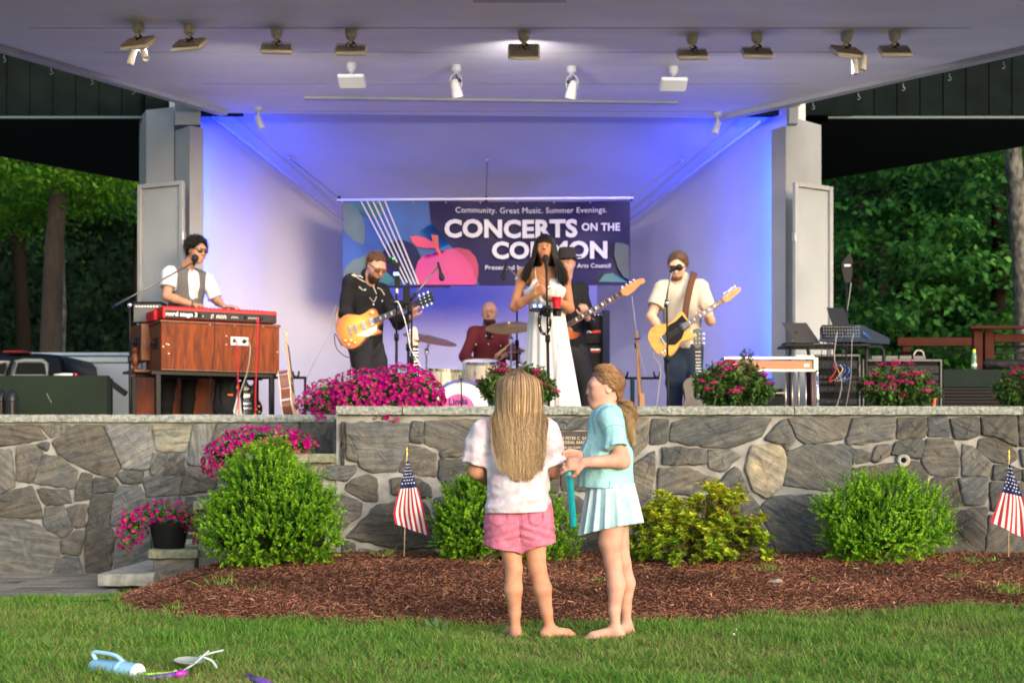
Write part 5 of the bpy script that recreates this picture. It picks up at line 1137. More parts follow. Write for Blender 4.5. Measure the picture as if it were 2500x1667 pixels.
s.cap(shL+V(.01,0,.0),shL.lerp(Q(238,548,7.11),.4),.061,.060,.03);s.cap(shR+V(-.01,0,.0),shR.lerp(Q(655,553,7.11),.4),.061,.060,.03);s.cone(shL+V(.01,0,.01),Q(238,548,7.11),.054,.070,.03);s.cone(shR+V(-.01,0,.01),Q(655,553,7.11),.054,.070,.03)
s.wr(wrinkle(3,.005,24,(1,1,.8)));s.wr(wrinkle(5,.0025,55,(.6,1,1.6)))
zc=Q(0,790).z
s.wr(lambda x,y,z:-.008*np.exp(-((z-zc-.035-.02*np.sin(x*14))/.014)**2)+.006*np.exp(-((z-zc-.07-.02*np.sin(x*14))/.012)**2))
s.plane(Q(470,806,7.09),(.03,0,-1));s.ell(Q(462,318,7.09),(.062,.07,.045),None,.006,'s')
tee=s.build('tee_shirt',tiedye(),g1,.006)
# shorts
s=SDF(.03);s.cap(Q(425,770,7.1),Q(520,770,7.1),.118,.118,.03,flat=((0,1,0),.82));s.cap(Q(412,865,7.1),Q(535,865,7.1),.116,.116,.03,flat=((0,1,0),.98))
s.cone(Q(418,850,7.1),Q(390,1002,7.1),.108,.103,.03);s.cone(Q(530,850,7.1),Q(568,990,7.1),.108,.100,.03)
s.wr(wrinkle(8,.003,34,(1,1,1.4)));s.wr(lambda x,y,z:.006*np.exp(-((x-Q(478,0).x+.0*z)/.006)**2)*(z>Q(0,960).z));s.wr(lambda x,y,z:.003*np.sin((z+.35*np.abs(x-Q(478,0).x))*150)*(np.abs(z-Q(0,905).z)<.045))
s.plane(Q(480,985,7.1),(0,0,-1))if 0 else None
mpk=M('pink_denim',(.50,.17,.26),.85,var=(34,.25,6),col2=(.40,.11,.19),bump=(30,.5,.012),spec=.15)
shorts=s.build('shorts',mpk,g1,.006);tr_=surf(shorts)
mst=M('pink_stitch',(.48,.13,.23),.9)
for(x0,x1)in((318,412),(522,600)):
 pts=[Q(x0,812),Q(x0+8,855),Q((x0+x1)/2,872),Q(x1-6,850),Q(x1-2,806)];b=MB();b.tube(drape(tr_,bez(pts,5)),.0018,5);b.tube(drape(tr_,bez([q+V(.005,0,.004)for q in pts],5)),.001,4);b.build('pocket_seam',mst,g1,smooth=True)
b=MB();b.tube(drape(tr_,bez([Q(472,800),Q(478,870),Q(484,935)],6)),.0016,5);b.tube(drape(tr_,bez([Q(300,988),Q(380,990),Q(470,975)],6)),.0016,5);b.tube(drape(tr_,bez([Q(500,972),Q(560,978),Q(640,972)],6)),.0016,5);b.build('seam',mst,g1,smooth=True)
# hair
MHB=M('blond_strands',rough=.42,attr=True,spec=.45)
def long_hair():
 g=np.random.default_rng(12);n=4600;t=g.uniform(-1,1,n);t=np.sign(t)*np.abs(t)**.85;lay=g.random(n);C=hd.C;H=hd.H
 ctr=[];top=C+Vector((0,0,.53*H))
 cx=C.x;zsh=Q(0,330).z;zmid=Q(0,480).z;zb=Q(0,640).z
 R1=.345*H+.024;D1=.40*H+.024
 ang=t*1.75
 e=np.abs(t)
 root=np.stack([cx+.012*np.sign(t)*g.random(n)+t*.02,C.y+.03-.03*(1-e)+g.normal(size=n)*.012,np.full(n,top.z+.007)-e*.014],1)
 a1=np.stack([cx+np.sin(ang)*R1*.78,C.y-np.cos(ang)*D1*.72,top.z-.022-.012*e],1)
 a2=np.stack([cx+np.sin(ang)*(R1+.006+.006*lay),C.y-np.cos(ang)*(D1+.004+.008*lay),np.full(n,C.z+.04)],1)
 a3=np.stack([cx+np.sin(ang*.9)*(R1+.016+.008*lay),C.y-np.cos(ang*.85)*(D1+.008),np.full(n,C.z-.09)],1)
 bk=7.1-.118
 lx=cx+.0+t*(.130+.012*lay)+g.normal(size=n)*.006;m=np.abs(t)>2
 a4=np.stack([lx,np.full(n,bk+.002)-.012*lay+.045*e**3,np.full(n,zsh)],1)
 l5=cx+.005+t*(.108+.01*lay)+g.normal(size=n)*.010;a5=np.stack([l5,np.full(n,bk-.012)-.014*lay+.03*e**3,np.full(n,zmid)],1)
 ln=np.clip(1.08-.40*e**1.5-.30*(np.sin(t*9+1)>.2)*g.random(n)-.42*g.random(n)**1.3,.05,1.05);zend=zmid+(zb-zmid)*ln
 clump=np.round(t*9+g.normal(size=n)*.25)/9
 l6=cx+.012+(clump*.7+t*.3)*.104+g.normal(size=n)*.006;a6=np.stack([l6,np.full(n,bk-.018)-.010*lay,zend],1)
 ctrl=np.stack([root,a1,a2,a3,a4,a5,a6],1);p=resample(ctrl,26)
 wv=np.sin(np.linspace(0,1,26)[None]*g.uniform(8,16,n)[:,None]+g.uniform(0,6,n)[:,None])*np.linspace(0,.0030,26)[None];p[...,0]+=wv;fly=g.random(n)<.04;p[fly]+=(g.normal(size=(fly.sum(),1,3))*np.array([.012,.004,.004]))*np.linspace(0,1,26)[None,:,None]
 h=np.linspace(0,1,26)[None,:,None];tone=(.45+.42*np.sin(t*27)*np.sin(t*61+1)+.25*np.sin(t*83)+g.normal(size=n)*.22).clip(0,1)[:,None,None]
 root_c=np.array([.09,.05,.028])*(1-tone)+np.array([.27,.165,.09])*tone;tip=np.array([.16,.085,.038])*(1-tone)+np.array([.72,.53,.29])*tone;col=(root_c*(1-h**.8)+tip*h**.8)*.95
 return strand_obj('hair',p,g.uniform(.0006,.0013,n),col,MHB,g1)
lh=long_hair()
s=SDF(.02);s.ell(hd.p(0,-.085,.13),[.345*.205+.006,.41*.205+.002,.37*.205],hd.m);s.ell(hd.C+V(0,-.04,-.05),(.082,.05,.09),None,.03);s.cap(hd.C+V(0,-.055,-.10),V(hd.C.x,7.1-.115,Q(0,470).z),.07,.035,.03,flat=((0,1,0),.35));s.ell(V(hd.C.x,7.1-.1,Q(0,340).z),(.105,.022,.07),None,.02)
s.plane(hd.p(0,.12,0),hd.f,.01);s.build('hair_mass',M('hair_under',(.20,.12,.065),.6,var=(40,.4),bump=(120,.5)),lh,.006)
# ---------------- girl in turquoise, side view facing the first girl
g2=thing('person','barefoot curly ponytailed girl in profile wearing turquoise tee and pleated tie dye skirt','person',(P(1500,1560,7.15).x,7.15,0))
W=lambda x,y,D=7.15:P(1050+x/2.178,880+y/2.178,D)
h2=Head(W(928,148,7.16),(-1,-.10,.0),(-.04,0,1),.213)
sk2=skin('fair',(.54,.32,.25),(.44,.215,.165))
s=SDF(.02);h2.shape(s,1,nose=.72);s.cap(h2.p(0,-.1,-.28),W(948,292,7.15),.042,.046,.02)
s.cap(W(950,330,7.06),W(950,330,7.26),.045,.045,.03);s.cap(W(935,390),W(945,560),.105,.095,.04,flat=((1,0,0),.8));s.cap(W(950,640),W(965,790),.092,.098,.04,flat=((1,0,0),.85))
eN,wN=W(1022,532,7.02),W(818,541,6.98);s.cap(W(975,355,7.03),eN,.046,.039,.03);s.cap(eN,wN,.039,.024,.02)
hand(s,wN,(-1,.02,-.12),(.15,.8,-.4),.86,.6,1,curls=[.35,.55,.6,.65],spread=.1)
eF,wF=W(990,545,7.28),W(800,503,7.12);s.cap(W(960,350,7.26),eF,.044,.038,.03);s.cap(eF,wF,.038,.023,.02);hand(s,wF,(-1,-.12,.05),(-.15,-.6,-.5),.86,.8,-1,curls=[.9,.8,.7,.6])
kN,aN,kF,aF=W(972,1075,7.1),W(985,1425,7.08),W(1022,1075,7.2),W(1045,1400,7.24)
for(h_,kn,an)in((W(962,850,7.08),kN,aN),(W(985,850,7.22),kF,aF)):
 s.cap(h_,h_.lerp(kn,.5)+V(-.008,0,0),.068,.058,.02);s.cap(h_.lerp(kn,.5)+V(-.008,0,0),kn,.058,.043,.015);c_=kn.lerp(an,.33)+V(.014,0,0);s.cap(kn,c_,.042,.044,.015);s.cap(c_,kn.lerp(an,.72),.044,.029,.015);s.cap(kn.lerp(an,.72),an,.029,.0235,.015)
foot(s,aN,V(aN.x-.155,aN.y-.03,.006),.88);foot(s,aF,V(aF.x-.10,aF.y-.12,.006),.84)
s.build('body',sk2,g2,.005)
h2.face(g2,lips=(.50,.17,.15),iris=(.12,.10,.06),brow=(.22,.12,.06))
tq=M('turquoise_cloth',(.30,.54,.57),.85,var=(10,.12,4),col2=(.24,.48,.53),bump=(14,.5,.025),spec=.1)
s=SDF(.02);s.cap(W(948,312,7.05),W(948,312,7.25),.058,.058,.03,flat=((1,0,0),.95));s.cap(W(945,340),W(938,520),.105,.125,.04,flat=((1,0,0),.88));s.cap(W(938,520),W(938,690),.128,.142,.04,flat=((0,1,0),.9))
s.cone(W(972,330,7.05),W(992,468,6.99),.058,.060,.03);s.cone(W(962,330,7.26),W(965,470,7.31),.055,.058,.03)
s.wr(wrinkle(13,.005,24,(1,1,.7)));s.wr(wrinkle(14,.002,55,(1,1,.6)));s.wr(lambda x,y,z:.005*np.sin((x*.8-z)*55)*np.exp(-((z-W(0,480).z)/.05)**2)*(y<7.1))
s.plane(W(938,679,7.1),(-.02,0,-1));s.ell(h2.p(0,-.05,-.50)+V(0,0,-.005),(.058,.062,.035),None,.005,'s')
sh2=s.build('tee_shirt',tq,g2,.006);tr_=surf(sh2)
b=MB();b.tube(drape(tr_,bez([W(905,385),W(940,352),W(985,345),W(1020,352)],6)),.0015,5);b.tube(drape(tr_,bez([W(948,640),W(945,660),W(940,678)],5)),.002,5);b.build('seam',M('turquoise_seam',(.15,.42,.46),.9),g2,smooth=True)
sc_,zt1,zb1=W(958,0).x,W(0,670).z,W(0,920).z
s=SDF(.02);s.cone(W(960,655),W(968,960),.118,.166,.02)
def pleat(x,y,z):
 a=np.arctan2(y-7.15,x-sc_);q=np.clip((zt1-z)/(zt1-zb1),0,1);w_=a*15+.6*np.sin(a*3);return(.003+.010*q)*(np.sin(w_)+.35*np.sin(2*w_+.6))
s.wr(pleat);s.plane(W(970,893,7.1),(.2,-.1,-1))
def tieblue():
 m=M('tie_blue',(.24,.50,.54),.8,var=(11,.2,3),col2=(.52,.57,.64),bump=(240,.12,.002),spec=.1);return m
s.build('skirt',tieblue(),g2,.005)
def pony():
 g=np.random.default_rng(22);H=h2.H;base=W(1003,203,7.16);n=2600
 # from the hairline over the skull back to the tie
 th=g.uniform(-1.95,1.95,n);ph=g.uniform(0,1,n)
 P0=[]
 for a,p_ in zip(th,ph):
  sx=math.sin(a);cz=math.cos(a);f0=.30-.16*abs(sx)-.35*p_;rr=1.0
  x=sx*.345;z=.13+cz*.36;y=f0
  if abs(a)>1.0:y=min(y,.30-.24*(abs(a)-.4))
  # point on cranium
  q=Vector((x/.345,(y+.07)/.41,(z-.13)/.37));L_=q.length;q=q/max(L_,1e-3);P0.append((q.x*.345*1.08,q.y*.41*1.08-.07,q.z*.37*1.08+.13))
 P0=np.array(P0);bl=np.array(((base-h2.C).dot(h2.r)/H,(base-h2.C).dot(h2.f)/H,(base-h2.C).dot(h2.u)/H))
 def proj(v,s_=1.10):
  c=np.array([0,-.07,.13]);r=np.array([.345,.41,.37]);q=(v-c)/r;q=q/np.linalg.norm(q,axis=1,keepdims=True);return q*r*s_+c
 m1=proj(P0*.65+bl*.35+np.array([0,0,.10]),1.10+.03*g.random((n,1)));m2=proj(P0*.28+bl*.72+np.array([0,0,.03]),1.10+.03*g.random((n,1)));end=bl[None]+g.normal(size=(n,3))*.03
 loc=np.stack([P0,m1,m2,end],1);A=np.array(h2.m)*H;p=loc@A.T+np.array(h2.C);p=resample(p,14)
 tone=g.random(n)[:,None,None];col=np.array([.10,.045,.02])*(1-tone)+np.array([.40,.23,.10])*tone;col=np.repeat(col,14,1)
 o=strand_obj('hair',p,g.uniform(.0007,.0014,n),col,MHB,g2)
 # flyaways at the brow
 n=90;a=g.uniform(-1.2,1.2,n);P0=np.stack([np.sin(a)*.3,.22-.15*np.abs(np.sin(a)),.13+np.cos(a)*.38],1);P0=proj(P0,1.05);dirs=norm(P0-np.array([0,-.07,.13])+g.normal(size=(n,3))*.5)
 loc=np.stack([P0,P0+dirs*.05,P0+dirs*.09+g.normal(size=(n,3))*.04],1);p=resample(loc@A.T+np.array(h2.C),8);strand_obj('flyaways',p,.0006,np.full((n,8,3),(.45,.28,.15)),MHB,o)
 n=2200;t=np.linspace(0,1,34)[None];cl=g.integers(0,14,n);ca=g.uniform(0,6.28,14)[cl];cr=g.uniform(.3,1,14)[cl];L_=np.clip(g.normal(.93,.1,n),.5,1.12)[:,None]
 path=resample(np.array([[tuple(base),tuple(W(1035,225,7.15)),tuple(W(1055,290,7.14)),tuple(W(1060,370,7.13)),tuple(W(1070,455,7.12))]]),40)[0]
 idx=(t*L_*36).clip(0,38.9);i0=idx.astype(int);fr_=(idx-i0)[...,None];cc=path[i0]*(1-fr_)+path[i0+1]*fr_
 w_=(.012+.042*np.sin(np.clip(t*1.25,0,1)*2.6)**.8*np.ones((n,1)))*(1-.25*t);ang=ca[:,None]+t*5+g.normal(size=(n,1))*.35;jit=g.uniform(.3,1,(n,1))
 p=cc.copy();p[...,0]+=np.cos(ang)*w_*cr[:,None]*jit+.006*np.sin(t*40+ca[:,None]*3);p[...,1]+=np.sin(ang)*w_*cr[:,None]*jit+.006*np.cos(t*36+ca[:,None])
 tone=(g.random(14)[cl]*.6+g.random(n)*.4)[:,None,None];tt=t[...,None];c0=np.array([.08,.035,.015])*(1-tone)+np.array([.32,.17,.07])*tone;c1=np.array([.16,.08,.03])*(1-tone)+np.array([.66,.47,.24])*tone;col=c0*(1-tt)+c1*tt
 strand_obj('ponytail',p,g.uniform(.0006,.0013,n),col,MHB,o)
 b=MB();b.lathe([(.016,-.007),(.021,0),(.016,.007)],base,frame((1,0,-.5)),14,cap=False);b.build('hair_tie',M('hair_tie',(.5,.3,.32),.7),o,smooth=True)
 s=SDF(.01);s.ell(h2.p(0,-.085,.14),[.362*H,.425*H,.385*H],h2.m);s.ell(h2.p(0,.44,-.12),[.5*H,.30*H,.42*H],h2.m,.01,'s');s.ell(h2.p(0,.0,-.35),[.5*H,.42*H,.30*H],h2.m,.01,'s')
 for q in(-1,1):s.ell(h2.p(.36*q,.02,-.10),[.1*H,.12*H,.18*H],h2.m,.008,'s')
 s.wr(wrinkle(5,.003,80));s.build('hair_mass',M('hair_under2',(.17,.09,.045),.6,var=(50,.5)),o,.006)
pony()
wand=thing('bubble_wand','teal bubble wand tube held in the hands of the girl in turquoise','bubble wand',tuple(W(745,600,7.02)))
a,c=W(736,548,7.0),W(762,885,7.05);dd=(c-a).normalized();m=frame(dd);L_=(c-a).length
MB().lathe([(.010,0),(.013,.004),(.014,.03),(.017,.036),(.017,.052),(.0185,.056)],a,m,20).build('cap',M('teal_cap',(.01,.40,.52),.35),wand,smooth=True,auto=40)
MB().lathe([(.0185,.056),(.0185,L_-.02),(.017,L_-.004),(.012,L_)],a,m,20).build('tube',M('teal_tube',(.008,.26,.30),.18,coat=.4,var=(30,.25)),wand,smooth=True,auto=40)
# ---------------- adults
def torso(s,shc,pel,ra,rw,rh,ax,k=.05):
 mid=shc.lerp(pel,.58);s.cap(shc.lerp(pel,.18),mid,ra,rw,k,flat=(ax,.72));s.cap(mid,pel,rw,rh,k,flat=(ax,.78))
def adult(t,J,hd,sk,fem=0,hands=None,mouth=0,bulk=1.0,vox=.0065):
 """J: neck, shL, shR, elL, elR, wrL, wrR, pel, knL, knR, anL, anR"""
 s=SDF(.025);hd.shape(s,fem,mouth);sc_=bulk
 shm=(J['shL']+J['shR'])/2;fw=(J['shR']-J['shL']).cross(V(0,0,1)).normalized()
 s.cap(hd.p(0,-.12,-.30),J['neck'],.054*sc_,.058*sc_,.025);s.cap(J['shL'],J['shR'],.055*sc_,.055*sc_,.04,flat=(fw,.9));torso(s,shm,J['pel'],.155*sc_,.13*sc_,.15*sc_,fw)
 for q in 'LR':
  s.cap(J['sh'+q],J['el'+q],.052*sc_,.042*sc_,.03);s.cap(J['el'+q],J['el'+q].lerp(J['wr'+q],.3),.042*sc_,.043*sc_,.02);s.cap(J['el'+q].lerp(J['wr'+q],.3),J['wr'+q],.042*sc_,.027*sc_,.02)
  hp=J['pel']+(J['sh'+q]-shm)*.45+V(0,0,-.06);s.cap(hp,J['kn'+q],.09*sc_,.06*sc_,.04);s.cap(J['kn'+q],J['an'+q],.06*sc_,.035*sc_,.03);s.cap(J['an'+q],J['an'+q]+fw*.14+V(0,0,-.05),.035,.03,.02)
  if hands and hands.get(q):hand(s,J['wr'+q],*hands[q][0],**hands[q][1])
 return s.build('body',sk,t,vox)
def legs(t,J,mat,r=(.11,.078,.055),seed=1,name='trousers',waist=.15,bulk=1.0):
 s=SDF(.03);shm=(J['shL']+J['shR'])/2;fw=(J['shR']-J['shL']).cross(V(0,0,1)).normalized();s.cap(J['pel']+V(0,0,.05),J['pel']+V(0,0,-.03),waist,waist+.01,.03,flat=(fw,.82))
 for q in 'LR':
  hp=J['pel']+(J['sh'+q]-shm)*.45+V(0,0,-.05);s.cap(hp,J['kn'+q],r[0],r[1],.04);s.cap(J['kn'+q],J['an'+q]+V(0,0,-.02),r[1],r[2],.03)
 s.wr(wrinkle(seed,.006,26,(1,1,1.3)));o=s.build(name,mat,t,.009)
 for q in 'LR':
  s=SDF(.02);a=J['an'+q];s.cap(a+V(0,.02,-.04),a+fw*.17+V(0,0,-.055),.042,.038,.02);s.plane(V(0,0,ZF+.004),(0,0,-1));s.build('shoe',M('shoe_black',(.015,.015,.015),.5),t,.009)
 return o
def sleeve(s,a,b,r0,r1,f=1.0):s.cone(a,Vector(a).lerp(Vector(b),f),r0,r1,.03)
# --- keyboard player
K_=lambda x,y,D=13.65:P(200+x/3.137,540+y/3.137,D)
kp=thing('person','man in sunglasses, white tee and grey waistcoat playing the red keyboard','person',(P(440,1055,13.70).x,13.70,ZF))
hk=Head(K_(882,228,13.62),(.72,-.62,-.16),(.10,0,1),.235)
J=dict(neck=K_(800,345,13.70),shL=K_(672,400,13.58),shR=K_(955,440,13.82),elL=K_(650,575,13.50),elR=K_(1025,600,13.80),wrL=K_(850,640,13.48),wrR=K_(1090,655,13.62),pel=K_(775,850,13.75),knL=P(412,930,13.70),knR=P(462,930,13.82),anL=P(403,1030,13.75),anR=P(455,1030,13.85))
skm=skin('tan_man',(.38,.20,.13),(.33,.165,.10))
adult(kp,J,hk,skm,hands={'L':(((1,-.1,-.12),(.1,.1,-1)),dict(curl=.35,thumb=-1)),'R':(((1,-.15,.0),(.1,.1,-1)),dict(curl=.3,thumb=1))})
s=SDF(.03);s.cap(J['shL'],J['shR'],.068,.066,.04);fw=(J['shR']-J['shL']).cross(V(0,0,1)).normalized();torso(s,(J['shL']+J['shR'])/2,J['pel'],.17,.15,.16,fw)
sleeve(s,J['shL'],J['elL'],.072,.075,.62);sleeve(s,J['shR'],J['elR'],.07,.07,.95);s.wr(wrinkle(31,.004,22));s.plane(J['pel']+V(0,0,-.02),(0,0,-1));s.ell(hk.p(0,-.0,-.62),(.075,.075,.06),None,.01,'s');tee=s.build('tee_shirt',M('white_cotton',(.50,.50,.53),.85,bump=(200,.12,.002),spec=.1),kp,.007)
s=SDF(.03);shm=(J['shL']+J['shR'])/2;ax_=(J['shR']-J['shL']).normalized();s.cap(J['shL'].lerp(J['shR'],.18),J['shL'].lerp(J['shR'],.82),.078,.076,.03);torso(s,shm,J['pel']+V(0,0,-.04),.182,.160,.172,fw)
s.plane(J['shL'].lerp(J['shR'],.06),-ax_,.01);s.plane(J['shL'].lerp(J['shR'],.97),ax_,.01);s.plane(J['pel']+V(0,0,-.03),(0,0,-1))
vc=shm+fw*.2+V(.02,0,-.03);s.ell(vc,(.075,.2,.26),axes(ax_,fw,(0,0,1)),.008,'s');s.wr(wrinkle(32,.003,22));s.build('waistcoat',M('grey_tweed',(.13,.125,.12),.95,var=(160,.5,3),bump=(200,.3),spec=.1),kp,.007)
legs(kp,J,M('black_jeans',(.009,.009,.010),.9,bump=(30,.3),spec=.1),(.10,.075,.06),33)
hk.cap_hair(kp,(.010,.008,.007),.10,-.10,.26,'curly_hair',(35,.010,110),fringe=1);hk.shades(kp,(.05,.025,.012));hk.face(kp,lips=(.40,.17,.13),brow=(.02,.015,.012),eyes=False)
s=SDF(.01)
b=MB();w_=J['wrL'];b.lathe([(.03,-.01),(.036,0),(.03,.01)],w_,frame((1,0,-.1)),14,cap=False);b.build('bracelet',M('bracelet',(.10,.05,.02),.7),kp,smooth=True)
b=MB();bp=drape(surf(tee),[K_(862,500+18*i,13.60)for i in range(5)],-.004);[b.ball(p,(.022,.003,.02))for p in bp];b.build('shirt_print',M('faded_print',(.62,.46,.44),.9,var=(60,.4)),tee)
# --- guitarist in black with the sunburst guitar
G_=lambda x,y,D=13.0:P(700+x/3.136,540+y/3.136,D)
gp=thing('person','bearded man in a black embroidered western shirt bent over his sunburst guitar','person',(P(905,1055,13).x,13.0,ZF))
hg=Head(G_(685,345,12.93),(.50,-.66,-.58),(.30,-.30,.9),.235)
J=dict(neck=G_(620,450,13.02),shL=G_(490,470,12.93),shR=G_(720,535,13.16),elL=G_(445,700,12.90),elR=G_(850,775,13.05),wrL=G_(545,800,12.80),wrR=G_(955,735,12.88),pel=G_(610,930,13.1),knL=P(886,925,13.0),knR=P(932,925,13.15),anL=P(882,1030,13.05),anR=P(945,1030,13.2))
adult(gp,J,hg,skin('ruddy',(.40,.22,.16),(.35,.18,.13)),hands={'L':(((.45,-.25,-.75),(.3,.9,0)),dict(curl=.55,thumb=1)),'R':(((.25,-.35,.85),(.35,.8,-.3)),dict(curl=.95,thumb=-1))})
mbs=M('black_shirt',(.010,.010,.012),.85,bump=(120,.2),spec=.12)
s=SDF(.03);fw=(J['shR']-J['shL']).cross(V(0,0,1)).normalized();s.cap(J['shL'],J['shR'],.075,.07,.04);torso(s,(J['shL']+J['shR'])/2,J['pel'],.175,.155,.165,fw);s.cap(J['neck']+V(0,0,-.01),J['neck']+V(.0,0,.045),.07,.064,.02)
for q in 'LR':s.cap(J['sh'+q],J['el'+q],.075,.062,.03);sleeve(s,J['el'+q],J['wr'+q],.062,.042,.96)
s.wr(wrinkle(41,.006,24));s.plane(J['pel']+V(0,0,-.075),(0,0,-1));s.ell(hg.p(0,.1,-.55),(.06,.07,.06),None,.01,'s');shb=s.build('western_shirt',mbs,gp,.007);tr_=surf(shb)
me_=M('embroidery',(.55,.50,.38),.6)
b=MB();b.tube(drape(tr_,bez([G_(520,410),G_(545,440),G_(600,470),G_(650,480),G_(690,560)],8)),.004,5);b.tube(drape(tr_,bez([G_(510,425),G_(535,435),G_(560,420),G_(585,440)],6)),.006,5);b.tube(drape(tr_,bez([G_(565,515),G_(590,535),G_(610,532)],5)),.004,5);b.tube(drape(tr_,bez([G_(695,510),G_(720,520),G_(745,560)],6)),.005,5);b.tube(drape(tr_,bez([G_(640,590),G_(670,620),G_(690,580)],6)),.003,5);b.build('embroidery',me_,shb,smooth=True)
b=MB();[b.ball(p,.008)for p in drape(tr_,[G_(567,517),G_(608,533),G_(502,762),G_(728,607),G_(668,640),G_(664,700)])];b.build('snap_buttons',M('pearl',(.7,.68,.6),.2),shb,smooth=True)
legs(gp,J,M('charcoal_jeans',(.022,.022,.026),.9,bump=(30,.3),spec=.1),(.105,.082,.062),43)
hg.cap_hair(gp,(.075,.035,.018),.035,-.30,.30,'slicked_hair',(45,.004,70))
hg.shades(gp,(.16,.06,.015),(.05,.03,.02));hg.face(gp,eyes=False,brow=(.06,.03,.02),lips=(.42,.2,.15))
def beard(h,t,col,length=.1,seed=1):
 H=h.H;s=SDF(.01);s.ell(h.p(0,.12,-.36),[.255*H,.27*H,(.20+length)*H],h.m,.01);s.ell(h.p(0,.33,-.195),[.13*H,.085*H,.035*H],h.m,.01);s.ell(h.p(0,.38,-.255),[.085*H,.08*H,.038*H],h.m,.006,'s');s.plane(h.p(0,0,-.17),h.u,.01);s.plane(h.p(0,-.02,0),-h.f-h.u*.25,.01)
 for q in(-1,1):s.ell(h.p(.17*q,.36,-.10),[.13*H,.14*H,.13*H],h.m,.01,'s')
 s.wr(wrinkle(seed,.003,150));return s.build('beard',M('beard_%d'%int(col[0]*1000),col,.9,var=(120,.5),bump=(200,.8)),t,.005)
beard(hg,gp,(.07,.035,.02),.12,3)
# --- singer
S_=lambda x,y,D=12.2:P(1100+x/3.136,540+y/3.136,D)
sg_=thing('person','dark haired woman singing in a long white strappy dress with a hand on her chest','person',(S_(745,0).x,12.2,ZF))
hs_=Head(S_(722,212,12.17),(-.08,-1,.12),(.02,.1,1),.222)
J=dict(neck=S_(728,340,12.22),shL=S_(560,405,12.22),shR=S_(868,400,12.22),elL=S_(488,655,12.14),elR=S_(912,668,12.14),wrL=S_(648,560,11.98),wrR=S_(800,600,11.96),pel=S_(745,850,12.25),knL=S_(700,1180,12.2),knR=S_(800,1180,12.2),anL=V(S_(700,0).x,12.2,ZF+.1),anR=V(S_(800,0).x,12.2,ZF+.1))
adult(sg_,J,hs_,skin('bronze',(.36,.16,.08),(.31,.13,.062)),1,mouth=1,bulk=.92,hands={'L':(((.72,-.1,.62),(.3,1,.2)),dict(curl=.12,thumb=1,spread=.2,sz=1.0)),'R':(((-.8,-.25,.12),(-.3,.4,1)),dict(curl=1.0,thumb=1,sz=.95))})
hs_.face(sg_,lips=(.45,.08,.08),iris=(.04,.02,.01),brow=(.01,.008,.006),mouth=1)
mdr=M('white_dress',(.54,.54,.57),.8,bump=(60,.15,.003),trans=.1,spec=.15)
s=SDF(.03);bx=S_(718,0).x
s.cap(S_(640,530,12.15),S_(800,530,12.15),.095,.095,.03,flat=((0,1,0),.95));s.cap(S_(722,560,12.2),S_(725,640,12.2),.15,.135,.04,flat=((0,1,0),.75))
s.cone(S_(735,625,12.2),V(S_(768,0).x,12.22,ZF+.02),.142,.275,.03,flat=((0,1,0),.8));zw=S_(0,640).z
def folds(x,y,z):
 q=np.clip((zw-z)/1.2,0,1);cx_=bx+(S_(768,0).x-bx)*q;a=np.arctan2(y-12.2,x-cx_);return(.004+.022*q**.8)*(np.sin(a*17+1.4*np.sin(a*3+z*1.3))*.7+.4*np.sin(a*9+2))
s.wr(folds);s.ell(S_(712,430,12.1),(.055,.2,.085),None,.01,'s');s.plane(S_(720,432,12.2),(0,0,1));s.ell(S_(575,440,12.15),(.055,.2,.10),None,.012,'s');s.ell(S_(872,430,12.15),(.05,.2,.09),None,.012,'s')
dr=s.build('dress',mdr,sg_,.008)
b=MB();b.tube(bez([S_(818,440,12.08),S_(806,380,12.13),S_(800,350,12.2)],6),.004,5);b.build('strap',mdr,dr,smooth=True);b=MB();b.tube(bez([S_(655,450,12.08),S_(648,380,12.13),S_(650,350,12.2)],6),.004,5);b.build('strap',mdr,dr,smooth=True)
b=MB();tr_=surf(dr)
for i in range(16):
 z_=940+i*30;b.tube(drape(tr_,bez([S_(812-i*.8,z_),S_(822-i,z_+12),S_(815-i,z_+26)],3)),.007,5)
b.build('lace_trim',M('lace',(.72,.62,.58),.9,var=(90,.4)),dr,smooth=True)
b=MB();b.tube(bez([S_(665,395,12.12),S_(700,430,12.075),S_(728,445,12.06),S_(755,415,12.09),S_(775,385,12.12)],5),.0018,4);b.build('necklace',M('gold',(.8,.5,.15),.3,1),sg_,smooth=True)
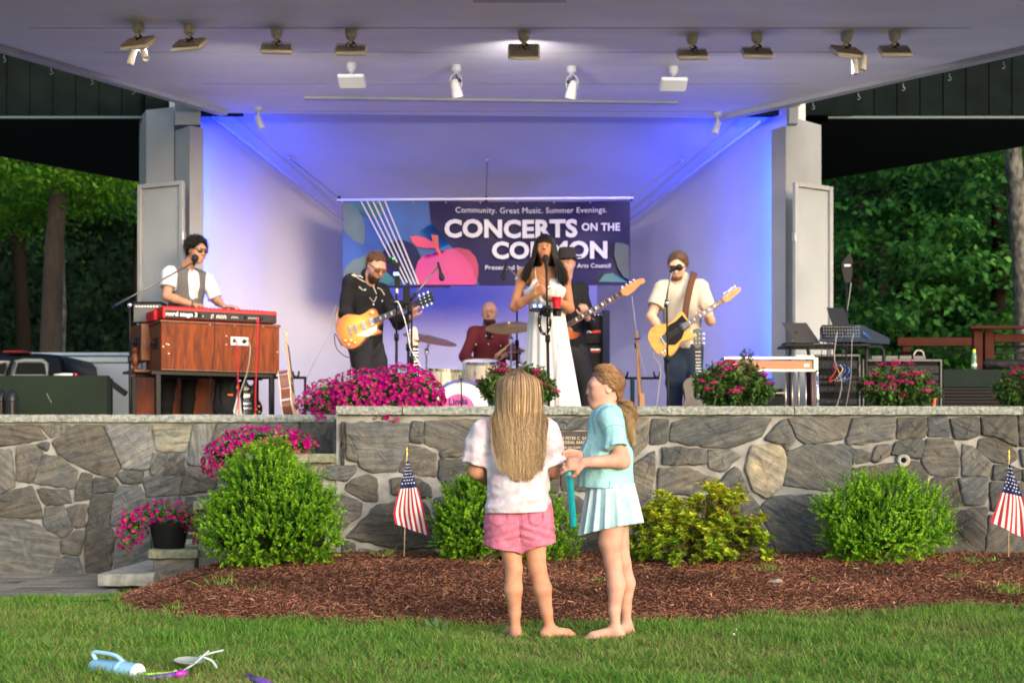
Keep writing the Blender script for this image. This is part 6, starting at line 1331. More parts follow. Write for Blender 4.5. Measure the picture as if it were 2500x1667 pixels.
def black_hair(h,t):
 g=np.random.default_rng(32);n=1500;H=h.H;A=np.array(h.m)*H;C=np.array(h.C);th=g.uniform(-1,1,n);side=np.sign(th);e=np.abs(th);ang=e*2.2+.62
 R1,D1=.42,.47;y0=np.cos(ang);x0=np.sin(ang)*side
 root=np.stack([th*.08,.05-.1*e+g.normal(size=n)*.05,np.full(n,.545)],1);a1=np.stack([x0*R1*.8,y0*D1*.75-.05,np.full(n,.40)],1);a2=np.stack([x0*(R1+.03),y0*(D1)-.06,np.full(n,.08)],1)
 a3=np.stack([x0*(R1+.08)+side*.02,y0*(D1)-.06+.04*(ang<1.3),np.full(n,-.35)],1);sx=side*(.30+.30*np.sin(np.clip(ang,0,1.57))+.06*g.normal(size=n));a4=np.stack([sx*1.1,y0*.40-.05+.12*(ang<1.4),np.full(n,-.80)],1)
 ln=g.uniform(.65,1.05,n)*np.where(side<0,1.0,.82);a5=np.stack([sx*(1.12+.12*(side<0))+g.normal(size=n)*.05+.12*(side>0),y0*.35-.05+.18*(ang<1.4),-.80-.62*ln],1)
 ctrl=np.stack([root,a1,a2,a3,a4,a5],1)@A.T+C;p=resample(ctrl,20);tone=g.random(n)[:,None,None];col=np.repeat(np.array([.006,.005,.005])*(1-tone)+np.array([.022,.017,.015])*tone,20,1)
 o=strand_obj('hair',p,g.uniform(.002,.004,n),col,M('singer_strands',rough=.5,attr=True,spec=.12),t)
 n=260;th=g.uniform(-1,1,n);r0=np.stack([th*.1,.08+g.normal(size=n)*.03,np.full(n,.545)],1);b1=np.stack([th*.2,np.full(n,.33),np.full(n,.40)],1);b2=np.stack([th*.28,.42-.10*th**2,np.full(n,.27)+g.normal(size=n)*.02],1);b3=np.stack([th*.30+.02*np.sign(th),.435-.13*th**2,round(.15,2)-.09*np.abs(th)+.05*g.random(n)],1)
 p=resample(np.stack([r0,b1,b2,b3],1)@A.T+C,12);strand_obj('fringe',p,g.uniform(.0015,.003,n),np.full((n,12,3),(.006,.005,.005)),M('singer_strands'),o)
 s=SDF(.03);s.ell(h.p(0,-.10,.16),[.38*H,.43*H,.40*H],h.m);s.ell(h.p(0,-.22,-.35),[.40*H,.2*H,.5*H],h.m,.03);s.ell(h.p(0,.5,-.06),[.33*H,.44*H,.48*H],h.m,.01,'s')
 s.build('hair_mass',M('hair_black',(.008,.007,.007),.6,bump=(120,.5)),o,.007)
black_hair(hs_,sg_)
b=MB();[b.ball(p,.006)for p in(hs_.p(.0,-.5,-.3),)]
# --- drummer
D_r=lambda x,y,D=15.0:P(1000+x/5.057,700+y/5.057,D)
dp=thing('person','bald bearded drummer with glasses and a maroon shirt seated behind the drums','person',(P(1195,1000,15.1).x,15.2,ZF))
hdm=Head(D_r(985,322,14.98),(-.05,-1,-.05),(0,0,1),.238)
J=dict(neck=D_r(985,480,15.05),shL=D_r(800,575,15.05),shR=D_r(1160,590,15.05),elL=D_r(680,850,14.95),elR=D_r(1265,840,14.95),wrL=D_r(800,960,14.75),wrR=D_r(1180,850,14.72),pel=V(P(1195,900,15.1).x,15.15,ZF+.58),knL=V(P(1140,0,14.7).x,14.75,ZF+.55),knR=V(P(1250,0,14.7).x,14.75,ZF+.55),anL=V(P(1130,0,14.7).x,14.8,ZF+.1),anR=V(P(1260,0,14.7).x,14.8,ZF+.1))
adult(dp,J,hdm,skin('drummer',(.36,.19,.13),(.30,.15,.10)),hands={'L':(((.4,-.5,-.1),(.2,0,-1)),dict(curl=1.0,thumb=-1)),'R':(((-.75,-.4,.1),(-.2,.1,-1)),dict(curl=1.0,thumb=1))})
s=SDF(.03);s.cap(J['shL'],J['shR'],.07,.07,.04);torso(s,(J['shL']+J['shR'])/2,J['pel'],.175,.16,.17,V(0,1,0));s.cap(J['neck']+V(0,.01,-.03),J['neck']+V(0,.02,.03),.075,.066,.02)
for q in 'LR':s.cap(J['sh'+q],J['el'+q],.07,.058,.03);sleeve(s,J['el'+q],J['wr'+q],.058,.042,.93)
s.wr(wrinkle(51,.006,22));s.plane(J['pel']+V(0,0,-.05),(0,0,-1));s.ell(D_r(985,540,14.88),(.04,.1,.11),None,.01,'s');o=s.build('maroon_shirt',M('maroon_cloth',(.105,.018,.020),.85,bump=(120,.15),spec=.15),dp,.008);tr_=surf(o)
b=MB();[b.ball(p,.008)for p in drape(tr_,[D_r(x,y)for x,y in((945,613),(1020,623),(975,712),(820,714),(1125,730))])];b.build('buttons',M('pearl'),o,smooth=True)
b=MB();b.box(D_r(985,590,14.93),(.05,.02,.08));b.build('undershirt',M('black_cloth',(.012,.012,.013),.9),dp)
legs(dp,J,M('black_jeans'),seed=52)
beard(hdm,dp,(.05,.028,.018),.03,5);hdm.face(dp,brow=(.07,.04,.03),lips=(.45,.22,.17))
b=MB()
for q in(-1,1):
 c=hdm.p(.14*q,.425,.02);b.tube([c+(hdm.r*math.cos(a)*.105+hdm.u*math.sin(a)*.09)*.238 for a in[i*.524 for i in range(13)]],.0016,5,cap=False);b.tube([hdm.p(.25*q,.41,.03),hdm.p(.35*q,.0,.03)],.0016,4)
b.tube([hdm.p(-.04,.44,.03),hdm.p(.04,.44,.03)],.0016,4);b.build('glasses',M('gold_frame',(.25,.16,.08),.3,1),dp,smooth=True)
st_=thing('drumstick','pair of pale wooden drumsticks held by the drummer','drumsticks',tuple(J['wrR']));b=MB();b.tube([J['wrR']+V(-.10,-.05,.0),D_r(1245,700,14.62)],[.008,.006],8);b.build('stick',M('maple',(.55,.38,.2),.5),st_);b=MB();b.tube([J['wrR']+V(-.11,-.04,-.03),D_r(1190,760,14.6)],[.008,.006],8);b.build('stick',M('maple'),st_)
# --- bassist half hidden behind the singer
bp_=thing('person','man in black with a dark hat playing bass half hidden behind the singer','person',(P(1392,0,13.8).x,13.8,ZF))
hb=Head(P(1384,642,13.78),(-.25,-1,-.2),(.0,-.1,1),.235)
B2=lambda x,y,D=13.8:P(1100+x/3.136,540+y/3.136,D)
J=dict(neck=P(1382,676,13.82),shL=P(1340,706,13.8),shR=P(1418,708,13.85),elL=P(1330,780,13.65),elR=P(1432,778,13.75),wrL=P(1368,800,13.5),wrR=P(1432,772,13.52),pel=P(1392,850,13.85),knL=P(1378,930,13.8),knR=P(1430,930,13.85),anL=P(1375,1020,13.85),anR=P(1440,1020,13.9))
J['elR']=P(1445,795,13.72)
adult(bp_,J,hb,skin('ruddy'),hands={'L':(((.5,-.2,-.6),(.2,1,0)),dict(curl=.5,thumb=1)),'R':(((-.25,-.35,.75),(-.35,.8,.3)),dict(curl=.8,thumb=1))})
s=SDF(.03);s.cap(J['shL'],J['shR'],.072,.07,.04);torso(s,(J['shL']+J['shR'])/2,J['pel'],.165,.15,.16,V(0,1,0))
for q in 'LR':s.cap(J['sh'+q],J['el'+q],.068,.055,.03);sleeve(s,J['el'+q],J['wr'+q],.055,.042,.8)
s.wr(wrinkle(61,.006,22));s.plane(J['pel']+V(0,0,-.05),(0,0,-1));s.build('black_shirt',mbs,bp_,.008);legs(bp_,J,M('charcoal_jeans'),(.11,.085,.065),62)
hb.face(bp_,brow=(.05,.03,.02));b=MB();H_=.235
b.lathe([(.0,.66*H_),(.30*H_,.64*H_),(.36*H_,.5*H_),(.385*H_,.24*H_),(.62*H_,.22*H_),(.64*H_,.24*H_),(.62*H_,.255*H_),(.40*H_,.27*H_)],hb.C,hb.m,24,cap=False);b.build('hat',M('hat_felt',(.02,.018,.018),.9,bump=(80,.3)),bp_,smooth=True)
hb.cap_hair(bp_,(.04,.03,.025),.03,-.2,.25,'hair',(65,.004,70))
# --- guitarist in the cream polo
R_=lambda x,y,D=13.2:P(1500+x/3.136,540+y/3.136,D)
rp=thing('person','man in a cream polo shirt and dark jeans playing the yellow guitar','person',(P(1665,0,13.2).x,13.2,ZF))
hr=Head(R_(482,345,13.15),(-.22,-.92,-.38),(.03,-.38,.92),.235)
J=dict(neck=R_(520,450,13.22),shL=R_(368,508,13.2),shR=R_(655,498,13.22),elL=R_(280,730,13.12),elR=R_(735,765,13.12),wrL=R_(378,868,13.0),wrR=R_(706,720,12.98),pel=R_(525,935,13.25),knL=P(1648,930,13.2),knR=P(1695,930,13.25),anL=P(1645,1030,13.25),anR=P(1705,1030,13.3))
adult(rp,J,hr,skin('pale_man'),hands={'L':(((.75,-.3,-.35),(.3,.9,0)),dict(curl=.5,thumb=1)),'R':(((-.15,-.4,.8),(-.45,.8,-.1)),dict(curl=.9,thumb=1))})
s=SDF(.03);s.cap(J['shL'],J['shR'],.07,.07,.04);torso(s,(J['shL']+J['shR'])/2,J['pel'],.18,.165,.172,V(0,1,0));sleeve(s,J['shL'],J['elL'],.078,.080,.66);sleeve(s,J['shR'],J['elR'],.078,.080,.66);s.cap(J['neck']+V(0,.02,-.03),J['neck']+V(0,.01,.02),.075,.068,.02)
s.wr(wrinkle(71,.005,20));s.plane(J['pel']+V(0,0,-.055),(0,0,-1));s.ell(hr.p(0,.1,-.60),(.05,.07,.07),None,.01,'s');o=s.build('polo_shirt',M('cream_knit',(.42,.37,.29),.9,var=(60,.12),bump=(160,.3,.002),spec=.1),rp,.007);tr_=surf(o)
b=MB();pl_=drape(tr_,[R_(515,500+i*20)for i in range(6)]);b.tube(pl_,.004,5);b.build('placket',M('cream_dark',(.42,.36,.28),.9),o,smooth=True)
legs(rp,J,M('dark_denim',(.018,.028,.050),.85,bump=(60,.3)),(.11,.085,.065),72)
hr.cap_hair(rp,(.085,.045,.025),.055,-.12,.27,'short_hair',(75,.005,90));hr.shades(rp,(.02,.02,.02));hr.face(rp,eyes=False,brow=(.06,.035,.02));beard(hr,rp,(.16,.085,.05),.0,7)
# =============== instruments and gear on the stage
MBK=M('gear_black',(.010,.010,.011),.5,bump=(60,.05),spec=.2);MBM=M('black_metal',(.010,.010,.011),.45,.0,spec=.2);MCH=M('chrome',(.75,.75,.77),.15,1.0);MWH=M('white_plastic',(.75,.75,.73),.4)
MRED=M('red_lacquer',(.36,.004,.008),.4,spec=.2)
def T(name,label,cat,loc,group=None):return thing(name,label,cat,tuple(loc),group=group)
def ptube(name,pts,r,mat,t,n=8,sm=0):return tube_obj(name,bez([P(*p)for p in pts],sm)if sm else[P(*p)for p in pts],r,mat,t,n)
def pbox(name,x0,y0,x1,y1,D,dep,mat,t,bev=.003,dx=0):
 a,c=P(x0,y0,D),P(x1,y1,D);return MB().box(((a.x+c.x)/2+dx,D+dep/2,(a.z+c.z)/2),(abs(c.x-a.x),dep,abs(a.z-c.z)),bev=bev).build(name,mat,t)
def text_fit(name,body,o,ux,uy,w,h,mat,parent,bold=.0,depth=.0015,spacing=1.0):
 """text centred on o, scaled to w x h metres"""
 ux=Vector(ux).normalized();uy=Vector(uy).normalized()
 cu=bpy.data.curves.new(name,'FONT');cu.body=body;cu.size=1;cu.offset=bold;cu.extrude=0;cu.resolution_u=3;cu.space_character=spacing
 t=bpy.data.objects.new(name,cu);COL.objects.link(t);me=bpy.data.meshes.new_from_object(t.evaluated_get(bpy.context.evaluated_depsgraph_get()));bpy.data.objects.remove(t);bpy.data.curves.remove(cu)
 xs=[v.co.x for v in me.vertices];ys=[v.co.y for v in me.vertices];cx,cy=(min(xs)+max(xs))/2,(min(ys)+max(ys))/2;sx=w/(max(xs)-min(xs));sy=h/(max(ys)-min(ys))
 nn=ux.cross(uy)
 for v in me.vertices:v.co=Vector(o)+ux*(v.co.x-cx)*sx+uy*(v.co.y-cy)*sy
 return link_mesh(name,me,mat,parent,True,False)
def knobs(b,o,ux,uy,nn,nx,ny,w,h,r=.005,hh=.008):
 for i in range(nx):
  for j in range(ny):b.tube([o+ux*(w*(i+.5)/nx)+uy*(h*(j+.5)/ny),o+ux*(w*(i+.5)/nx)+uy*(h*(j+.5)/ny)+nn*hh],r,6)
UP=V(0,0,1)
# ---- organ with the red keyboard on top
th=R(28);A0=P(393,903,12.78);ux=V(math.cos(th),math.sin(th),0);nb=V(-math.sin(th),math.cos(th),0);mO=axes(ux,nb,UP);wO=1.11;zT=CH+339*12.78/F;hO=zT-A0.z
MWAL=M('walnut',(.17,.031,.003),.55,wood=(2.2,1.6,(.07,.012,.0015)),scale3=(9,9,1.2),spec=.15,bump=(40,.1,.002));MWD=M('walnut_side',(.13,.034,.009),.45,spec=.3,wood=(2.2,1.6,(.055,.014,.004)),scale3=(9,9,1.2))
og=T('electric_organ','chopped walnut electric organ on a black stand with turned side post, under the red keyboard','organ',(A0.x,A0.y,ZF))
def ob(name,x,y,z,w,d,h,mat,par=og,bev=.004):return MB().box(A0+ux*x+nb*y+UP*z,(w,d,h),mO,bev=bev).build(name,mat,par)
ob('back_panel',wO/2,.012,hO/2,wO-.004,.024,hO-.03,MWAL);ob('top_board',wO/2,.28,hO-.008,wO+.02,.58,.022,MWD);ob('side_panel',.011,.29,hO/2-.01,.022,.53,hO-.03,MWD);ob('side_panel',wO-.011,.29,hO/2-.01,.022,.53,hO-.03,MWD);ob('bottom_board',wO/2,.28,.008,wO,.56,.02,MWD)
ob('key_shelf',-.0-.03,.62,hO*.62,.10,.42,.34,MWD);ob('base_board',-.06,.62,.012,.18,.46,.025,MWD)
MB().lathe([(.03,0),(.034,.02),(.02,.035),(.038,.07),(.042,.11),(.03,.15),(.018,.165),(.034,.185),(.034,.21)],A0+ux*-.10+nb*.55+UP*.02,None,16).build('turned_post',MWD,og,smooth=True,auto=40)
for(x,y,z)in((-.006,.2,hO*.56),(-.09,.55,hO*.62)):
 b=MB();b.box(A0+ux*x+nb*y+UP*z,(.012,.15,.10),mO,bev=.01);hdl=b.build('handle_plate',MBK,og);q=A0+ux*(x-.022)+nb*y+UP*z;MB().tube([q-nb*.055,q+nb*.055],.014,8).build('grip',MBM,hdl,smooth=True)
b=MB();
for(x,z)in((.07,.23),(.07,.15),(.05,.235),(.16,.44),(.45,.43),(.68,.43),(.6,.25),(.6,.33),(1.09,.2),(.02,.21),(.95,.43)):b.tube([A0+ux*x+UP*z-nb*.001,A0+ux*x+UP*z-nb*.004],.006,8)
b.build('screws',M('screw',(.25,.22,.2),.4,.8),og)
q=A0+ux*.725+UP*.285-nb*.004;pt=MB().box(q,(.165,.008,.075),mO,bev=.002).build('outlet_plate',MWH,og);MB().tube([q+ux*.04,q+ux*.04-nb*.03],.02,10).tube([q-ux*.055,q-ux*.055-nb*.008],.016,10).build('plug',MBK,pt)
b=MB();zl=ZF+.002
for(x,y)in((-.015,.05),(wO-.06,.05),(-.12,.52),(wO-.06,.52)):
 p=A0+ux*x+nb*y;MB().box((p.x,p.y,(A0.z-.035+zl)/2),(.045,.045,A0.z-.035-zl),mO,bev=.004).build('stand_leg',MBM,og)
ob('stand_rail',wO/2-.05,.05,-.022,wO+.06,.04,.036,MBM);ob('stand_rail',wO/2-.05,.52,-.022,wO+.1,.04,.036,MBM)
kb=T('stage_keyboard','red stage keyboard with white lettering on its black back, lying on the walnut organ','keyboard',A0+UP*hO)
kz=hO+.012;kh=.125;kw=1.075
def kp_(name,x,y,z,w,d,h,mat,par=kb,bev=.004):return MB().box(A0+ux*x+nb*y+UP*z,(w,d,h),mO,bev=bev).build(name,mat,par)
kp_('case',.022+kw/2,.20,kz+kh/2,kw,.33,kh-.01,MRED,bev=.01);kp_('rear_panel',.022+kw/2+.008,.033,kz+.048,kw-.035,.01,.075,M('panel_black',(.012,.012,.014),.4))
kp_('end_block',.01,.36,kz+.05,.05,.30,.10,MRED,bev=.01)
b=MB();ky=kp_('key_bed',.022+kw/2,.40,kz+kh-.02,kw-.06,.14,.03,M('white_keys',(.72,.71,.68),.3))
for i in range(43):
 if i%7 not in(2,6):b.box(A0+ux*(.066+i*.0234+.012)+nb*.37+UP*(kz+kh+.003),(.011,.085,.016),mO,bev=.002)
b.build('black_keys',MBK,ky)
b=MB();knobs(b,A0+ux*.1+nb*.10+UP*(kz+kh-.004),ux,nb,UP,24,2,.9,.12,.007,.014);b.build('knobs',M('knob_dark',(.03,.03,.03),.4),kb)
text_fit('lettering','nord stage 3',A0+ux*.195+nb*.026+UP*(kz+.046),ux,UP,.285,.052,M('print_white',(.8,.8,.8),.5),kb,bold=.006,spacing=.95)
b=MB();
for(x,w_,h_)in((.37,.012,.008),(.39,.02,.012),(.47,.035,.034),(.52,.10,.012),(.52,.10,.03),(.66,.08,.01),(.82,.12,.008)):
 for j in range(max(1,int(w_/.014))):b.box(A0+ux*(x+j*.014)+nb*.0265+UP*(kz+.042+.006*(j%2)),(.008,.002,h_),mO)
b.build('panel_print',M('print_grey',(.5,.5,.5),.5),kb)
b=MB()
for x in(.36,.79,.93,.945):b.box(A0+ux*x+nb*.02+UP*(kz+.05),(.02,.03,.03),mO,bev=.003)
b.build('jacks',MBK,kb)
am=T('small_mixer','small grey mixer with a row of white knobs beside the red keyboard','mixer',P(360,783,13.35));pbox('case',326,741,392,786,13.35,.2,M('mixer_grey',(.08,.085,.09),.6),am);pbox('top_trim',324,736,394,742,13.34,.22,MBK,am)
b=MB();knobs(b,P(330,750,13.348),V(1,0,0),UP,V(0,-1,0),8,1,.22,.012,.009,.012);b.build('knobs',MWH,am)
def cable(label,pts,r,mat,coil=0,name='cable'):
 path=bez([P(*p)for p in pts],10)
 if coil:
  o=[];L_=0
  for i in range(len(path)-1):
   for j in range(8):
    f=j/8;p=path[i].lerp(path[i+1],f);L_+=(path[i+1]-path[i]).length/8;a=L_*2*math.pi/.012;o.append(p+V(math.cos(a)*coil,math.sin(a)*coil,0))
  path=o
 o=tube_obj(name,path,r,mat,None,5);setp(o,label,'cable');return o
MCR=M('cable_red',(.60,.012,.03),.35);MCK=M('cable_black',(.012,.012,.013),.5);MCG=M('cable_grey',(.22,.20,.19),.5)
cable('curly red cable hanging from the outlet plate of the organ',[(570,825,12.8),(577,836,12.74),(579,870,12.74),(582,950,12.75),(583,1022,12.78)],.0028,MCR,.008)
cable('curly red cable hanging from the back of the red keyboard',[(628,776,12.95),(630,800,12.85),(628,870,12.84),(624,950,12.84),(624,1022,12.85)],.0028,MCR,.009)
cable('grey cable sweeping down from the organ plug',[(603,828,12.84),(611,850,12.76),(604,905,12.76),(586,960,12.78),(572,1022,12.8)],.006,MCG)
cable('thin black cable hanging down the front of the organ',[(515,770,12.9),(524,783,12.8),(523,850,12.8),(517,900,12.8),(512,950,12.8),(502,1022,12.8)],.0035,MCK)
cable('black cable crossing behind the curly red ones',[(620,778,12.95),(618,820,12.9),(596,880,12.86),(560,960,12.86),(526,1022,12.86)],.003,MCK)
cable('black cable beside the curly red one under the keyboard',[(637,778,12.95),(633,830,12.9),(630,900,12.9),(612,970,12.9),(606,1022,12.9)],.003,MCK)
sp=T('speaker_cabinet','reddish wooden speaker cabinet standing behind the keyboard player','speaker cabinet',P(423,1020,14.0));MRW=M('red_wood',(.26,.052,.014),.5,wood=(2,1.5,(.17,.032,.010)),scale3=(6,6,1.5))
for n_,x0,x1,m_ in(('panel',323,377,MRW),('post',378,392,M('light_wood',(.42,.2,.07),.5)),('panel',393,520,MRW),('post',521,524,M('light_wood'))):pbox(n_,x0,914,x1,1045,13.98+(.004 if n_=='post' else 0),.06,m_,sp)
for x in(328,514):MB().tube([P(x,965,13.98),P(x,965,13.975)],.008,8).build('screw',MBM,sp)
bpk=T('backpack','black backpack with an orange strip on the floor beside the wooden cabinet','backpack',P(553,1040,13.6));s=SDF(.02);s.box(P(553,975,13.7),(.11,.09,.27),None,.02,.05);s.ell(P(545,985,13.62),(.09,.06,.15));s.wr(wrinkle(3,.008,22));s.build('bag',M('nylon_black',(.013,.014,.018),.7,bump=(80,.2)),bpk,.01)
ptube('strap',[(535,925,13.6),(530,960,13.56),(534,1000,13.58)],.012,M('nylon_strap',(.012,.013,.02),.7),bpk,sm=4);pbox('orange_tab',555,961,569,966,13.545,.01,M('orange_tab',(.8,.12,.02),.6),bpk)
# ---- guitars
def G_outline(kind):
 if kind=='lp':pts=[(-.225,0),(-.215,.09),(-.16,.152),(-.09,.165),(-.02,.135),(.03,.108),(.09,.112),(.15,.125),(.185,.10),(.19,.055),(.20,.03),(.20,-.03),(.16,-.045),(.145,-.075),(.175,-.115),(.165,-.125),(.10,-.125),(.03,-.108),(-.02,-.135),(-.09,-.165),(-.16,-.152),(-.215,-.09)]
 elif kind=='tele':pts=[(-.215,0),(-.20,.10),(-.14,.155),(-.07,.155),(0,.125),(.05,.105),(.10,.11),(.16,.13),(.20,.12),(.20,.05),(.20,-.03),(.17,-.045),(.15,-.07),(.19,-.12),(.17,-.14),(.10,-.125),(.04,-.108),(-.02,-.135),(-.09,-.16),(-.15,-.15),(-.20,-.09)]
 elif kind=='bass':pts=[(-.24,.02),(-.22,.12),(-.15,.17),(-.08,.15),(0,.11),(.08,.12),(.17,.165),(.24,.17),(.22,.12),(.16,.06),(.15,-.04),(.18,-.09),(.22,-.13),(.16,-.15),(.08,-.12),(0,-.115),(-.08,-.16),(-.15,-.17),(-.22,-.11)]
 else:pts=[(-.25,0),(-.235,.11),(-.17,.185),(-.09,.19),(-.01,.15),(.04,.125),(.10,.13),(.17,.14),(.22,.11),(.245,.04),(.245,-.04),(.22,-.11),(.17,-.14),(.10,-.13),(.04,-.125),(-.01,-.15),(-.09,-.19),(-.17,-.185),(-.235,-.11)]
 v=[Vector((a,b,0))for a,b in pts];out=[];n=len(v)
 for i in range(n):
  a,b,c,d=v[i-1],v[i],v[(i+1)%n],v[(i+2)%n]
  for t in(0,.33,.67):p=.5*((2*b)+(c-a)*t+(2*a-5*b+4*c-d)*t*t+(3*b-a-3*c+d)*t**3);out.append((p.x,p.y))
 return out
def guitar(kind,label,o,d,n,group=None,sc=1.0,strap=None,name=None,neckm=None,guard=None,headm=None,top=None,side=None):
 """o body centre, d neck direction, n outward face normal"""
 d=U3(d);n=(Vector(n)-d*d.dot(Vector(n))).normalized();u=n.cross(d);o=Vector(o)
 nm=name or{'lp':'electric_guitar','tele':'electric_guitar','bass':'bass_guitar','ac':'acoustic_guitar'}[kind];t=T(nm,label,nm.replace('_',' ').replace('electric guitar','electric guitar'),o,group)
 X=lambda a,b,c=0:o+(d*a+u*b+n*c)*sc;m=axes(d,u,n);th=.10 if kind=='ac' else .045;ol=G_outline(kind)
 b=MB();b.prism([(x*sc,y*sc)for x,y in ol],o+n*th/2,d,u,th,inset=.006);b.build('body',side or top,t,smooth=True,auto=40)
 b=MB();b.prism([(x*sc*.985,y*sc*.985)for x,y in ol],o+n*(th/2+.0015),d,u,.003);b.build('top',top,t)
 L={'lp':.63,'tele':.65,'bass':.86,'ac':.64}[kind];nk0=.17;z1=th/2+.006;nw=.026 if kind!='bass' else .025;end=L-.10 if kind!='bass' else L-.12
 end={'lp':.56,'tele':.57,'bass':.74,'ac':.50}[kind]
 MB().box(X((nk0+end)/2,0,z1-.006),((end-nk0)*sc,nw*2*sc,.020*sc),m,bev=.006).build('neck',neckm,t);fb=MB().box(X((nk0-.03+end)/2,0,z1+.006),((end-nk0+.03)*sc,nw*2*sc-.002,.006),m).build('fretboard',guard and kind=='tele' and M('rosewood',(.13,.06,.03),.5)or M('ebony',(.05,.028,.02),.45),t)
 b=MB();f=0
 for i in range(1,20):x=end-(L-0)*(1-2**(-i/12))*1.0;b.box(X(x,0,z1+.010),(.003,nw*1.9*sc,.003),m)
 b.build('frets',MCH,fb)
 if kind in('lp','bass','tele'):
  b=MB();[b.box(X(end-L*(1-2**(-i/12))+.012,0,z1+.0098),(.012,nw*1.1*sc,.001),m)for i in(3,5,7,9,12,15)];b.build('inlays',M('pearl_inlay',(.7,.68,.6),.3),fb)
 hl={'lp':[(0,.022),(.03,.036),(.12,.040),(.165,.048),(.16,.01),(.168,0),(.16,-.01),(.165,-.048),(.12,-.040),(.03,-.036),(0,-.022)],'ac':[(0,.022),(.02,.034),(.17,.040),(.18,0),(.17,-.040),(.02,-.034),(0,-.022)],'tele':[(0,.022),(.03,.030),(.08,.034),(.17,.030),(.19,.012),(.185,-.01),(.165,-.022),(.10,-.030),(.03,-.040),(0,-.024)],'bass':[(0,.022),(.03,.035),(.09,.04),(.20,.035),(.24,.02),(.25,-.005),(.225,-.03),(.19,-.02),(.10,-.045),(.03,-.05),(0,-.024)]}[kind]
 hd_=MB().prism([(x*sc,y*sc)for x,y in hl],X(end,0,z1+.006),d,u,.016,inset=.003).build('headstock',headm or neckm,t)
 b=MB()
 for i in range(4 if kind=='bass' else 6):
  if kind in('tele','bass'):x,y,s_=end+.035+i*(.024 if kind=='tele' else .042),.030,1
  else:x,y,s_=end+.045+(i%3)*.042,.038*(1 if i<3 else-1),(1 if i<3 else-1)
  b.tube([X(x,y,z1),X(x,y+s_*.014,z1)],.003,6);b.ball(X(x,y+s_*.021,z1),(.010,.010,.006),m,8,6);b.tube([X(x,y*.45,z1+.004),X(x,y*.45,z1+.013)],.005,8)
 b.build('tuners',M('tuner_pearl',(.7,.68,.58),.3)if kind in('lp','ac')else MCH,hd_,smooth=True)
 b=MB();
 for i in range(4 if kind=='bass' else 6):y=-.019+i*(.0127 if kind=='bass' else .0076);b.tube([X(-.12 if kind!='ac' else-.11,y*1.15,z1+.012),X(end,y*.8,z1+.012)],.0007,4)
 b.build('strings',MCH,t)
 if kind=='ac':
  MB().lathe([(0,0),(.048,0),(.048,.001)],X(.075,0,th/2+.0025),m,24).build('sound_hole',M('void'),t);MB().box(X(-.11,0,th/2+.007),(.025,.13,.008),m,bev=.003).build('bridge',M('ebony'),t)
 else:
  pk={'lp':(.115,.035),'tele':(.13,-.07),'bass':(.02,.0)}[kind]
  for x in pk[:1 if kind=='bass' else 2]:MB().box(X(x,0,z1+.002),(.038,.078,.014),m,bev=.003).build('pickup',M('pickup_metal',(.8,.74,.6),.25,.8)if kind=='lp' else M('pickup_dark',(.05,.05,.05),.3),t)
  b=MB();b.box(X(-.05 if kind=='lp' else-.09,0,z1+.002),(.02,.085,.012),m,bev=.003);b.build('bridge',MCH,t);
  if kind=='lp':MB().box(X(-.10,0,z1+.002),(.018,.09,.014),m,bev=.004).build('tailpiece',MCH,t)
  if guard:MB().prism([(x*sc,y*sc)for x,y in guard],X(0,0,th/2+.004),d,u,.002).build('pickguard',M('guard_cream',(.72,.62,.42),.4)if kind=='lp' else M('guard_black',(.012,.012,.012),.3),t)
  b=MB();kn=[(-.12,-.09),(-.17,-.07),(-.09,-.125),(-.15,-.12)]if kind=='lp' else[(-.10,-.09),(-.135,-.095),(-.165,-.10)]
  [b.lathe([(.012,0),(.011,.012),(.006,.014)],X(x,y,th/2+.006),m,12)for x,y in kn];
  if kind=='lp':b.lathe([(.022,0),(.022,.003)],X(.14,.085,th/2+.003),m,14)
  b.build('knobs',M('knob_gold',(.75,.55,.25),.3,.4)if kind=='lp' else MCH,t,smooth=True)
 return t
def burst(name,c1,c2,c3,s=1.0):
 m=bpy.data.materials.new(name);m.use_nodes=True;n=m.node_tree.nodes;L=m.node_tree.links;b=n['Principled BSDF'];b.inputs['Roughness'].default_value=.18;b.inputs['Coat Weight'].default_value=.6
 tc=n.new('ShaderNodeTexCoord');ln=n.new('ShaderNodeVectorMath');ln.operation='LENGTH';L.new(tc.outputs['Object'],ln.inputs[0]);r=n.new('ShaderNodeValToRGB');e=r.color_ramp.elements;e[0].position=.05*s;e[0].color=(*c1,1);e[1].position=.24*s;e[1].color=(*c3,1);k=e.new(.15*s);k.color=(*c2,1);L.new(ln.outputs['Value'],r.inputs[0]);L.new(r.outputs[0],b.inputs['Base Color']);return m
MMAH=M('mahogany',(.16,.045,.02),.3,coat=.4);MMAP=M('maple_neck',(.55,.27,.09),.35,coat=.3,var=(20,.2))
Gp=lambda x,y,D=12.8:P(700+x/3.136,540+y/3.136,D)
o=Gp(572,815,12.72);e=Gp(1090,600,12.60)
lp=guitar('lp','sunburst electric guitar with cream pickguard played by the bearded man in black',o,e-o,(.05,-1,.30),top=burst('sunburst',(.85,.38,.05),(.62,.20,.02),(.26,.06,.012)),side=MMAH,neckm=MMAH,headm=M('lacquer_black',(.008,.008,.008),.2,coat=.5),guard=[(-.02,-.05),(.15,-.045),(.13,-.10),(.04,-.115),(-.06,-.06)],sc=.99)
tube_obj('strap',bez([o+V(-.22,.03,-.02),o+V(-.24,.16,.12),Gp(490,440,13.05)],6),.012,M('strap_tan',(.28,.15,.07),.7),lp,6)
cable('black cable looping from the sunburst guitar',[(835,845,12.75),(818,815,12.75),(822,850,12.75),(850,872,12.78),(872,858,12.8),(856,900,12.9),(858,1020,12.95)],.004,MCK)
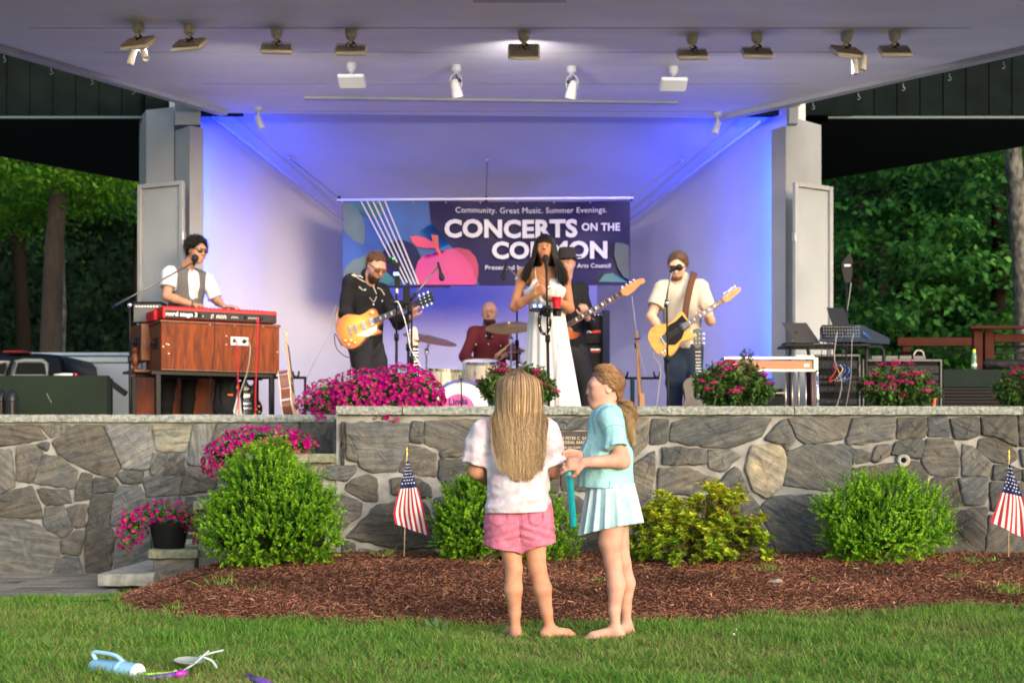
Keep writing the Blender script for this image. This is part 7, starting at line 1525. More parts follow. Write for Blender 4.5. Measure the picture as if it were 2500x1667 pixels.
Rp=lambda x,y,D=13.0:P(1500+x/3.136,540+y/3.136,D)
o=Rp(440,872,12.86);e=Rp(850,600,12.74)
tl=guitar('tele','yellow electric guitar with black pickguard played by the man in the cream polo',o,e-o,(.0,-1,.22),top=M('butterscotch',(.62,.33,.05),.3,wood=(3,1,(.50,.23,.03)),scale3=(3,12,12),coat=.4),side=M('butterscotch'),neckm=MMAP,guard=[(.19,.035),(.18,.10),(.10,.085),(.03,.09),(-.05,.04),(-.08,-.06),(-.02,-.10),(.06,-.085),(.12,-.04),(.19,-.03)],sc=.97)
b=MB();pts=[Rp(538,745,12.95),Rp(552,640,12.98),Rp(585,480,13.05),Rp(610,405,13.14),Rp(605,390,13.25)];b.tube(bez(pts,6),.030,8,flat=.12);b.build('strap',M('strap_brown',(.075,.032,.018),.75,bump=(50,.2)),tl,smooth=True)
cable('tan cable hanging from the yellow guitar',[(1598,845,12.9),(1596,870,12.9),(1612,895,12.9),(1608,950,12.9),(1600,1020,12.9)],.0035,M('cable_tan',(.4,.3,.16),.6))
o=P(1352,815,13.42);e=P(1520,716,13.36)
guitar('bass','bass guitar with orange headstock rising past the singer',o,e-o,(0,-1,.15),top=burst('bass_burst',(.5,.22,.05),(.3,.08,.02),(.04,.012,.008),1.1),side=M('lacquer_black'),neckm=M('amber_neck',(.50,.16,.035),.3,coat=.4),sc=1.0)
o=P(703,968,13.3);e=P(686,835,13.45)
acg=guitar('ac','brown acoustic guitar with cream binding seen from its side on the rack beside the organ',o,e-o,(.99,.02,.1),top=M('spruce',(.50,.30,.12),.4),side=M('rosewood_gloss',(.14,.05,.025),.25,coat=.5),neckm=M('neck_light',(.50,.33,.18),.4),sc=1.0)
d_=U3(e-o);b=MB()
for k,w_ in((-.15,.187),(-.02,.155),(.12,.137),(-.235,.11)):b.box(o+d_*k+V(-.03,0,0),(.003,.12,.004),bev=0)if 0 else None
n_=(V(.99,.02,.1)-d_*d_.dot(V(.95,-.30,.1))).normalized();u_=n_.cross(d_)
for sg in(1,-1):b.tube([o+d_*x+u_*y*1.008+n_*.047*sg for x,y in G_outline('ac')],.0035,5)
b.build('binding',M('binding_cream',(.75,.66,.48),.4),acg,smooth=True)
guitar('ac','guitar with dark headstock and pearl tuners standing before the man in the polo',P(1705,985,12.95),P(1700,800,13.0)-P(1705,985,12.95),(0,-1,.1),top=M('ebony_top',(.05,.03,.02),.3,coat=.4),side=M('rosewood_gloss'),neckm=M('neck_dark',(.03,.016,.012),.4),headm=M('lacquer_black'),sc=1.0)
guitar('tele','spare guitar with a fretted maple neck standing behind the two centre microphone stands',P(1018,985,13.95),P(1013,850,14.0)-P(1018,985,13.95),(.3,-1,.1),top=M('butterscotch'),side=M('butterscotch'),neckm=MMAP,sc=1.0)
guitar('lp','black electric guitar leaning on the rack below the organ',P(600,975,13.7),V(-.15,.1,1),(.5,-1,.1),top=M('lacquer_black'),side=M('lacquer_black'),neckm=M('amber_neck'),headm=M('lacquer_black'),sc=.9)
stk=T('stick_bass','home made wooden stick instrument leaning on the rack between singer and polo man','stick bass',P(1563,1020,13.5));MPIN=M('pine',(.50,.28,.13),.6,wood=(2,1,(.38,.19,.08)),scale3=(8,8,1))
a,c=P(1565,1020,13.5),P(1554,808,13.6);MB().tube([a,a.lerp(c,.55),c],[.026,.020,.016],8).build('neck',MPIN,stk,smooth=True);pbox('block',1562,960,1575,1020,13.44,.06,MPIN,stk);ptube('tuner',[(1548,828,13.56),(1564,826,13.56)],.006,MBM,stk);ptube('peg',[(1550,836,13.55),(1552,850,13.55)],.008,MBM,stk)
cable('thin rope running from the fold down to the floor on the guitar side',[(1542,720,14.4),(1560,850,14.2),(1582,930,14.0),(1612,1020,13.8)],.003,M('rope',(.35,.32,.28),.9),name='rope')
cable('thin rope running down to the floor left of the bearded guitarist',[(820,745,14.6),(790,840,14.3),(748,930,14.0),(742,1020,13.9)],.003,M('rope'),name='rope')
# rack rails
def rack(x0,x1,y,D,hooks,posts,label):
 t=T('guitar_rack',label,'guitar rack',P((x0+x1)/2,1010,D),'long black guitar racks');ptube('rail',[(x0,y,D),(x1,y,D)],.012,MBM,t)
 for h in hooks:ptube('hook',[(h-7,y-16,D-.03),(h-5,y-6,D-.03),(h+1,y-2,D),(h+7,y-6,D-.03),(h+8,y-16,D-.03)],.009,MBM,t,sm=3)
 for(x,w_,m_)in posts:ptube('post',[(x,y,D),(x,1035,D)],w_,m_,t)
rack(588,748,922,13.65,(606,722),((745,.012,MBM),(592,.012,MBM)),'black guitar rack rail behind the acoustic guitar');rack(1512,1612,923,13.9,(1524,1603),((1544,.022,M('post_green',(.03,.06,.05),.5)),),'black guitar rack rail with a dark green post behind the stick bass')
# ---- microphone stands
def mic(t,p,d,L=.16,foam=1):
 p,d=Vector(p),U3(d);m=frame(d);MB().lathe([(.010,0),(.012,.01),(.016,L*.55),(.022,L*.62),(.024,L*.68)],p,m,14).build('mic_body',MBM,t,smooth=True,auto=40);MB().ball(p+d*(L*.68+.018),(.027*foam,.027*foam,.031*foam),m,14,10).build('mic_grille',M('mic_foam',(.02,.02,.022),.9,bump=(300,.5)),t,smooth=True)
def stand(label,pole,boom=None,micd=None,micL=.15,base=1,foam=1,joints=()):
 t=T('microphone_stand',label,'microphone stand',P(*pole[0]),'black microphone stands');b0,b1=P(*pole[0]),P(*pole[1]);mid=b0.lerp(b1,.55)
 MB().tube([b0,mid],.013,8).build('lower_pole',MBM,t,smooth=True);MB().tube([mid,b1],.009,8).build('upper_pole',MBM,t,smooth=True);MB().tube([mid-UP*.03,mid+UP*.03],.021,10).build('clutch',MBM,t,smooth=True)
 if base:
  for k in range(3):a=k*2.1+.4;MB().tube([b0+UP*.02,b0+V(math.cos(a)*.26,math.sin(a)*.2,.006)],.010,6).build('leg',MBM,t)
 e=b1;d=(b1-mid).normalized()
 if boom:
  pts=[P(*q)for q in boom];MB().tube(pts,.008,8).build('boom',M('boom_grey',(.10,.10,.10),.35,.6),t,smooth=True);MB().tube([pts[0],pts[0].lerp(pts[-1],.2)],.016,8).build('counterweight',MBM,t,smooth=True);MB().ball(b1,.024).build('joint',MCH,t,smooth=True);e=pts[-1];d=(pts[-1]-pts[-2]).normalized()
 if micd is not None:mic(t,e-U3(micd)*.03,micd,micL,foam)
 return t
stand('boom microphone stand slanting across the keyboard player',((318,1040,12.85),(317,745,12.85)),((274,750,12.85),(325,722,12.86),(474,640,13.1)),(.15,-.1,.5),.07,foam=1.25)
t=stand('straight stand with phone clamp in front of the bearded guitarist',((968,1040,12.45),(968,645,12.45)));pbox('phone_box',963,673,976,702,12.40,.05,MBK,t);
for(x0,y0,x1,y1,D)in((942,628,960,640,12.38),(958,640,975,652,12.38),(966,648,975,662,12.38),(951,730,972,744,12.40)):pbox('clamp',x0,y0,x1,y1,D,.05,MBM,t,.008)
pbox('display',960,664,973,673,12.385,.01,M('small_screen',(.1,.15,.3),.3,emis=((.25,.4,.8),.6)),t);ptube('led',[(958,632,12.36),(962,631,12.36)],.008,M('green_led',(.02,.5,.05),.3,emis=((.02,.8,.05),1.0)),t);ptube('collar',[(969,700,12.44),(969,716,12.44)],.012,MWH,t)
t=stand('stand with a black tablet beside the phone clamp stand',((998,1040,12.6),(996,690,12.6)));pbox('tablet',984,700,1001,742,12.55,.015,MBK,t,.005);pbox('tablet_clamp',972,733,992,748,12.56,.04,MBM,t,.01);ptube('handset',[(997,748,12.55),(1003,768,12.55)],.016,MBM,t)
stand('tall boom stand reaching over the apple on the banner',((1006,1040,12.75),(1005,745,12.75)),((1000,735,12.75),(1030,700,12.78),(1071,648,12.82)),(.25,-.1,-1),.19)
cable('white cable drooping between the centre microphone stands',[(964,737,12.4),(972,738,12.38),(983,765,12.38),(993,800,12.4),(1002,850,12.45),(1020,880,12.5),(1030,905,12.55)],.004,M('cable_white',(.75,.74,.7),.5))
stand('overhead drum boom microphone in front of the banner',((1262,1030,14.3),(1262,680,14.3)),((1270,684,14.3),(1255,668,14.3),(1234,648,14.3)),(-.15,-.2,-1),.20)
stand('boom stand in front of the polo man with its microphone at his glasses',((1632,1040,12.72),(1628,740,12.72)),((1625,750,12.72),(1631,705,12.7),(1641,660,12.7)),(.9,.1,.45),.12,joints=())
ss_=stand('round based microphone stand held by the singer',((1341,1035,11.86),(1334,655,11.86)),None,(-.08,.35,1),.16,base=0)
MB().lathe([(0,0),(.13,0),(.13,.015),(.03,.03),(0,.03)],P(1341,1038,11.86),None,24,cap=False).build('round_base',MBM,ss_,smooth=True,auto=40)
MB().lathe([(.0,0),(.15,0),(.152,.006),(.15,.010),(0,.008)],P(1336,759,11.84),None,28,cap=False).build('drink_tray',MBM,ss_,smooth=True,auto=40);MB().lathe([(.0,-.05),(.035,-.05),(.036,0)],P(1360,757,11.80),None,16,cap=False).build('cup_holder',MBM,ss_);pbox('tray_clamp',1325,745,1345,772,11.8,.06,MBM,ss_,.01)
cp_=T('red_cup','red plastic cup standing on the tray of the singer microphone stand','cup',P(1359,755,11.80));MB().lathe([(.0,.002),(.030,.002),(.031,.03),(.033,.033),(.034,.06),(.036,.063),(.042,.095),(.044,.097),(.044,.10),(.041,.098),(.030,.01),(0,.01)],P(1359,755,11.80),None,24,cap=False).build('cup',M('cup_red',(.62,.008,.025),.3,trans=.2),cp_,smooth=True,auto=40)
for x,lb in((1305,'blue lit button of the effects box on the tray, outer one'),(1319,'blue lit button of the effects box on the tray, next to the pole')):
 t=T('blue_button',lb,'button',P(x,748,11.76));MB().lathe([(.022,.0),(.022,.03),(.018,.034)],P(x,748,11.80),axes((1,0,0),(0,0,1),(0,-1,0)),16).build('housing',M('blue_plastic',(.01,.05,.35),.3),t,smooth=True,auto=40);MB().lathe([(0,.035),(.011,.035),(.011,.037)],P(x,748,11.80),axes((1,0,0),(0,0,1),(0,-1,0)),12).build('light',M('blue_lit',(.3,.6,1),.3,emis=((.3,.6,1),3)),t)
tb=T('tambourine','black tambourine clipped upright on the singer microphone stand','tambourine',P(1330,785,11.80));c=P(1330,786,11.80);b=MB();b.tube([c+V(.045*math.cos(a),-.02*math.cos(a),.10*math.sin(a))for a in[i*.2618 for i in range(25)]],.010,6,flat=1.6);b.build('frame',MBK,tb,smooth=True)
for i in range(8):a=i*.785+.3;q=c+V(.045*math.cos(a),-.02*math.cos(a)-.008,.10*math.sin(a));MB().lathe([(.0,0),(.016,.001),(.016,.004),(0,.003)],q,frame((1,-.4,.2)),12,cap=False).build('jingle',MCH,tb,smooth=True)
# ---- drums
dk=lambda name,lb,p,g_=None:T(name,lb,'drum',p,g_)
MSHL=M('champagne_shell',(.60,.55,.42),.28,.35,var=(8,.2));MHEAD=M('drum_head',(.78,.77,.74),.5)
def drum(t,c,ax_,r,h,lugs=8,head=True):
 m=frame(ax_);c=Vector(c);z=U3(ax_);MB().lathe([(r,0),(r,h)],c,m,36,cap=False).build('shell',MSHL,t,smooth=True)
 for k in(0,1):b=MB();b.lathe([(r*1.01,-.012),(r*1.035,-.012),(r*1.035,.012),(r*1.01,.012)],c+z*h*k,m,36,cap=False);b.build('hoop',MCH,t,smooth=True,auto=40)
 for k in(0,1):MB().lathe([(0,0),(r*.99,0)],c+z*(h*k+(.006 if k else-.006)),m,36,cap=False).build('drum_head',MHEAD,t)
 for i in range(lugs):
  a=6.283*i/lugs;q=c+m@V(math.cos(a)*r*1.03,math.sin(a)*r*1.03,0);b=MB();b.tube([q,q+z*h],.004,6);b.box(q+z*h*.5,(.018,.018,.05),m,bev=.004);b.box(q+z*(h-.008),(.014,.014,.02),m,bev=.003);b.build('lug',MCH,t)
c=P(1175,905,14.15);t=dk('snare_drum','silvery snare drum catching a bright glare in front of the drummer',c);drum(t,c+V(0,0,-.10),(0,-.18,1),.175,.19,10)
MB().tube([c+V(0,.05,-.12),V(c.x,c.y+.06,ZF+.02)],.014,8).build('stand',MCH,t,smooth=True)
c=P(1077,950,14.25);t=dk('floor_tom','champagne floor tom low beside the left cymbal',c);drum(t,c+V(0,0,-.17),(.05,-.05,1),.20,.36,8)
for x in(-.19,.19):MB().tube([c+V(x,-.05,.05),(c.x+x,c.y-.05,ZF+.01)],.008,6).build('leg',MCH,t)
c=P(1128,1003,14.0);t=dk('bass_drum','white fronted bass drum with a pink disc and dark blue lettering',c);MB().lathe([(.30,0),(.30,.38)],c,axes((1,0,0),(0,0,1),(0,1,0)).copy()@Matrix.Diagonal((1,1,1)),44,cap=False).build('shell',MSHL,t,smooth=True)
mf=axes((1,0,0),(0,0,1),(0,-1,0));MB().lathe([(0,0),(.29,0)],c+V(0,-.004,0),mf,44,cap=False).build('front_head',MHEAD,t);b=MB();b.lathe([(.285,-.02),(.285,.025),(.312,.025),(.312,-.02)],c,mf,44,cap=False);b.build('front_hoop',M('hoop_blue',(.03,.06,.42),.25,coat=.4,var=(14,.6)),t,smooth=True,auto=40)
cc=c+V(-.035,-.007,-.0);MB().lathe([(0,0),(.165,0),(.165,.002)],cc,mf,40,cap=False).build('pink_disc',M('disc_pink',(.72,.10,.30),.6),t)
MLB=M('letter_navy',(.03,.015,.12),.6);text_fit('lettering','Linda',cc+V(.0,-.004,.095),(1,0,.06),(-.06,0,1),.19,.07,MLB,t,bold=.03);text_fit('lettering','Ronstadt',cc+V(.0,-.004,.012),(1,0,.06),(-.06,0,1),.28,.07,MLB,t,bold=.03)
for i in range(8):a=6.283*(i+.5)/8;q=c+V(math.cos(a)*.315,-.02,math.sin(a)*.315);MB().tube([q,q+V(0,.12,0)],.007,6).build('claw',MCH,t)
def cymbal(label,c,n_,r,pole,m_,group='cymbals of the drum kit'):
 t=T('cymbal',label,'cymbal',Vector(c),group);m=frame(n_);MB().lathe([(0,.030),(.02,.030),(.045,.022),(.06,.008),(r*.6,.002),(r,-.012),(r,-.014),(r*.6,0),(.06,.006),(.04,.018),(0,.026)],c,m,44,cap=False).build('cymbal_plate',m_,t,smooth=True,auto=50)
 b0=P(*pole);e=Vector(c);z=U3(n_);MB().tube([b0,V(b0.x,b0.y,e.z-.12),e-z*.03,e+z*.05],.010,8).build('stand',M('dull_chrome',(.35,.35,.36),.3,.9),t,smooth=True);MB().tube([V(b0.x,b0.y,e.z-.16),V(b0.x,b0.y,e.z-.10)],.022,8).build('tilter',MCH,t,smooth=True);MB().tube([e-z*.03,e-z*.005],.022,10).build('felt',M('felt_black',(.01,.01,.01),.95),t)
 for k in range(3):a=k*2.1;MB().tube([V(b0.x,b0.y,ZF+.25),V(b0.x+.25*math.cos(a),b0.y+.2*math.sin(a),ZF+.01)],.008,6).build('leg',M('dull_chrome'),t)
MCY=M('cymbal_bronze',(.30,.25,.17),.35,.85,bump=(20,.1),scale3=(1,1,1));MCG2=M('cymbal_gold',(.48,.33,.12),.3,.9,bump=(20,.1))
cymbal('large dull cymbal tilting above the floor tom',P(1050,826,14.2),(.22,-.22,1),.275,(1041,1030,14.25),MCY);cymbal('golden cymbal beside the face of the drummer',P(1243,797,13.9),(-.04,-.36,1),.235,(1248,1030,13.95),MCG2);cymbal('small hi hat cymbal half hidden by the white dress',P(1268,858,14.3),(0,-.08,1),.17,(1268,1030,14.35),MCG2)
bm=T('tall_glass','clear drinking glass on the drum hardware beside the snare','glass',P(1126,905,13.95));MB().lathe([(0,0),(.025,0),(.03,.10),(.028,.10),(.023,.006),(0,.006)],P(1126,922,13.95),None,16,cap=False).build('glass',M('clear_glass',(.8,.85,.85),.05,transmission=.9),bm,smooth=True,auto=40);MB().tube([P(1126,922,13.95),P(1127,1030,13.95)],.007,8).build('holder_pole',MBM,bm)
# bass amplifier stack
ba=T('bass_amplifier','dark stack of bass amplifiers behind the singer with red and white panel marks','amplifier',P(1462,1020,14.6));pbox('lower_cabinet',1428,842,1488,1040,14.5,.35,M('grille_cloth',(.018,.018,.018),.9,bump=(150,.6,.004)),ba,.01);pbox('upper_cabinet',1430,764,1480,840,14.5,.33,M('grille_cloth'),ba,.01);pbox('drape',1470,757,1489,900,14.44,.35,M('blue_case',(.015,.018,.04),.7),ba,.01)
pbox('red_badge',1439,806,1467,813,14.49,.008,M('badge_red',(.45,.01,.01),.4),ba,.001);pbox('panel_strip',1442,856,1466,860,14.49,.008,M('badge_red'),ba,.001);pbox('panel_strip',1442,851,1466,855,14.488,.008,MWH,ba,.001);ptube('badge_mark',[(1433,813,14.48),(1438,807,14.48),(1443,813,14.48)],.006,MWH,ba)
b=MB();[b.tube([P(1437+i*8,768,14.49),P(1437+i*8,768,14.47)],.007,8)for i in range(5)];b.build('knobs',MWH,ba)
# ---- pedal steel guitar
ps=T('pedal_steel_guitar','pedal steel guitar with wooden front on chrome legs','pedal steel guitar',P(1885,1035,12.4));pbox('wood_apron',1772,880,1986,901,12.4,.03,M('steel_wood',(.42,.12,.035),.35,wood=(3,1.2,(.28,.065,.02)),scale3=(1,6,14),coat=.3),ps);pbox('chrome_top',1768,871,1990,877,12.38,.24,MCH,ps);pbox('lower_trim',1770,902,1990,906,12.39,.05,MCH,ps,.001);pbox('end_plate',1986,872,1998,904,12.38,.24,M('end_green',(.25,.33,.3),.3,.6),ps);pbox('badge',1963,888,1976,895,12.395,.004,MWH,ps,.001)
b=MB();[b.tube([P(1945+i*5,868,12.42),P(1945+i*5,872,12.42)],.006,6)for i in range(9)];b.build('tuning_keys',MCH,ps);b=MB();[b.tube([P(1780,869,12.42+i*.018),P(1946,869,12.42+i*.018)],.001,4)for i in range(10)];b.build('strings',MCH,ps)
for x in(1919,1935,1951,1968):ptube('pedal_rod',[(x-1,906,12.5),(x,1038,12.5)],.006,M('rod_metal',(.5,.42,.33),.3,.9),ps)
for x,D in((1995,12.42),(1776,12.42),(1982,12.62),(1790,12.62)):ptube('leg',[(x,903,D),(x+2,1040,D)],.013,MCH if D<12.5 else M('leg_brown',(.12,.05,.03),.4),ps)
pcs=T('instrument_case','black hard case with pale edging on the floor under the pedal steel guitar','instrument case',P(1877,1030,12.8));pbox('lower_shell',1832,962,1917,1035,12.8,.3,M('case_black',(.012,.012,.013),.7,spec=.15,bump=(120,.3)),pcs,.02);pbox('edging',1831,957,1918,961,12.79,.31,M('edge_tan',(.35,.27,.2),.5),pcs,.002);pbox('lid',1834,948,1914,956,12.8,.29,M('case_black'),pcs,.02);pbox('latch',1853,960,1862,980,12.78,.01,MCH,pcs)
tw=T('blue_towel','bright blue bundle lying on the black instrument case','bundle',P(1873,946,12.9));s=SDF(.02);s.ell(P(1872,938,12.9),(.06,.05,.03));s.ell(P(1882,935,12.92),(.04,.04,.028));s.wr(wrinkle(9,.006,60));s.build('cloth',M('towel_blue',(.01,.10,.55),.7),tw,.008)
# ---- sound desk
lt=T('laptop','open dark laptop on a stand table beside the shutter','laptop',P(1950,838,13.0));m_=axes((1,0,0),(0,.95,.3),(0,-.3,.95));a,c=P(1912,838,13.0),P(1984,838,13.0)
b=MB();q=[P(1909,788,13.12),P(1969,788,13.12),P(1985,837,12.98),P(1925,837,12.98)];b.prism([(0,0)]*0 or[(0,0),((q[1]-q[0]).length,0),((q[1]-q[0]).length,-(q[3]-q[0]).length),(0,-(q[3]-q[0]).length)],q[0],(1,0,0),(q[0]-q[3]).normalized(),.008);b.v=[tuple(Vector(v)+V(.06*(q[0].z-v[2])/.19,0,0))for v in b.v]
b.build('screen_lid',M('laptop_grey',(.028,.025,.024),.45,.2),lt);MB().box(((a.x+c.x)/2+.02,13.12,a.z+.006),(.27,.2,.012),bev=.004).build('keyboard_base',M('laptop_grey'),lt);s=SDF(.004);p=P(1945,811,13.045);s.ell(p+V(-.004,0,0),(.008,.003,.011));s.ell(p+V(.004,0,0),(.008,.003,.011));s.ell(p+V(.003,0,.016),(.003,.002,.006));s.build('lid_emblem',M('emblem_dark',(.012,.012,.013),.2),lt,.0015)
tbl=T('desk_stand','black metal stand carrying the laptop and mixing console','stand',P(2020,1030,13.0));pbox('table_bar',1917,839,2125,845,12.95,.4,MBM,tbl)
for x0,x1 in((1930,1974),(2115,2157)):ptube('leg_hoop',[(x0,1035,12.98),(x0,860,12.98),(x0+8,848,12.98),(x1-8,848,12.98),(x1,860,12.98),(x1,890,12.98)],.016,MBM,tbl,sm=3)
cn=T('mixing_console','black mixing console bristling with plugs and knobs, its side panel blue grey','mixing console',P(2060,832,13.0));q0,q1=P(2008,829,12.92),P(2100,829,12.92);up_=U3((0,.25,1));n2=U3((0,-1,.25));MB().box((q0+q1)/2+up_*.065+V(0,.05,0),(q1.x-q0.x,.1,.13),axes((1,0,0),-n2,up_),bev=.006).build('rear_panel',MBK,cn)
b=MB();knobs(b,q0+up_*.01+n2*.004,V(1,0,0),up_,n2,14,4,q1.x-q0.x,.12,.005,.014);b.build('jacks',M('jack_grey',(.2,.2,.2),.4,.5),cn);
pl_=[P(2094,834,12.9),P(2104,793,12.95),P(2172,826,13.3),P(2172,840,13.3)];b=MB();vs=pl_+[p+V(-.35,.02,0)for p in pl_];b.add(vs,[(0,1,2,3),(7,6,5,4),(0,4,5,1),(1,5,6,2),(2,6,7,3),(3,7,4,0)]);b.build('side_wedge',M('console_side',(.02,.03,.05),.5,spec=.2),cn);ptube('blue_stripe',[(2108,812,12.9),(2125,827,13.0)],.006,M('stripe_blue',(.02,.12,.5),.4),cn)
g_=random.Random(4);mats_=[MCK,MCK,MCK,MCG]
for i in range(9):
 x=2014+i*10;cable(['thin cable drooping from the console, nearest the laptop','second cable hanging from the console','third cable hanging from the console','cable dropping straight from the console centre','slack cable below the console centre','sixth cable hanging from the console','seventh cable hanging from the console','eighth cable hanging from the console','last cable hanging at the console side'][i],[(x,815+g_.uniform(-8,8),12.88),(x-4,835,12.82),(x+g_.uniform(-8,8),880,12.82),(2040+i*5,940,12.84),(2030+i*4+g_.uniform(-20,20),1030,12.86)],g_.uniform(.003,.005),mats_[i%4])
tp=T('tablet_screen','second dark laptop lid standing up behind the mixing console','laptop',P(2050,792,13.3));b=MB();q=[P(2018,751,13.35),P(2060,751,13.35),P(2074,793,13.25),P(2032,793,13.25)];b.add(q+[p+V(0,.01,0)for p in q],[(3,2,1,0),(4,5,6,7),(0,1,5,4),(1,2,6,5),(2,3,7,6),(3,0,4,7)]);b.build('screen_lid',M('lid_black',(.012,.014,.016),.4),tp);pbox('base',2032,793,2078,797,13.2,.2,M('lid_black'),tp)
an=T('paddle_antenna','black paddle antenna on a thin pole above the sound desk','antenna',P(2068,760,13.5));q=[(2055,642),(2075,616),(2082,634),(2081,672),(2077,690),(2063,690),(2056,660)];b=MB();b.prism([((x-2068)*13.5/F,(690-y)*13.5/F)for x,y in q],P(2068,690,13.5),(1,0,0),(0,0,1),.012,inset=.002);b.build('paddle',MBK,an);ptube('pole',[(2067,690,13.5),(2067,1030,13.5)],.008,MBM,an);ptube('antenna_cable',[(2078,690,13.48),(2074,720,13.48),(2068,760,13.49)],.004,MCG,an,sm=4);text_fit('lettering','Sennheiser',P(2070,648,13.485),(1,0,0),(0,0,1),.07,.014,MWH,an)if 0 else pbox('white_mark',2062,646,2076,650,13.484,.003,MWH,an,0)
def rackcase(label,x0,y0,x1,y1,D,seed,cols=True):
 q=random.Random(seed);t=T('rack_case',label,'rack case',P((x0+x1)/2,1035,D),'black equipment racks');pbox('case',x0,y0,x1,1038,D+.03,.4,M('rack_black',(.006,.006,.007),.8,spec=.1),t,.006)
 for x in(x0+2,x1-2):pbox('rail',x-2,y0,x+2,1038,D,.04,M('alu_dull',(.07,.07,.075),.5,.4),t,.002)
 pbox('edge_bar',x0,y0-3,x1,y0+2,D,.05,M('alu_dull'),t,.002)
 y=y0+12
 while y<1000:
  h=q.choice((9,14,20));f=pbox('unit',x0+6,y,x1-6,y+h,D+.02,.01,M('unit_face',(.012,.013,.016),.5,spec=.12),t,.002);b=MB()
  for i in range(q.randrange(5,12)):xx=q.uniform(x0+10,x1-10);b.tube([P(xx,y+h/2,D+.018),P(xx,y+h/2,D+.008)],q.uniform(.004,.008),6)
  b.build('sockets',M('alu_dull'),f);y+=h+q.choice((3,6,16))
 if cols:
  for i,c_ in enumerate(((.6,.02,.02),(.02,.08,.5),(.6,.35,.03),(.02,.15,.5))):
   x=x0+45+i*9;ptube('patch_cable',[(x,y0+22,D),(x+q.uniform(5,22),y0+36,D-.03),(x-q.uniform(0,12),y0+62,D-.02),(x+14,y0+55,D)],.005,M('patch_%d'%i,c_,.5),t,sm=6)
rackcase('open rack of patched gear below the mixing console',1988,868,2101,1000,12.95,5);rackcase('wide rack with grey and black gear behind the third pink shrub',2106,880,2300,1000,13.2,6,False)
gr=T('wireless_receivers','row of silver wireless receivers on top of the wide rack','receivers',P(2190,876,13.2))
for i in range(4):pbox('receiver',2128+i*34,868,2158+i*34,877,13.2,.2,M('alu_dull'),gr)
ptube('coiled_lead',[(2230,868,13.2),(2238,856,13.2),(2252,858,13.2),(2256,870,13.2)],.007,M('lead_beige',(.4,.33,.25),.6),gr,sm=5)
oc=cable('orange cable end hanging beside the third pink shrub',[(2276,950,12.9),(2282,965,12.9),(2280,1000,12.9),(2284,1030,12.9)],.014,M('cable_orange',(.75,.10,.01),.5))
MBR=M('brown_stain',(.055,.016,.009),.8,spec=.15,var=(10,.3),bump=(30,.3))
rl=T('wooden_railing','dark brown stained wooden railing beyond the sound desk','railing',P(2350,900,14.3))
for n_,x0,y0,x1,y1,D in(('rail',2192,824,2385,844,15.2),('post',2204,845,2224,900,15.22),('post',2378,800,2399,905,14.3),('top_rail',2370,795,2620,802,14.2),('post',2405,806,2427,905,14.36),('rail',2428,815,2620,835,14.36)):pbox(n_,x0,y0,x1,y1,D,.08,MBR,rl)
ptube('cable_rail',[(2192,860,15.2),(2600,862,15.2)],.012,MBM,rl);ptube('cable_rail',[(2428,846,14.4),(2620,846,14.4)],.014,MBM,rl)
MDG=M('dark_green_paint',(.007,.015,.012),.7,spec=.15,var=(4,.3),bump=(50,.1))
dg=T('green_counter','dark green counter box with slatted black lower half below the railing','counter',P(2420,1035,13.6));pbox('top',2302,902,2700,945,13.6,.6,MDG,dg);pbox('lower_box',2302,946,2700,1040,13.62,.55,MBK,dg);b=MB();[b.box(P(2500,952+i*8,13.61),(1.5,.012,.012))for i in range(7)];b.build('slats',M('slat_black',(.008,.008,.009),.8,spec=.05),dg)
rb=T('rolled_cover','rolled black cover lying on the dark green counter','rolled cover',P(2450,905,13.75));s=SDF(.02);s.cap(P(2412,889,13.8),P(2680,889,13.8),.052,.052);s.wr(wrinkle(4,.007,30));s.build('roll',M('cover_black',(.012,.012,.014),.6),rb,.012)
gb=T('water_bottle','clear green bottle with a lime cap on the dark green counter','bottle',P(2378,902,13.7));MB().lathe([(0,0),(.024,0),(.026,.01),(.025,.06),(.022,.08),(.026,.10),(.024,.14),(.012,.165)],P(2378,902,13.7),None,16,cap=False).build('bottle_body',M('bottle_green',(.25,.5,.35),.1,transmission=.7),gb,smooth=True);MB().lathe([(.014,.162),(.015,.19),(.012,.194),(0,.194)],P(2378,902,13.7),None,14,cap=False).build('cap',M('cap_lime',(.45,.75,.02),.4),gb,smooth=True,auto=40);MB().lathe([(.0262,.03),(.0262,.055)],P(2378,902,13.7),None,16,cap=False).build('bottle_label',M('label_pale',(.5,.6,.5),.5),gb)
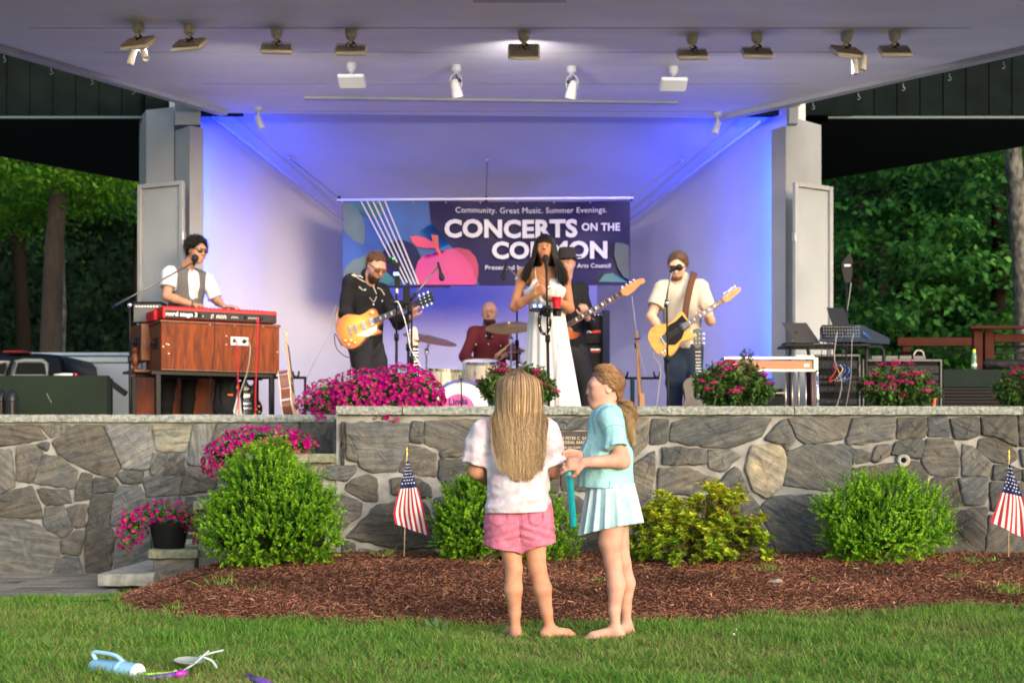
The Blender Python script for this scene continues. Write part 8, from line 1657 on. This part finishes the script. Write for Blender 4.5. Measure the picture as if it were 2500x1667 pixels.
# ---- left side: green box, bollard, vehicles
gx=T('green_barrier','long dark green barrier panel with a scratch and a slanting brace, below the parked truck','barrier',P(100,1035,13.3));a,c=P(-400,919,13.3),P(262,922,13.3);MB().box(((a.x+c.x)/2,13.35,(a.z+ZF)/2-.02),(c.x-a.x,.1,a.z-ZF+.06),bev=.004).build('panel',M('barrier_green',(.016,.027,.018),.6,spec=.2,var=(1.2,.45),bump=(40,.08)),gx);pbox('end_post',263,923,270,1045,13.3,.08,M('post_dark',(.008,.012,.012),.6),gx);MB().box((P(283,942,13.35)+P(283,945,13.35))/2,(.24,.05,.05),Matrix.Rotation(R(36),3,'Y'),bev=.003).build('brace',M('post_dark'),gx);ptube('scratch',[(114,960,13.297),(120,972,13.297),(126,983,13.297)],.002,M('scratch',(.3,.33,.28),.8),gx)
for lb,x0,x1,c_ in(('white and black marker pen on the green barrier',132,178,(.65,.65,.66)),('small red capped item on the green barrier',180,188,(.55,.02,.06))):
 t=T('small_item',lb,'small item',P((x0+x1)/2,917,13.33));MB().tube([P(x0,915,13.33),P((x0+x1)/2,914,13.33),P(x1,915,13.33)],[.008,.012,.014],8).build('barrel',M('item_%d'%x0,c_,.5),t,smooth=True);MB().tube([P(x1,915,13.33),P(x1+5,915,13.33)],.012,8).build('tip',MBK,t,smooth=True)
for x,lb in((28,'glossy black dome topped canister at the left end of the wall, the nearer one'),(2,'glossy black dome topped canister cut off by the picture edge')):
 D=12.85 if x>20 else 12.95;t=T('black_canister',lb,'canister',P(x,1030,D),'black canisters behind the wall');r=.058;MB().lathe([(r,0),(r,.24),(r*1.1,.245),(r*1.08,.29),(r*.85,.325),(r*.4,.345),(0,.347)],P(x,1045,D),None,20,cap=False).build('shell',M('black_gloss',(.012,.013,.018),.25),t,smooth=True,auto=40)
 b=MB();[b.box(P(x,1045,D)+V(math.cos(a)*r*1.02,math.sin(a)*r*1.02,.14),(.006,.006,.25))for a in(4.2,4.9,5.5)];b.build('ribs',MBK,t)
def side_vehicle(name,label,cat,X0,D,L,H,prof,glass,paint,lower,wheels,zb=.62):
 """side view profile extruded 1.9 m; prof/glass polygons in (along,height)"""
 t=T(name,label,cat,(X0,D,zb));b=MB();b.prism(prof,(X0,D,zb),(1,0,0),(0,0,1),1.85,inset=.04);b.v=[(x,(D+(D_-D))if False else y_,z)for(x,y_,z)in b.v for D_ in(0,)];bd=b.build('body',paint,t,smooth=True,auto=35)
 for g_ in glass:
  w_=MB().prism(g_[0],(X0,D-.006,zb),(1,0,0),(0,0,1),.01).build('window',M('car_glass',(.004,.007,.009),.15,spec=.12),t)
  if g_[1]:k=len(g_[0]);MB().tube([V(X0+x,D-.015,zb+z)for x,z in g_[0]+g_[0][:2]],.028,6).build('window_trim',g_[1],w_,smooth=True)
 for x in wheels:
  wl=MB().lathe([(.20,-.02),(.34,-.02),(.37,.02),(.37,.18),(.34,.22),(.2,.22)],(X0+x,D-.0,zb+.37),axes((1,0,0),(0,0,1),(0,-1,0)).copy()@Matrix.Diagonal((1,1,-1)),28,cap=False).build('tyre',M('tyre',(.015,.015,.015),.9),t,smooth=True,auto=40);MB().lathe([(0,-.03),(.12,-.03),(.2,0),(.21,.02)],(X0+x,D,zb+.37),axes((1,0,0),(0,0,1),(0,-1,0)),20,cap=False).build('rim',MCH,wl,smooth=True)
 return t
Dv=18.7;X0=(-420-1250)*Dv/F;xp=lambda x:(x-1250)*Dv/F-X0;zp=lambda y:CH+(HY-y)*Dv/F-.62
MNV=M('paint_navy',(.006,.010,.020),.4,spec=.15);MWP=M('trim_pale',(.42,.45,.46),.4)
pt_=side_vehicle('pickup_truck','dark pickup truck with pale window frames parked behind the green barrier','pickup truck',X0,Dv,5,1.9,[(0,.35),(xp(158),.35),(xp(157),zp(905)),(xp(154),zp(880)),(xp(142),zp(866)),(xp(90),zp(862)),(xp(-40),zp(863)),(xp(-110),zp(885)),(xp(-180),zp(930)),(xp(-330),zp(940)),(xp(-415),zp(960)),(0,.6)],[([(xp(31),zp(919)),(xp(41),zp(883)),(xp(60),zp(880)),(xp(105),zp(881)),(xp(115),zp(888)),(xp(117),zp(919))],MWP),([(xp(-85),zp(919)),(xp(-55),zp(895)),(xp(0),zp(885)),(xp(22),zp(883)),(xp(13),zp(919))],MWP)],MNV,MNV,(.9,xp(100)))
MB().box((X0+xp(45),Dv-.05,.62+zp(861)),(.28,.3,.03),bev=.01).build('roof_light',M('roof_red',(.25,.01,.01),.4),pt_)
Dv=20.2;X0=(60-1250)*Dv/F;xp=lambda x:(x-1250)*Dv/F-X0;zp=lambda y:CH+(HY-y)*Dv/F-.62
side_vehicle('white_van','long white panel van parked behind the dark pickup truck','van',X0,Dv,5.5,2.2,[(0,.35),(xp(900),.35),(xp(905),.9),(xp(860),1.05),(xp(800),zp(890)),(xp(760),zp(866)),(xp(700),zp(860)),(xp(60),zp(860)),(0,zp(870))],[([(xp(720),zp(905)),(xp(725),zp(880)),(xp(768),zp(882)),(xp(800),zp(905))],None)],M('van_white',(.66,.72,.80),.35,coat=.2),None,(1.0,xp(800)))
b=MB();yy=20.2-.004;b.tube([V(X0+xp(x),yy,.62+zp(y))for x,y in((178,960),(178,895),(184,885),(330,885),(336,893),(336,960))],.012,6);b.tube([V(X0+xp(150),yy,.62+zp(869)),V(X0+xp(700),yy,.62+zp(869))],.014,6);o_=b.build('panel_groove',M('groove',(.15,.17,.19),.5),[o for o in bpy.data.objects if o.name=='white_van'][0],smooth=True)
# ---- banner
bn=T('banner','dark blue concert banner with guitar strings and a pink apple hung on a white pole','banner',P(1187,590,15.6));DBn=15.6
zb_=lambda x,y,off=0:P(820+x/3.222,470+y/3.222,DBn-off)
def sag(x,z):return .012*math.sin(x*6-z*9)*math.exp(-abs(x-1)*.6)+.018*math.sin(x*3.1+1)+.010*math.sin(x*7+z*4)+.02*math.sin(x*1.3-z*3)
def cloth_patch(name,poly,off,mat,par,sub=0):
 """polygon laid on the banner sheet, following its sag"""
 from mathutils.geometry import tessellate_polygon
 bm_=bpy.data.meshes.new(name);pts=[zb_(x,y)for x,y in poly];import bmesh
 bm=bmesh.new();bm.faces.new([bm.verts.new(p)for p in pts])
 bmesh.ops.triangulate(bm,faces=bm.faces[:])
 bmesh.ops.subdivide_edges(bm,edges=bm.edges[:],cuts=5 if len(poly)>5 else 11,use_grid_fill=True)
 for v in bm.verts:v.co.y=DBn-off+sag(v.co.x,v.co.z)
 bmesh.ops.recalc_face_normals(bm,faces=bm.faces[:]);bm.to_mesh(bm_);bm.free();return link_mesh(name,bm_,mat,par,True,True)
v,f=grid_mesh(zb_(48,0).x,zb_(2312,0).x,0,1,90,26,lambda X,Y:Y*0);tl_,br_=zb_(48,68),zb_(2312,735);H_=tl_.z-br_.z;v=np.array([(x,DBn+sag(x,tl_.z-H_*y),tl_.z-H_*y+(.008 if 0 else 0)-.02*y*(x-tl_.x<1.2))for x,y,_ in v])
cl=link_mesh('cloth',np_mesh('cloth',v,f),M('banner_navy',(.015,.012,.062),.4,spec=.35,var=(1.5,.35,2)),bn,True,True)
BC=lambda n,c:M('banner_'+n,c,.42,spec=.35,var=(2.6,.5,1),col2={'rose':(.36,.012,.16),'blue':(.006,.03,.15),'coral':(.40,.012,.10)}.get(n))
for i,(n_,c_,pl)in enumerate([('blue',(.006,.075,.26),[(50,72),(730,72),(745,230),(765,330),(900,420),(1030,520),(1130,730),(50,730)]),('teal',(.012,.14,.13),[(55,76),(385,76),(370,180),(260,205),(140,100)]),('sage',(.075,.13,.12),[(52,80),(120,85),(180,140),(215,210),(230,300),(217,412),(150,380),(90,330),(52,280)]),('sage',(.075,.13,.12),[(55,640),(75,585),(130,530),(245,490),(235,560),(180,640),(120,680),(60,690)]),('navy2',(.012,.010,.06),[(510+160*math.cos(a),540+165*math.sin(a))for a in[k*.35 for k in range(18)]]),('teal',(.012,.14,.13),[(330,690),(370,600),(470,690),(400,725)]),('rose',(.42,.03,.12),[(630,730),(625,620),(650,540),(700,495),(800,488),(870,455),(960,435),(1050,455),(1100,510),(1122,580),(1122,650),(1100,728)]),('plum',(.33,.02,.075),[(930,445),(960,435),(1050,455),(1100,510),(1122,580),(1122,650),(1100,700),(1080,600),(1010,500)]),('coral',(.55,.05,.07),[(585,350),(640,345),(700,358),(790,405),(825,470),(838,505),(820,510),(780,440),(700,440),(640,430),(605,395)]),('orange',(.55,.075,.05),[(750,332),(805,340),(800,400),(812,450),(790,430),(765,400)]),('sage2',(.05,.075,.075),[(2195,400),(2250,405),(2300,425),(2308,690),(2260,670),(2215,600),(2185,500)]),('teal',(.012,.14,.13),[(2060,710),(2110,650),(2180,640),(2230,700),(2300,712)])]):cloth_patch('printed_shape',pl,.004+i*.003,BC(n_,c_),cl)
b=MB();MWT=M('banner_white',(.48,.48,.50),.5)
for i in range(5):
 x0,x1=200+i*47,542+i*28;vs=[]
 for k in range(21):p=zb_(x0+(x1-x0)*k/20,72+655*k/20);y_=DBn-.034+sag(p.x,p.z);vs+=[(p.x-.0075,y_,p.z),(p.x+.0075,y_,p.z)]
 b.add(vs,[(2*k,2*k+1,2*k+3,2*k+2)for k in range(20)])
b.build('string_lines',MWT,cl)
for(tx,x0,x1,yc,hh,bo)in(('Community. Great Music. Summer Evenings.',943,2128,150,58,0),('CONCERTS',855,1898,288,148,.04),('ON THE',1932,2232,278,62,.03),('COMMON',1228,2132,458,142,.04),('Presented by',1176,1478,600,46,.006),('ry Arts Council',1842,2156,588,46,.006)):
 a,c=zb_(x0,yc),zb_(x1,yc);o_=text_fit('lettering',tx,V((a.x+c.x)/2,DBn,a.z),(1,0,0),(0,0,1),c.x-a.x,hh/3.222*DBn/F,MWT,cl,bold=bo,spacing=1.04)
 mi=TM[bn.name]
 for v_ in o_.data.vertices:w_=mi@v_.co;v_.co.y+=-.044+sag(w_.x,w_.z)
MB().tube([zb_(10,60,.01),zb_(2340,42,.01)],.014,10).build('pole',MWH,bn,smooth=True)
b=MB();[b.ball(zb_(x,80,.01),.009)for x in(52,330,608,866,1137,1427,1716,2000,2290)];b.build('grommets',M('brass',(.5,.45,.3),.3,.8),bn)
def on_slope(x,y):
 n_=(Vector((fR.x,DP,fR.z))-Vector((fL.x,DP,fL.z))).cross(Vector((bL.x,DB,bL.z))-Vector((fL.x,DP,fL.z)));o_=V(0,0,CH);d=P(x,y,1)-o_;t=(Vector((fL.x,DP,fL.z))-o_).dot(n_)/d.dot(n_);return o_+d*t*.998
for(px,py,sx,sy,lb)in((705,385,828,484,'chain holding the banner pole at the guitarist end'),(1190,390,1187,484,'chain holding the middle of the banner pole'),(1665,392,1542,482,'chain holding the banner pole at the polo man end')):
 t=T('hanging_chain',lb,'chain',P(sx,sy,DBn),'chains holding the banner pole');a,c=on_slope(px,py),P(sx,sy,DBn);MB().tube([a,c],.006,6).build('chain_links',M('chain_grey',(.12,.12,.13),.4,.7),t);MB().ball(a,.02).build('eye_bolt',MCH,t,smooth=True);MB().box(c+V(0,0,-.01),(.03,.03,.06),bev=.005).build('snap_hook',MBM,t)
 # ---- small flags on sticks
def star_poly(cx,cz,r):return[(cx+(r if i%2==0 else r*.42)*math.sin(i*math.pi/5),cz+(r if i%2==0 else r*.42)*math.cos(i*math.pi/5))for i in range(10)]
def flag(label,D,pole,left_,right_,cf,seed):
 t=T('small_flag',label,'flag',P(*pole[1],D),'small flags stuck in the mulch');a,c=P(*pole[0],D),P(*pole[1],D);c.z=gzf(c.x,D)-.02;MB().tube([c,a],.0045,8).build('stick',M('stick_pine',(.50,.36,.20),.6),t,smooth=True);MB().lathe([(.006,-.02),(.007,0),(.005,.02),(.008,.03),(0,.05)],a,None,10,cap=False).build('gold_tip',M('gold_tip',(.75,.5,.12),.3,.7),t,smooth=True)
 Lc,Rc=bez([V(x,y,0)for x,y in left_],10),bez([V(x,y,0)for x,y in right_],10);nt_,nsx=60,52;vs=[];cs=[]
 def pt(s_,t_):
  k=t_*(len(Lc)-1);i=min(int(k),len(Lc)-2);l=Lc[i].lerp(Lc[i+1],k-i);k=t_*(len(Rc)-1);i=min(int(k),len(Rc)-2);r=Rc[i].lerp(Rc[i+1],k-i);q=l.lerp(r,s_);p=P(q.x,q.y,D-.012);p.y+=-.016*math.sin(s_*9+t_*3+seed)*(.3+t_)-.01;return p
 fc,mi_=[],[]
 for i in range(nt_+1):
  for j in range(nsx+1):vs.append(pt(j/nsx,i/nt_))
 for i in range(nt_):
  for j in range(nsx):
   fc.append((i*(nsx+1)+j,i*(nsx+1)+j+1,(i+1)*(nsx+1)+j+1,(i+1)*(nsx+1)+j));tt=(i+.5)/nt_;sj=int((j+.5)/nsx*13);mi_.append(2 if tt<cf else(0 if sj%2==0 else 1))
 b=MB();b.v=[tuple(v)for v in vs];b.f=fc;b.mi=mi_;fl_=b.build('cloth',[M('flag_red',(.42,.012,.03),.8,trans=.2),M('flag_white',(.74,.73,.74),.8,trans=.2),M('flag_blue',(.012,.02,.085),.8,trans=.1)],t,smooth=True)
 b=MB()
 for r_ in range(7):
  for k in range(4 if r_%2 else 5):
   s0,t0=(k+(1 if r_%2 else .5)+.0)/5,(r_+1.2)/8.6*cf;p0=pt(s0,t0);rr=.0075*(.6+.6*t0/cf);b.add([p0+V(x,-.003,z)for x,z in star_poly(0,0,rr)]+[p0+V(0,-.003,0)],[(i,(i+1)%10,10)for i in range(10)])
 b.build('stars',M('flag_white'),fl_)
fz1=lambda x,y:(400+x/3.136,960+y/3.136);fz2=lambda x,y:(1950+x/3.136,960+y/3.136)
flag('small hanging stars and stripes flag on a stick between the two nearer boxwoods',10.45,(fz1(1861,460),fz1(1838,1290)),[fz1(1863,515),fz1(1812,710),fz1(1762,900),fz1(1772,1000)],[fz1(1872,515),fz1(1935,700),fz1(1990,880),fz1(2032,1090)],.36,0)
flag('small hanging stars and stripes flag on a stick at the picture edge',10.5,(fz2(1610,480),fz2(1605,1200)),[fz2(1605,540),fz2(1560,720),fz2(1510,880),fz2(1468,985)],[fz2(1615,540),fz2(1700,760),fz2(1745,900),fz2(1770,1130)],.40,2)
# ---- things lying on the lawn
def GP(x,y,z):D=(CH-z)*F/(y-HY);return V((x-1250)*D/F,D,z)
tm_=T('tumbler','light blue insulated tumbler with a handle lying on its side in the grass','tumbler',P(285,1645,5.95));a,c=GP(230,1629,.038),GP(338,1643,.036);d=U3(c-a);m=frame(d);L_=(c-a).length;mt_=M('tumbler_blue',(.22,.46,.66),.35,bump=(150,.1));up2=V(0,0,1)
MB().lathe([(0,0),(.034,0),(.038,.01),(.04,L_*.62),(.043,L_*.66),(.040,L_*.70),(.040,L_-.004)],a,m,30,cap=False).build('body',mt_,tm_,smooth=True,auto=40);MB().lathe([(.040,L_-.004),(.038,L_),(.03,L_-.002),(0,L_-.002)],a,m,30,cap=False).build('base_disc',M('tumbler_base',(.62,.68,.74),.4),tm_,smooth=True,auto=40)
sv=d.cross(up2);hp_=[a+d*.012+up2*.030-sv*.0,a+d*-.005+up2*.062,a+d*.07+up2*.066,a+d*L_*.5+up2*.060,a+d*L_*.66+up2*.040];b=MB();b.tube(bez(hp_,6),.0085,10);b.build('handle',M('handle_blue',(.30,.55,.76),.4),tm_,smooth=True);MB().lathe([(.0425,L_*.60),(.045,L_*.62),(.045,L_*.67),(.0425,L_*.69)],a,m,30,cap=False).build('handle_ring',M('handle_blue'),tm_,smooth=True)
pw=T('purple_wand','glittery purple toy wand lying in the grass beside the tumbler','toy wand',P(390,1650,5.85));a,c=GP(325,1662,.02),GP(456,1641,.035);MB().tube([a,a.lerp(c,.5),a.lerp(c,.78)],.012,10).build('tube',M('purple',(.16,.05,.42),.3,var=(60,.5),coat=.4),pw,smooth=True);MB().tube([a.lerp(c,.78),c],[.014,.011],10).build('handle',M('magenta_plastic',(.38,.02,.42),.35),pw,smooth=True)
pe=T('purple_tube','end of a purple tube lying at the bottom edge of the lawn','tube',P(628,1660,5.75));a,c=GP(608,1653,.022),GP(658,1672,.02);MB().tube([a,c],.017,12).build('tube',M('purple'),pe,smooth=True);MB().tube([a-U3(c-a)*.012,a],[.012,.0175],12).build('cap',M('purple_cap',(.06,.02,.2),.4),pe,smooth=True)
gw=T('lime_wand','thin lime green wand half sunk in the grass behind the purple one','toy wand',P(390,1643,6.0));a,c=GP(350,1646,.03),GP(428,1641,.03);MB().tube([a,c],.006,8).build('rod',M('lime',(.35,.75,.03),.4),gw,smooth=True);MB().ball(c,.012).build('tip',M('lime'),gw,smooth=True)
tr_y=T('shallow_dish','grey shallow plastic dish with ribbons standing tilted in the grass','dish',P(455,1620,6.2));p=GP(462,1617,.05);MB().lathe([(0,0),(.05,0),(.065,.012),(.063,.013),(.05,.003),(0,.003)],p,frame((.05,-.08,1)),28,cap=False).build('dish',M('dish_grey',(.28,.33,.28),.4),tr_y,smooth=True,auto=40)
for i,(q)in enumerate((((-.02,-.06,-.03),(.04,-.05,.01),(.09,-.03,.055)),((.06,-.03,.03),(.10,-.02,.01),(.12,-.02,-.02)),((.05,-.04,.03),(.09,-.0,.04),(.14,.02,.05)))):MB().tube(bez([p+V(*w)for w in q],5),.005,6,flat=.3).build('ribbon',M('ribbon_pale',(.30,.36,.40),.5),tr_y,smooth=True)
for i,(x,y)in enumerate(((1796,1540),(1792,1552))):
 D=.88*F/(y-HY);t=T('paper_scrap',['small white scrap of paper in the grass below the azalea','tiny white scrap just in front of the larger one'][i],'scrap',((x-1250)*D/F,D,.03));MB().box((0,0,0),(.014-i*.005,.012,.002),Matrix.Rotation(.5,3,'X')).build('paper',MWH,t,world=False)
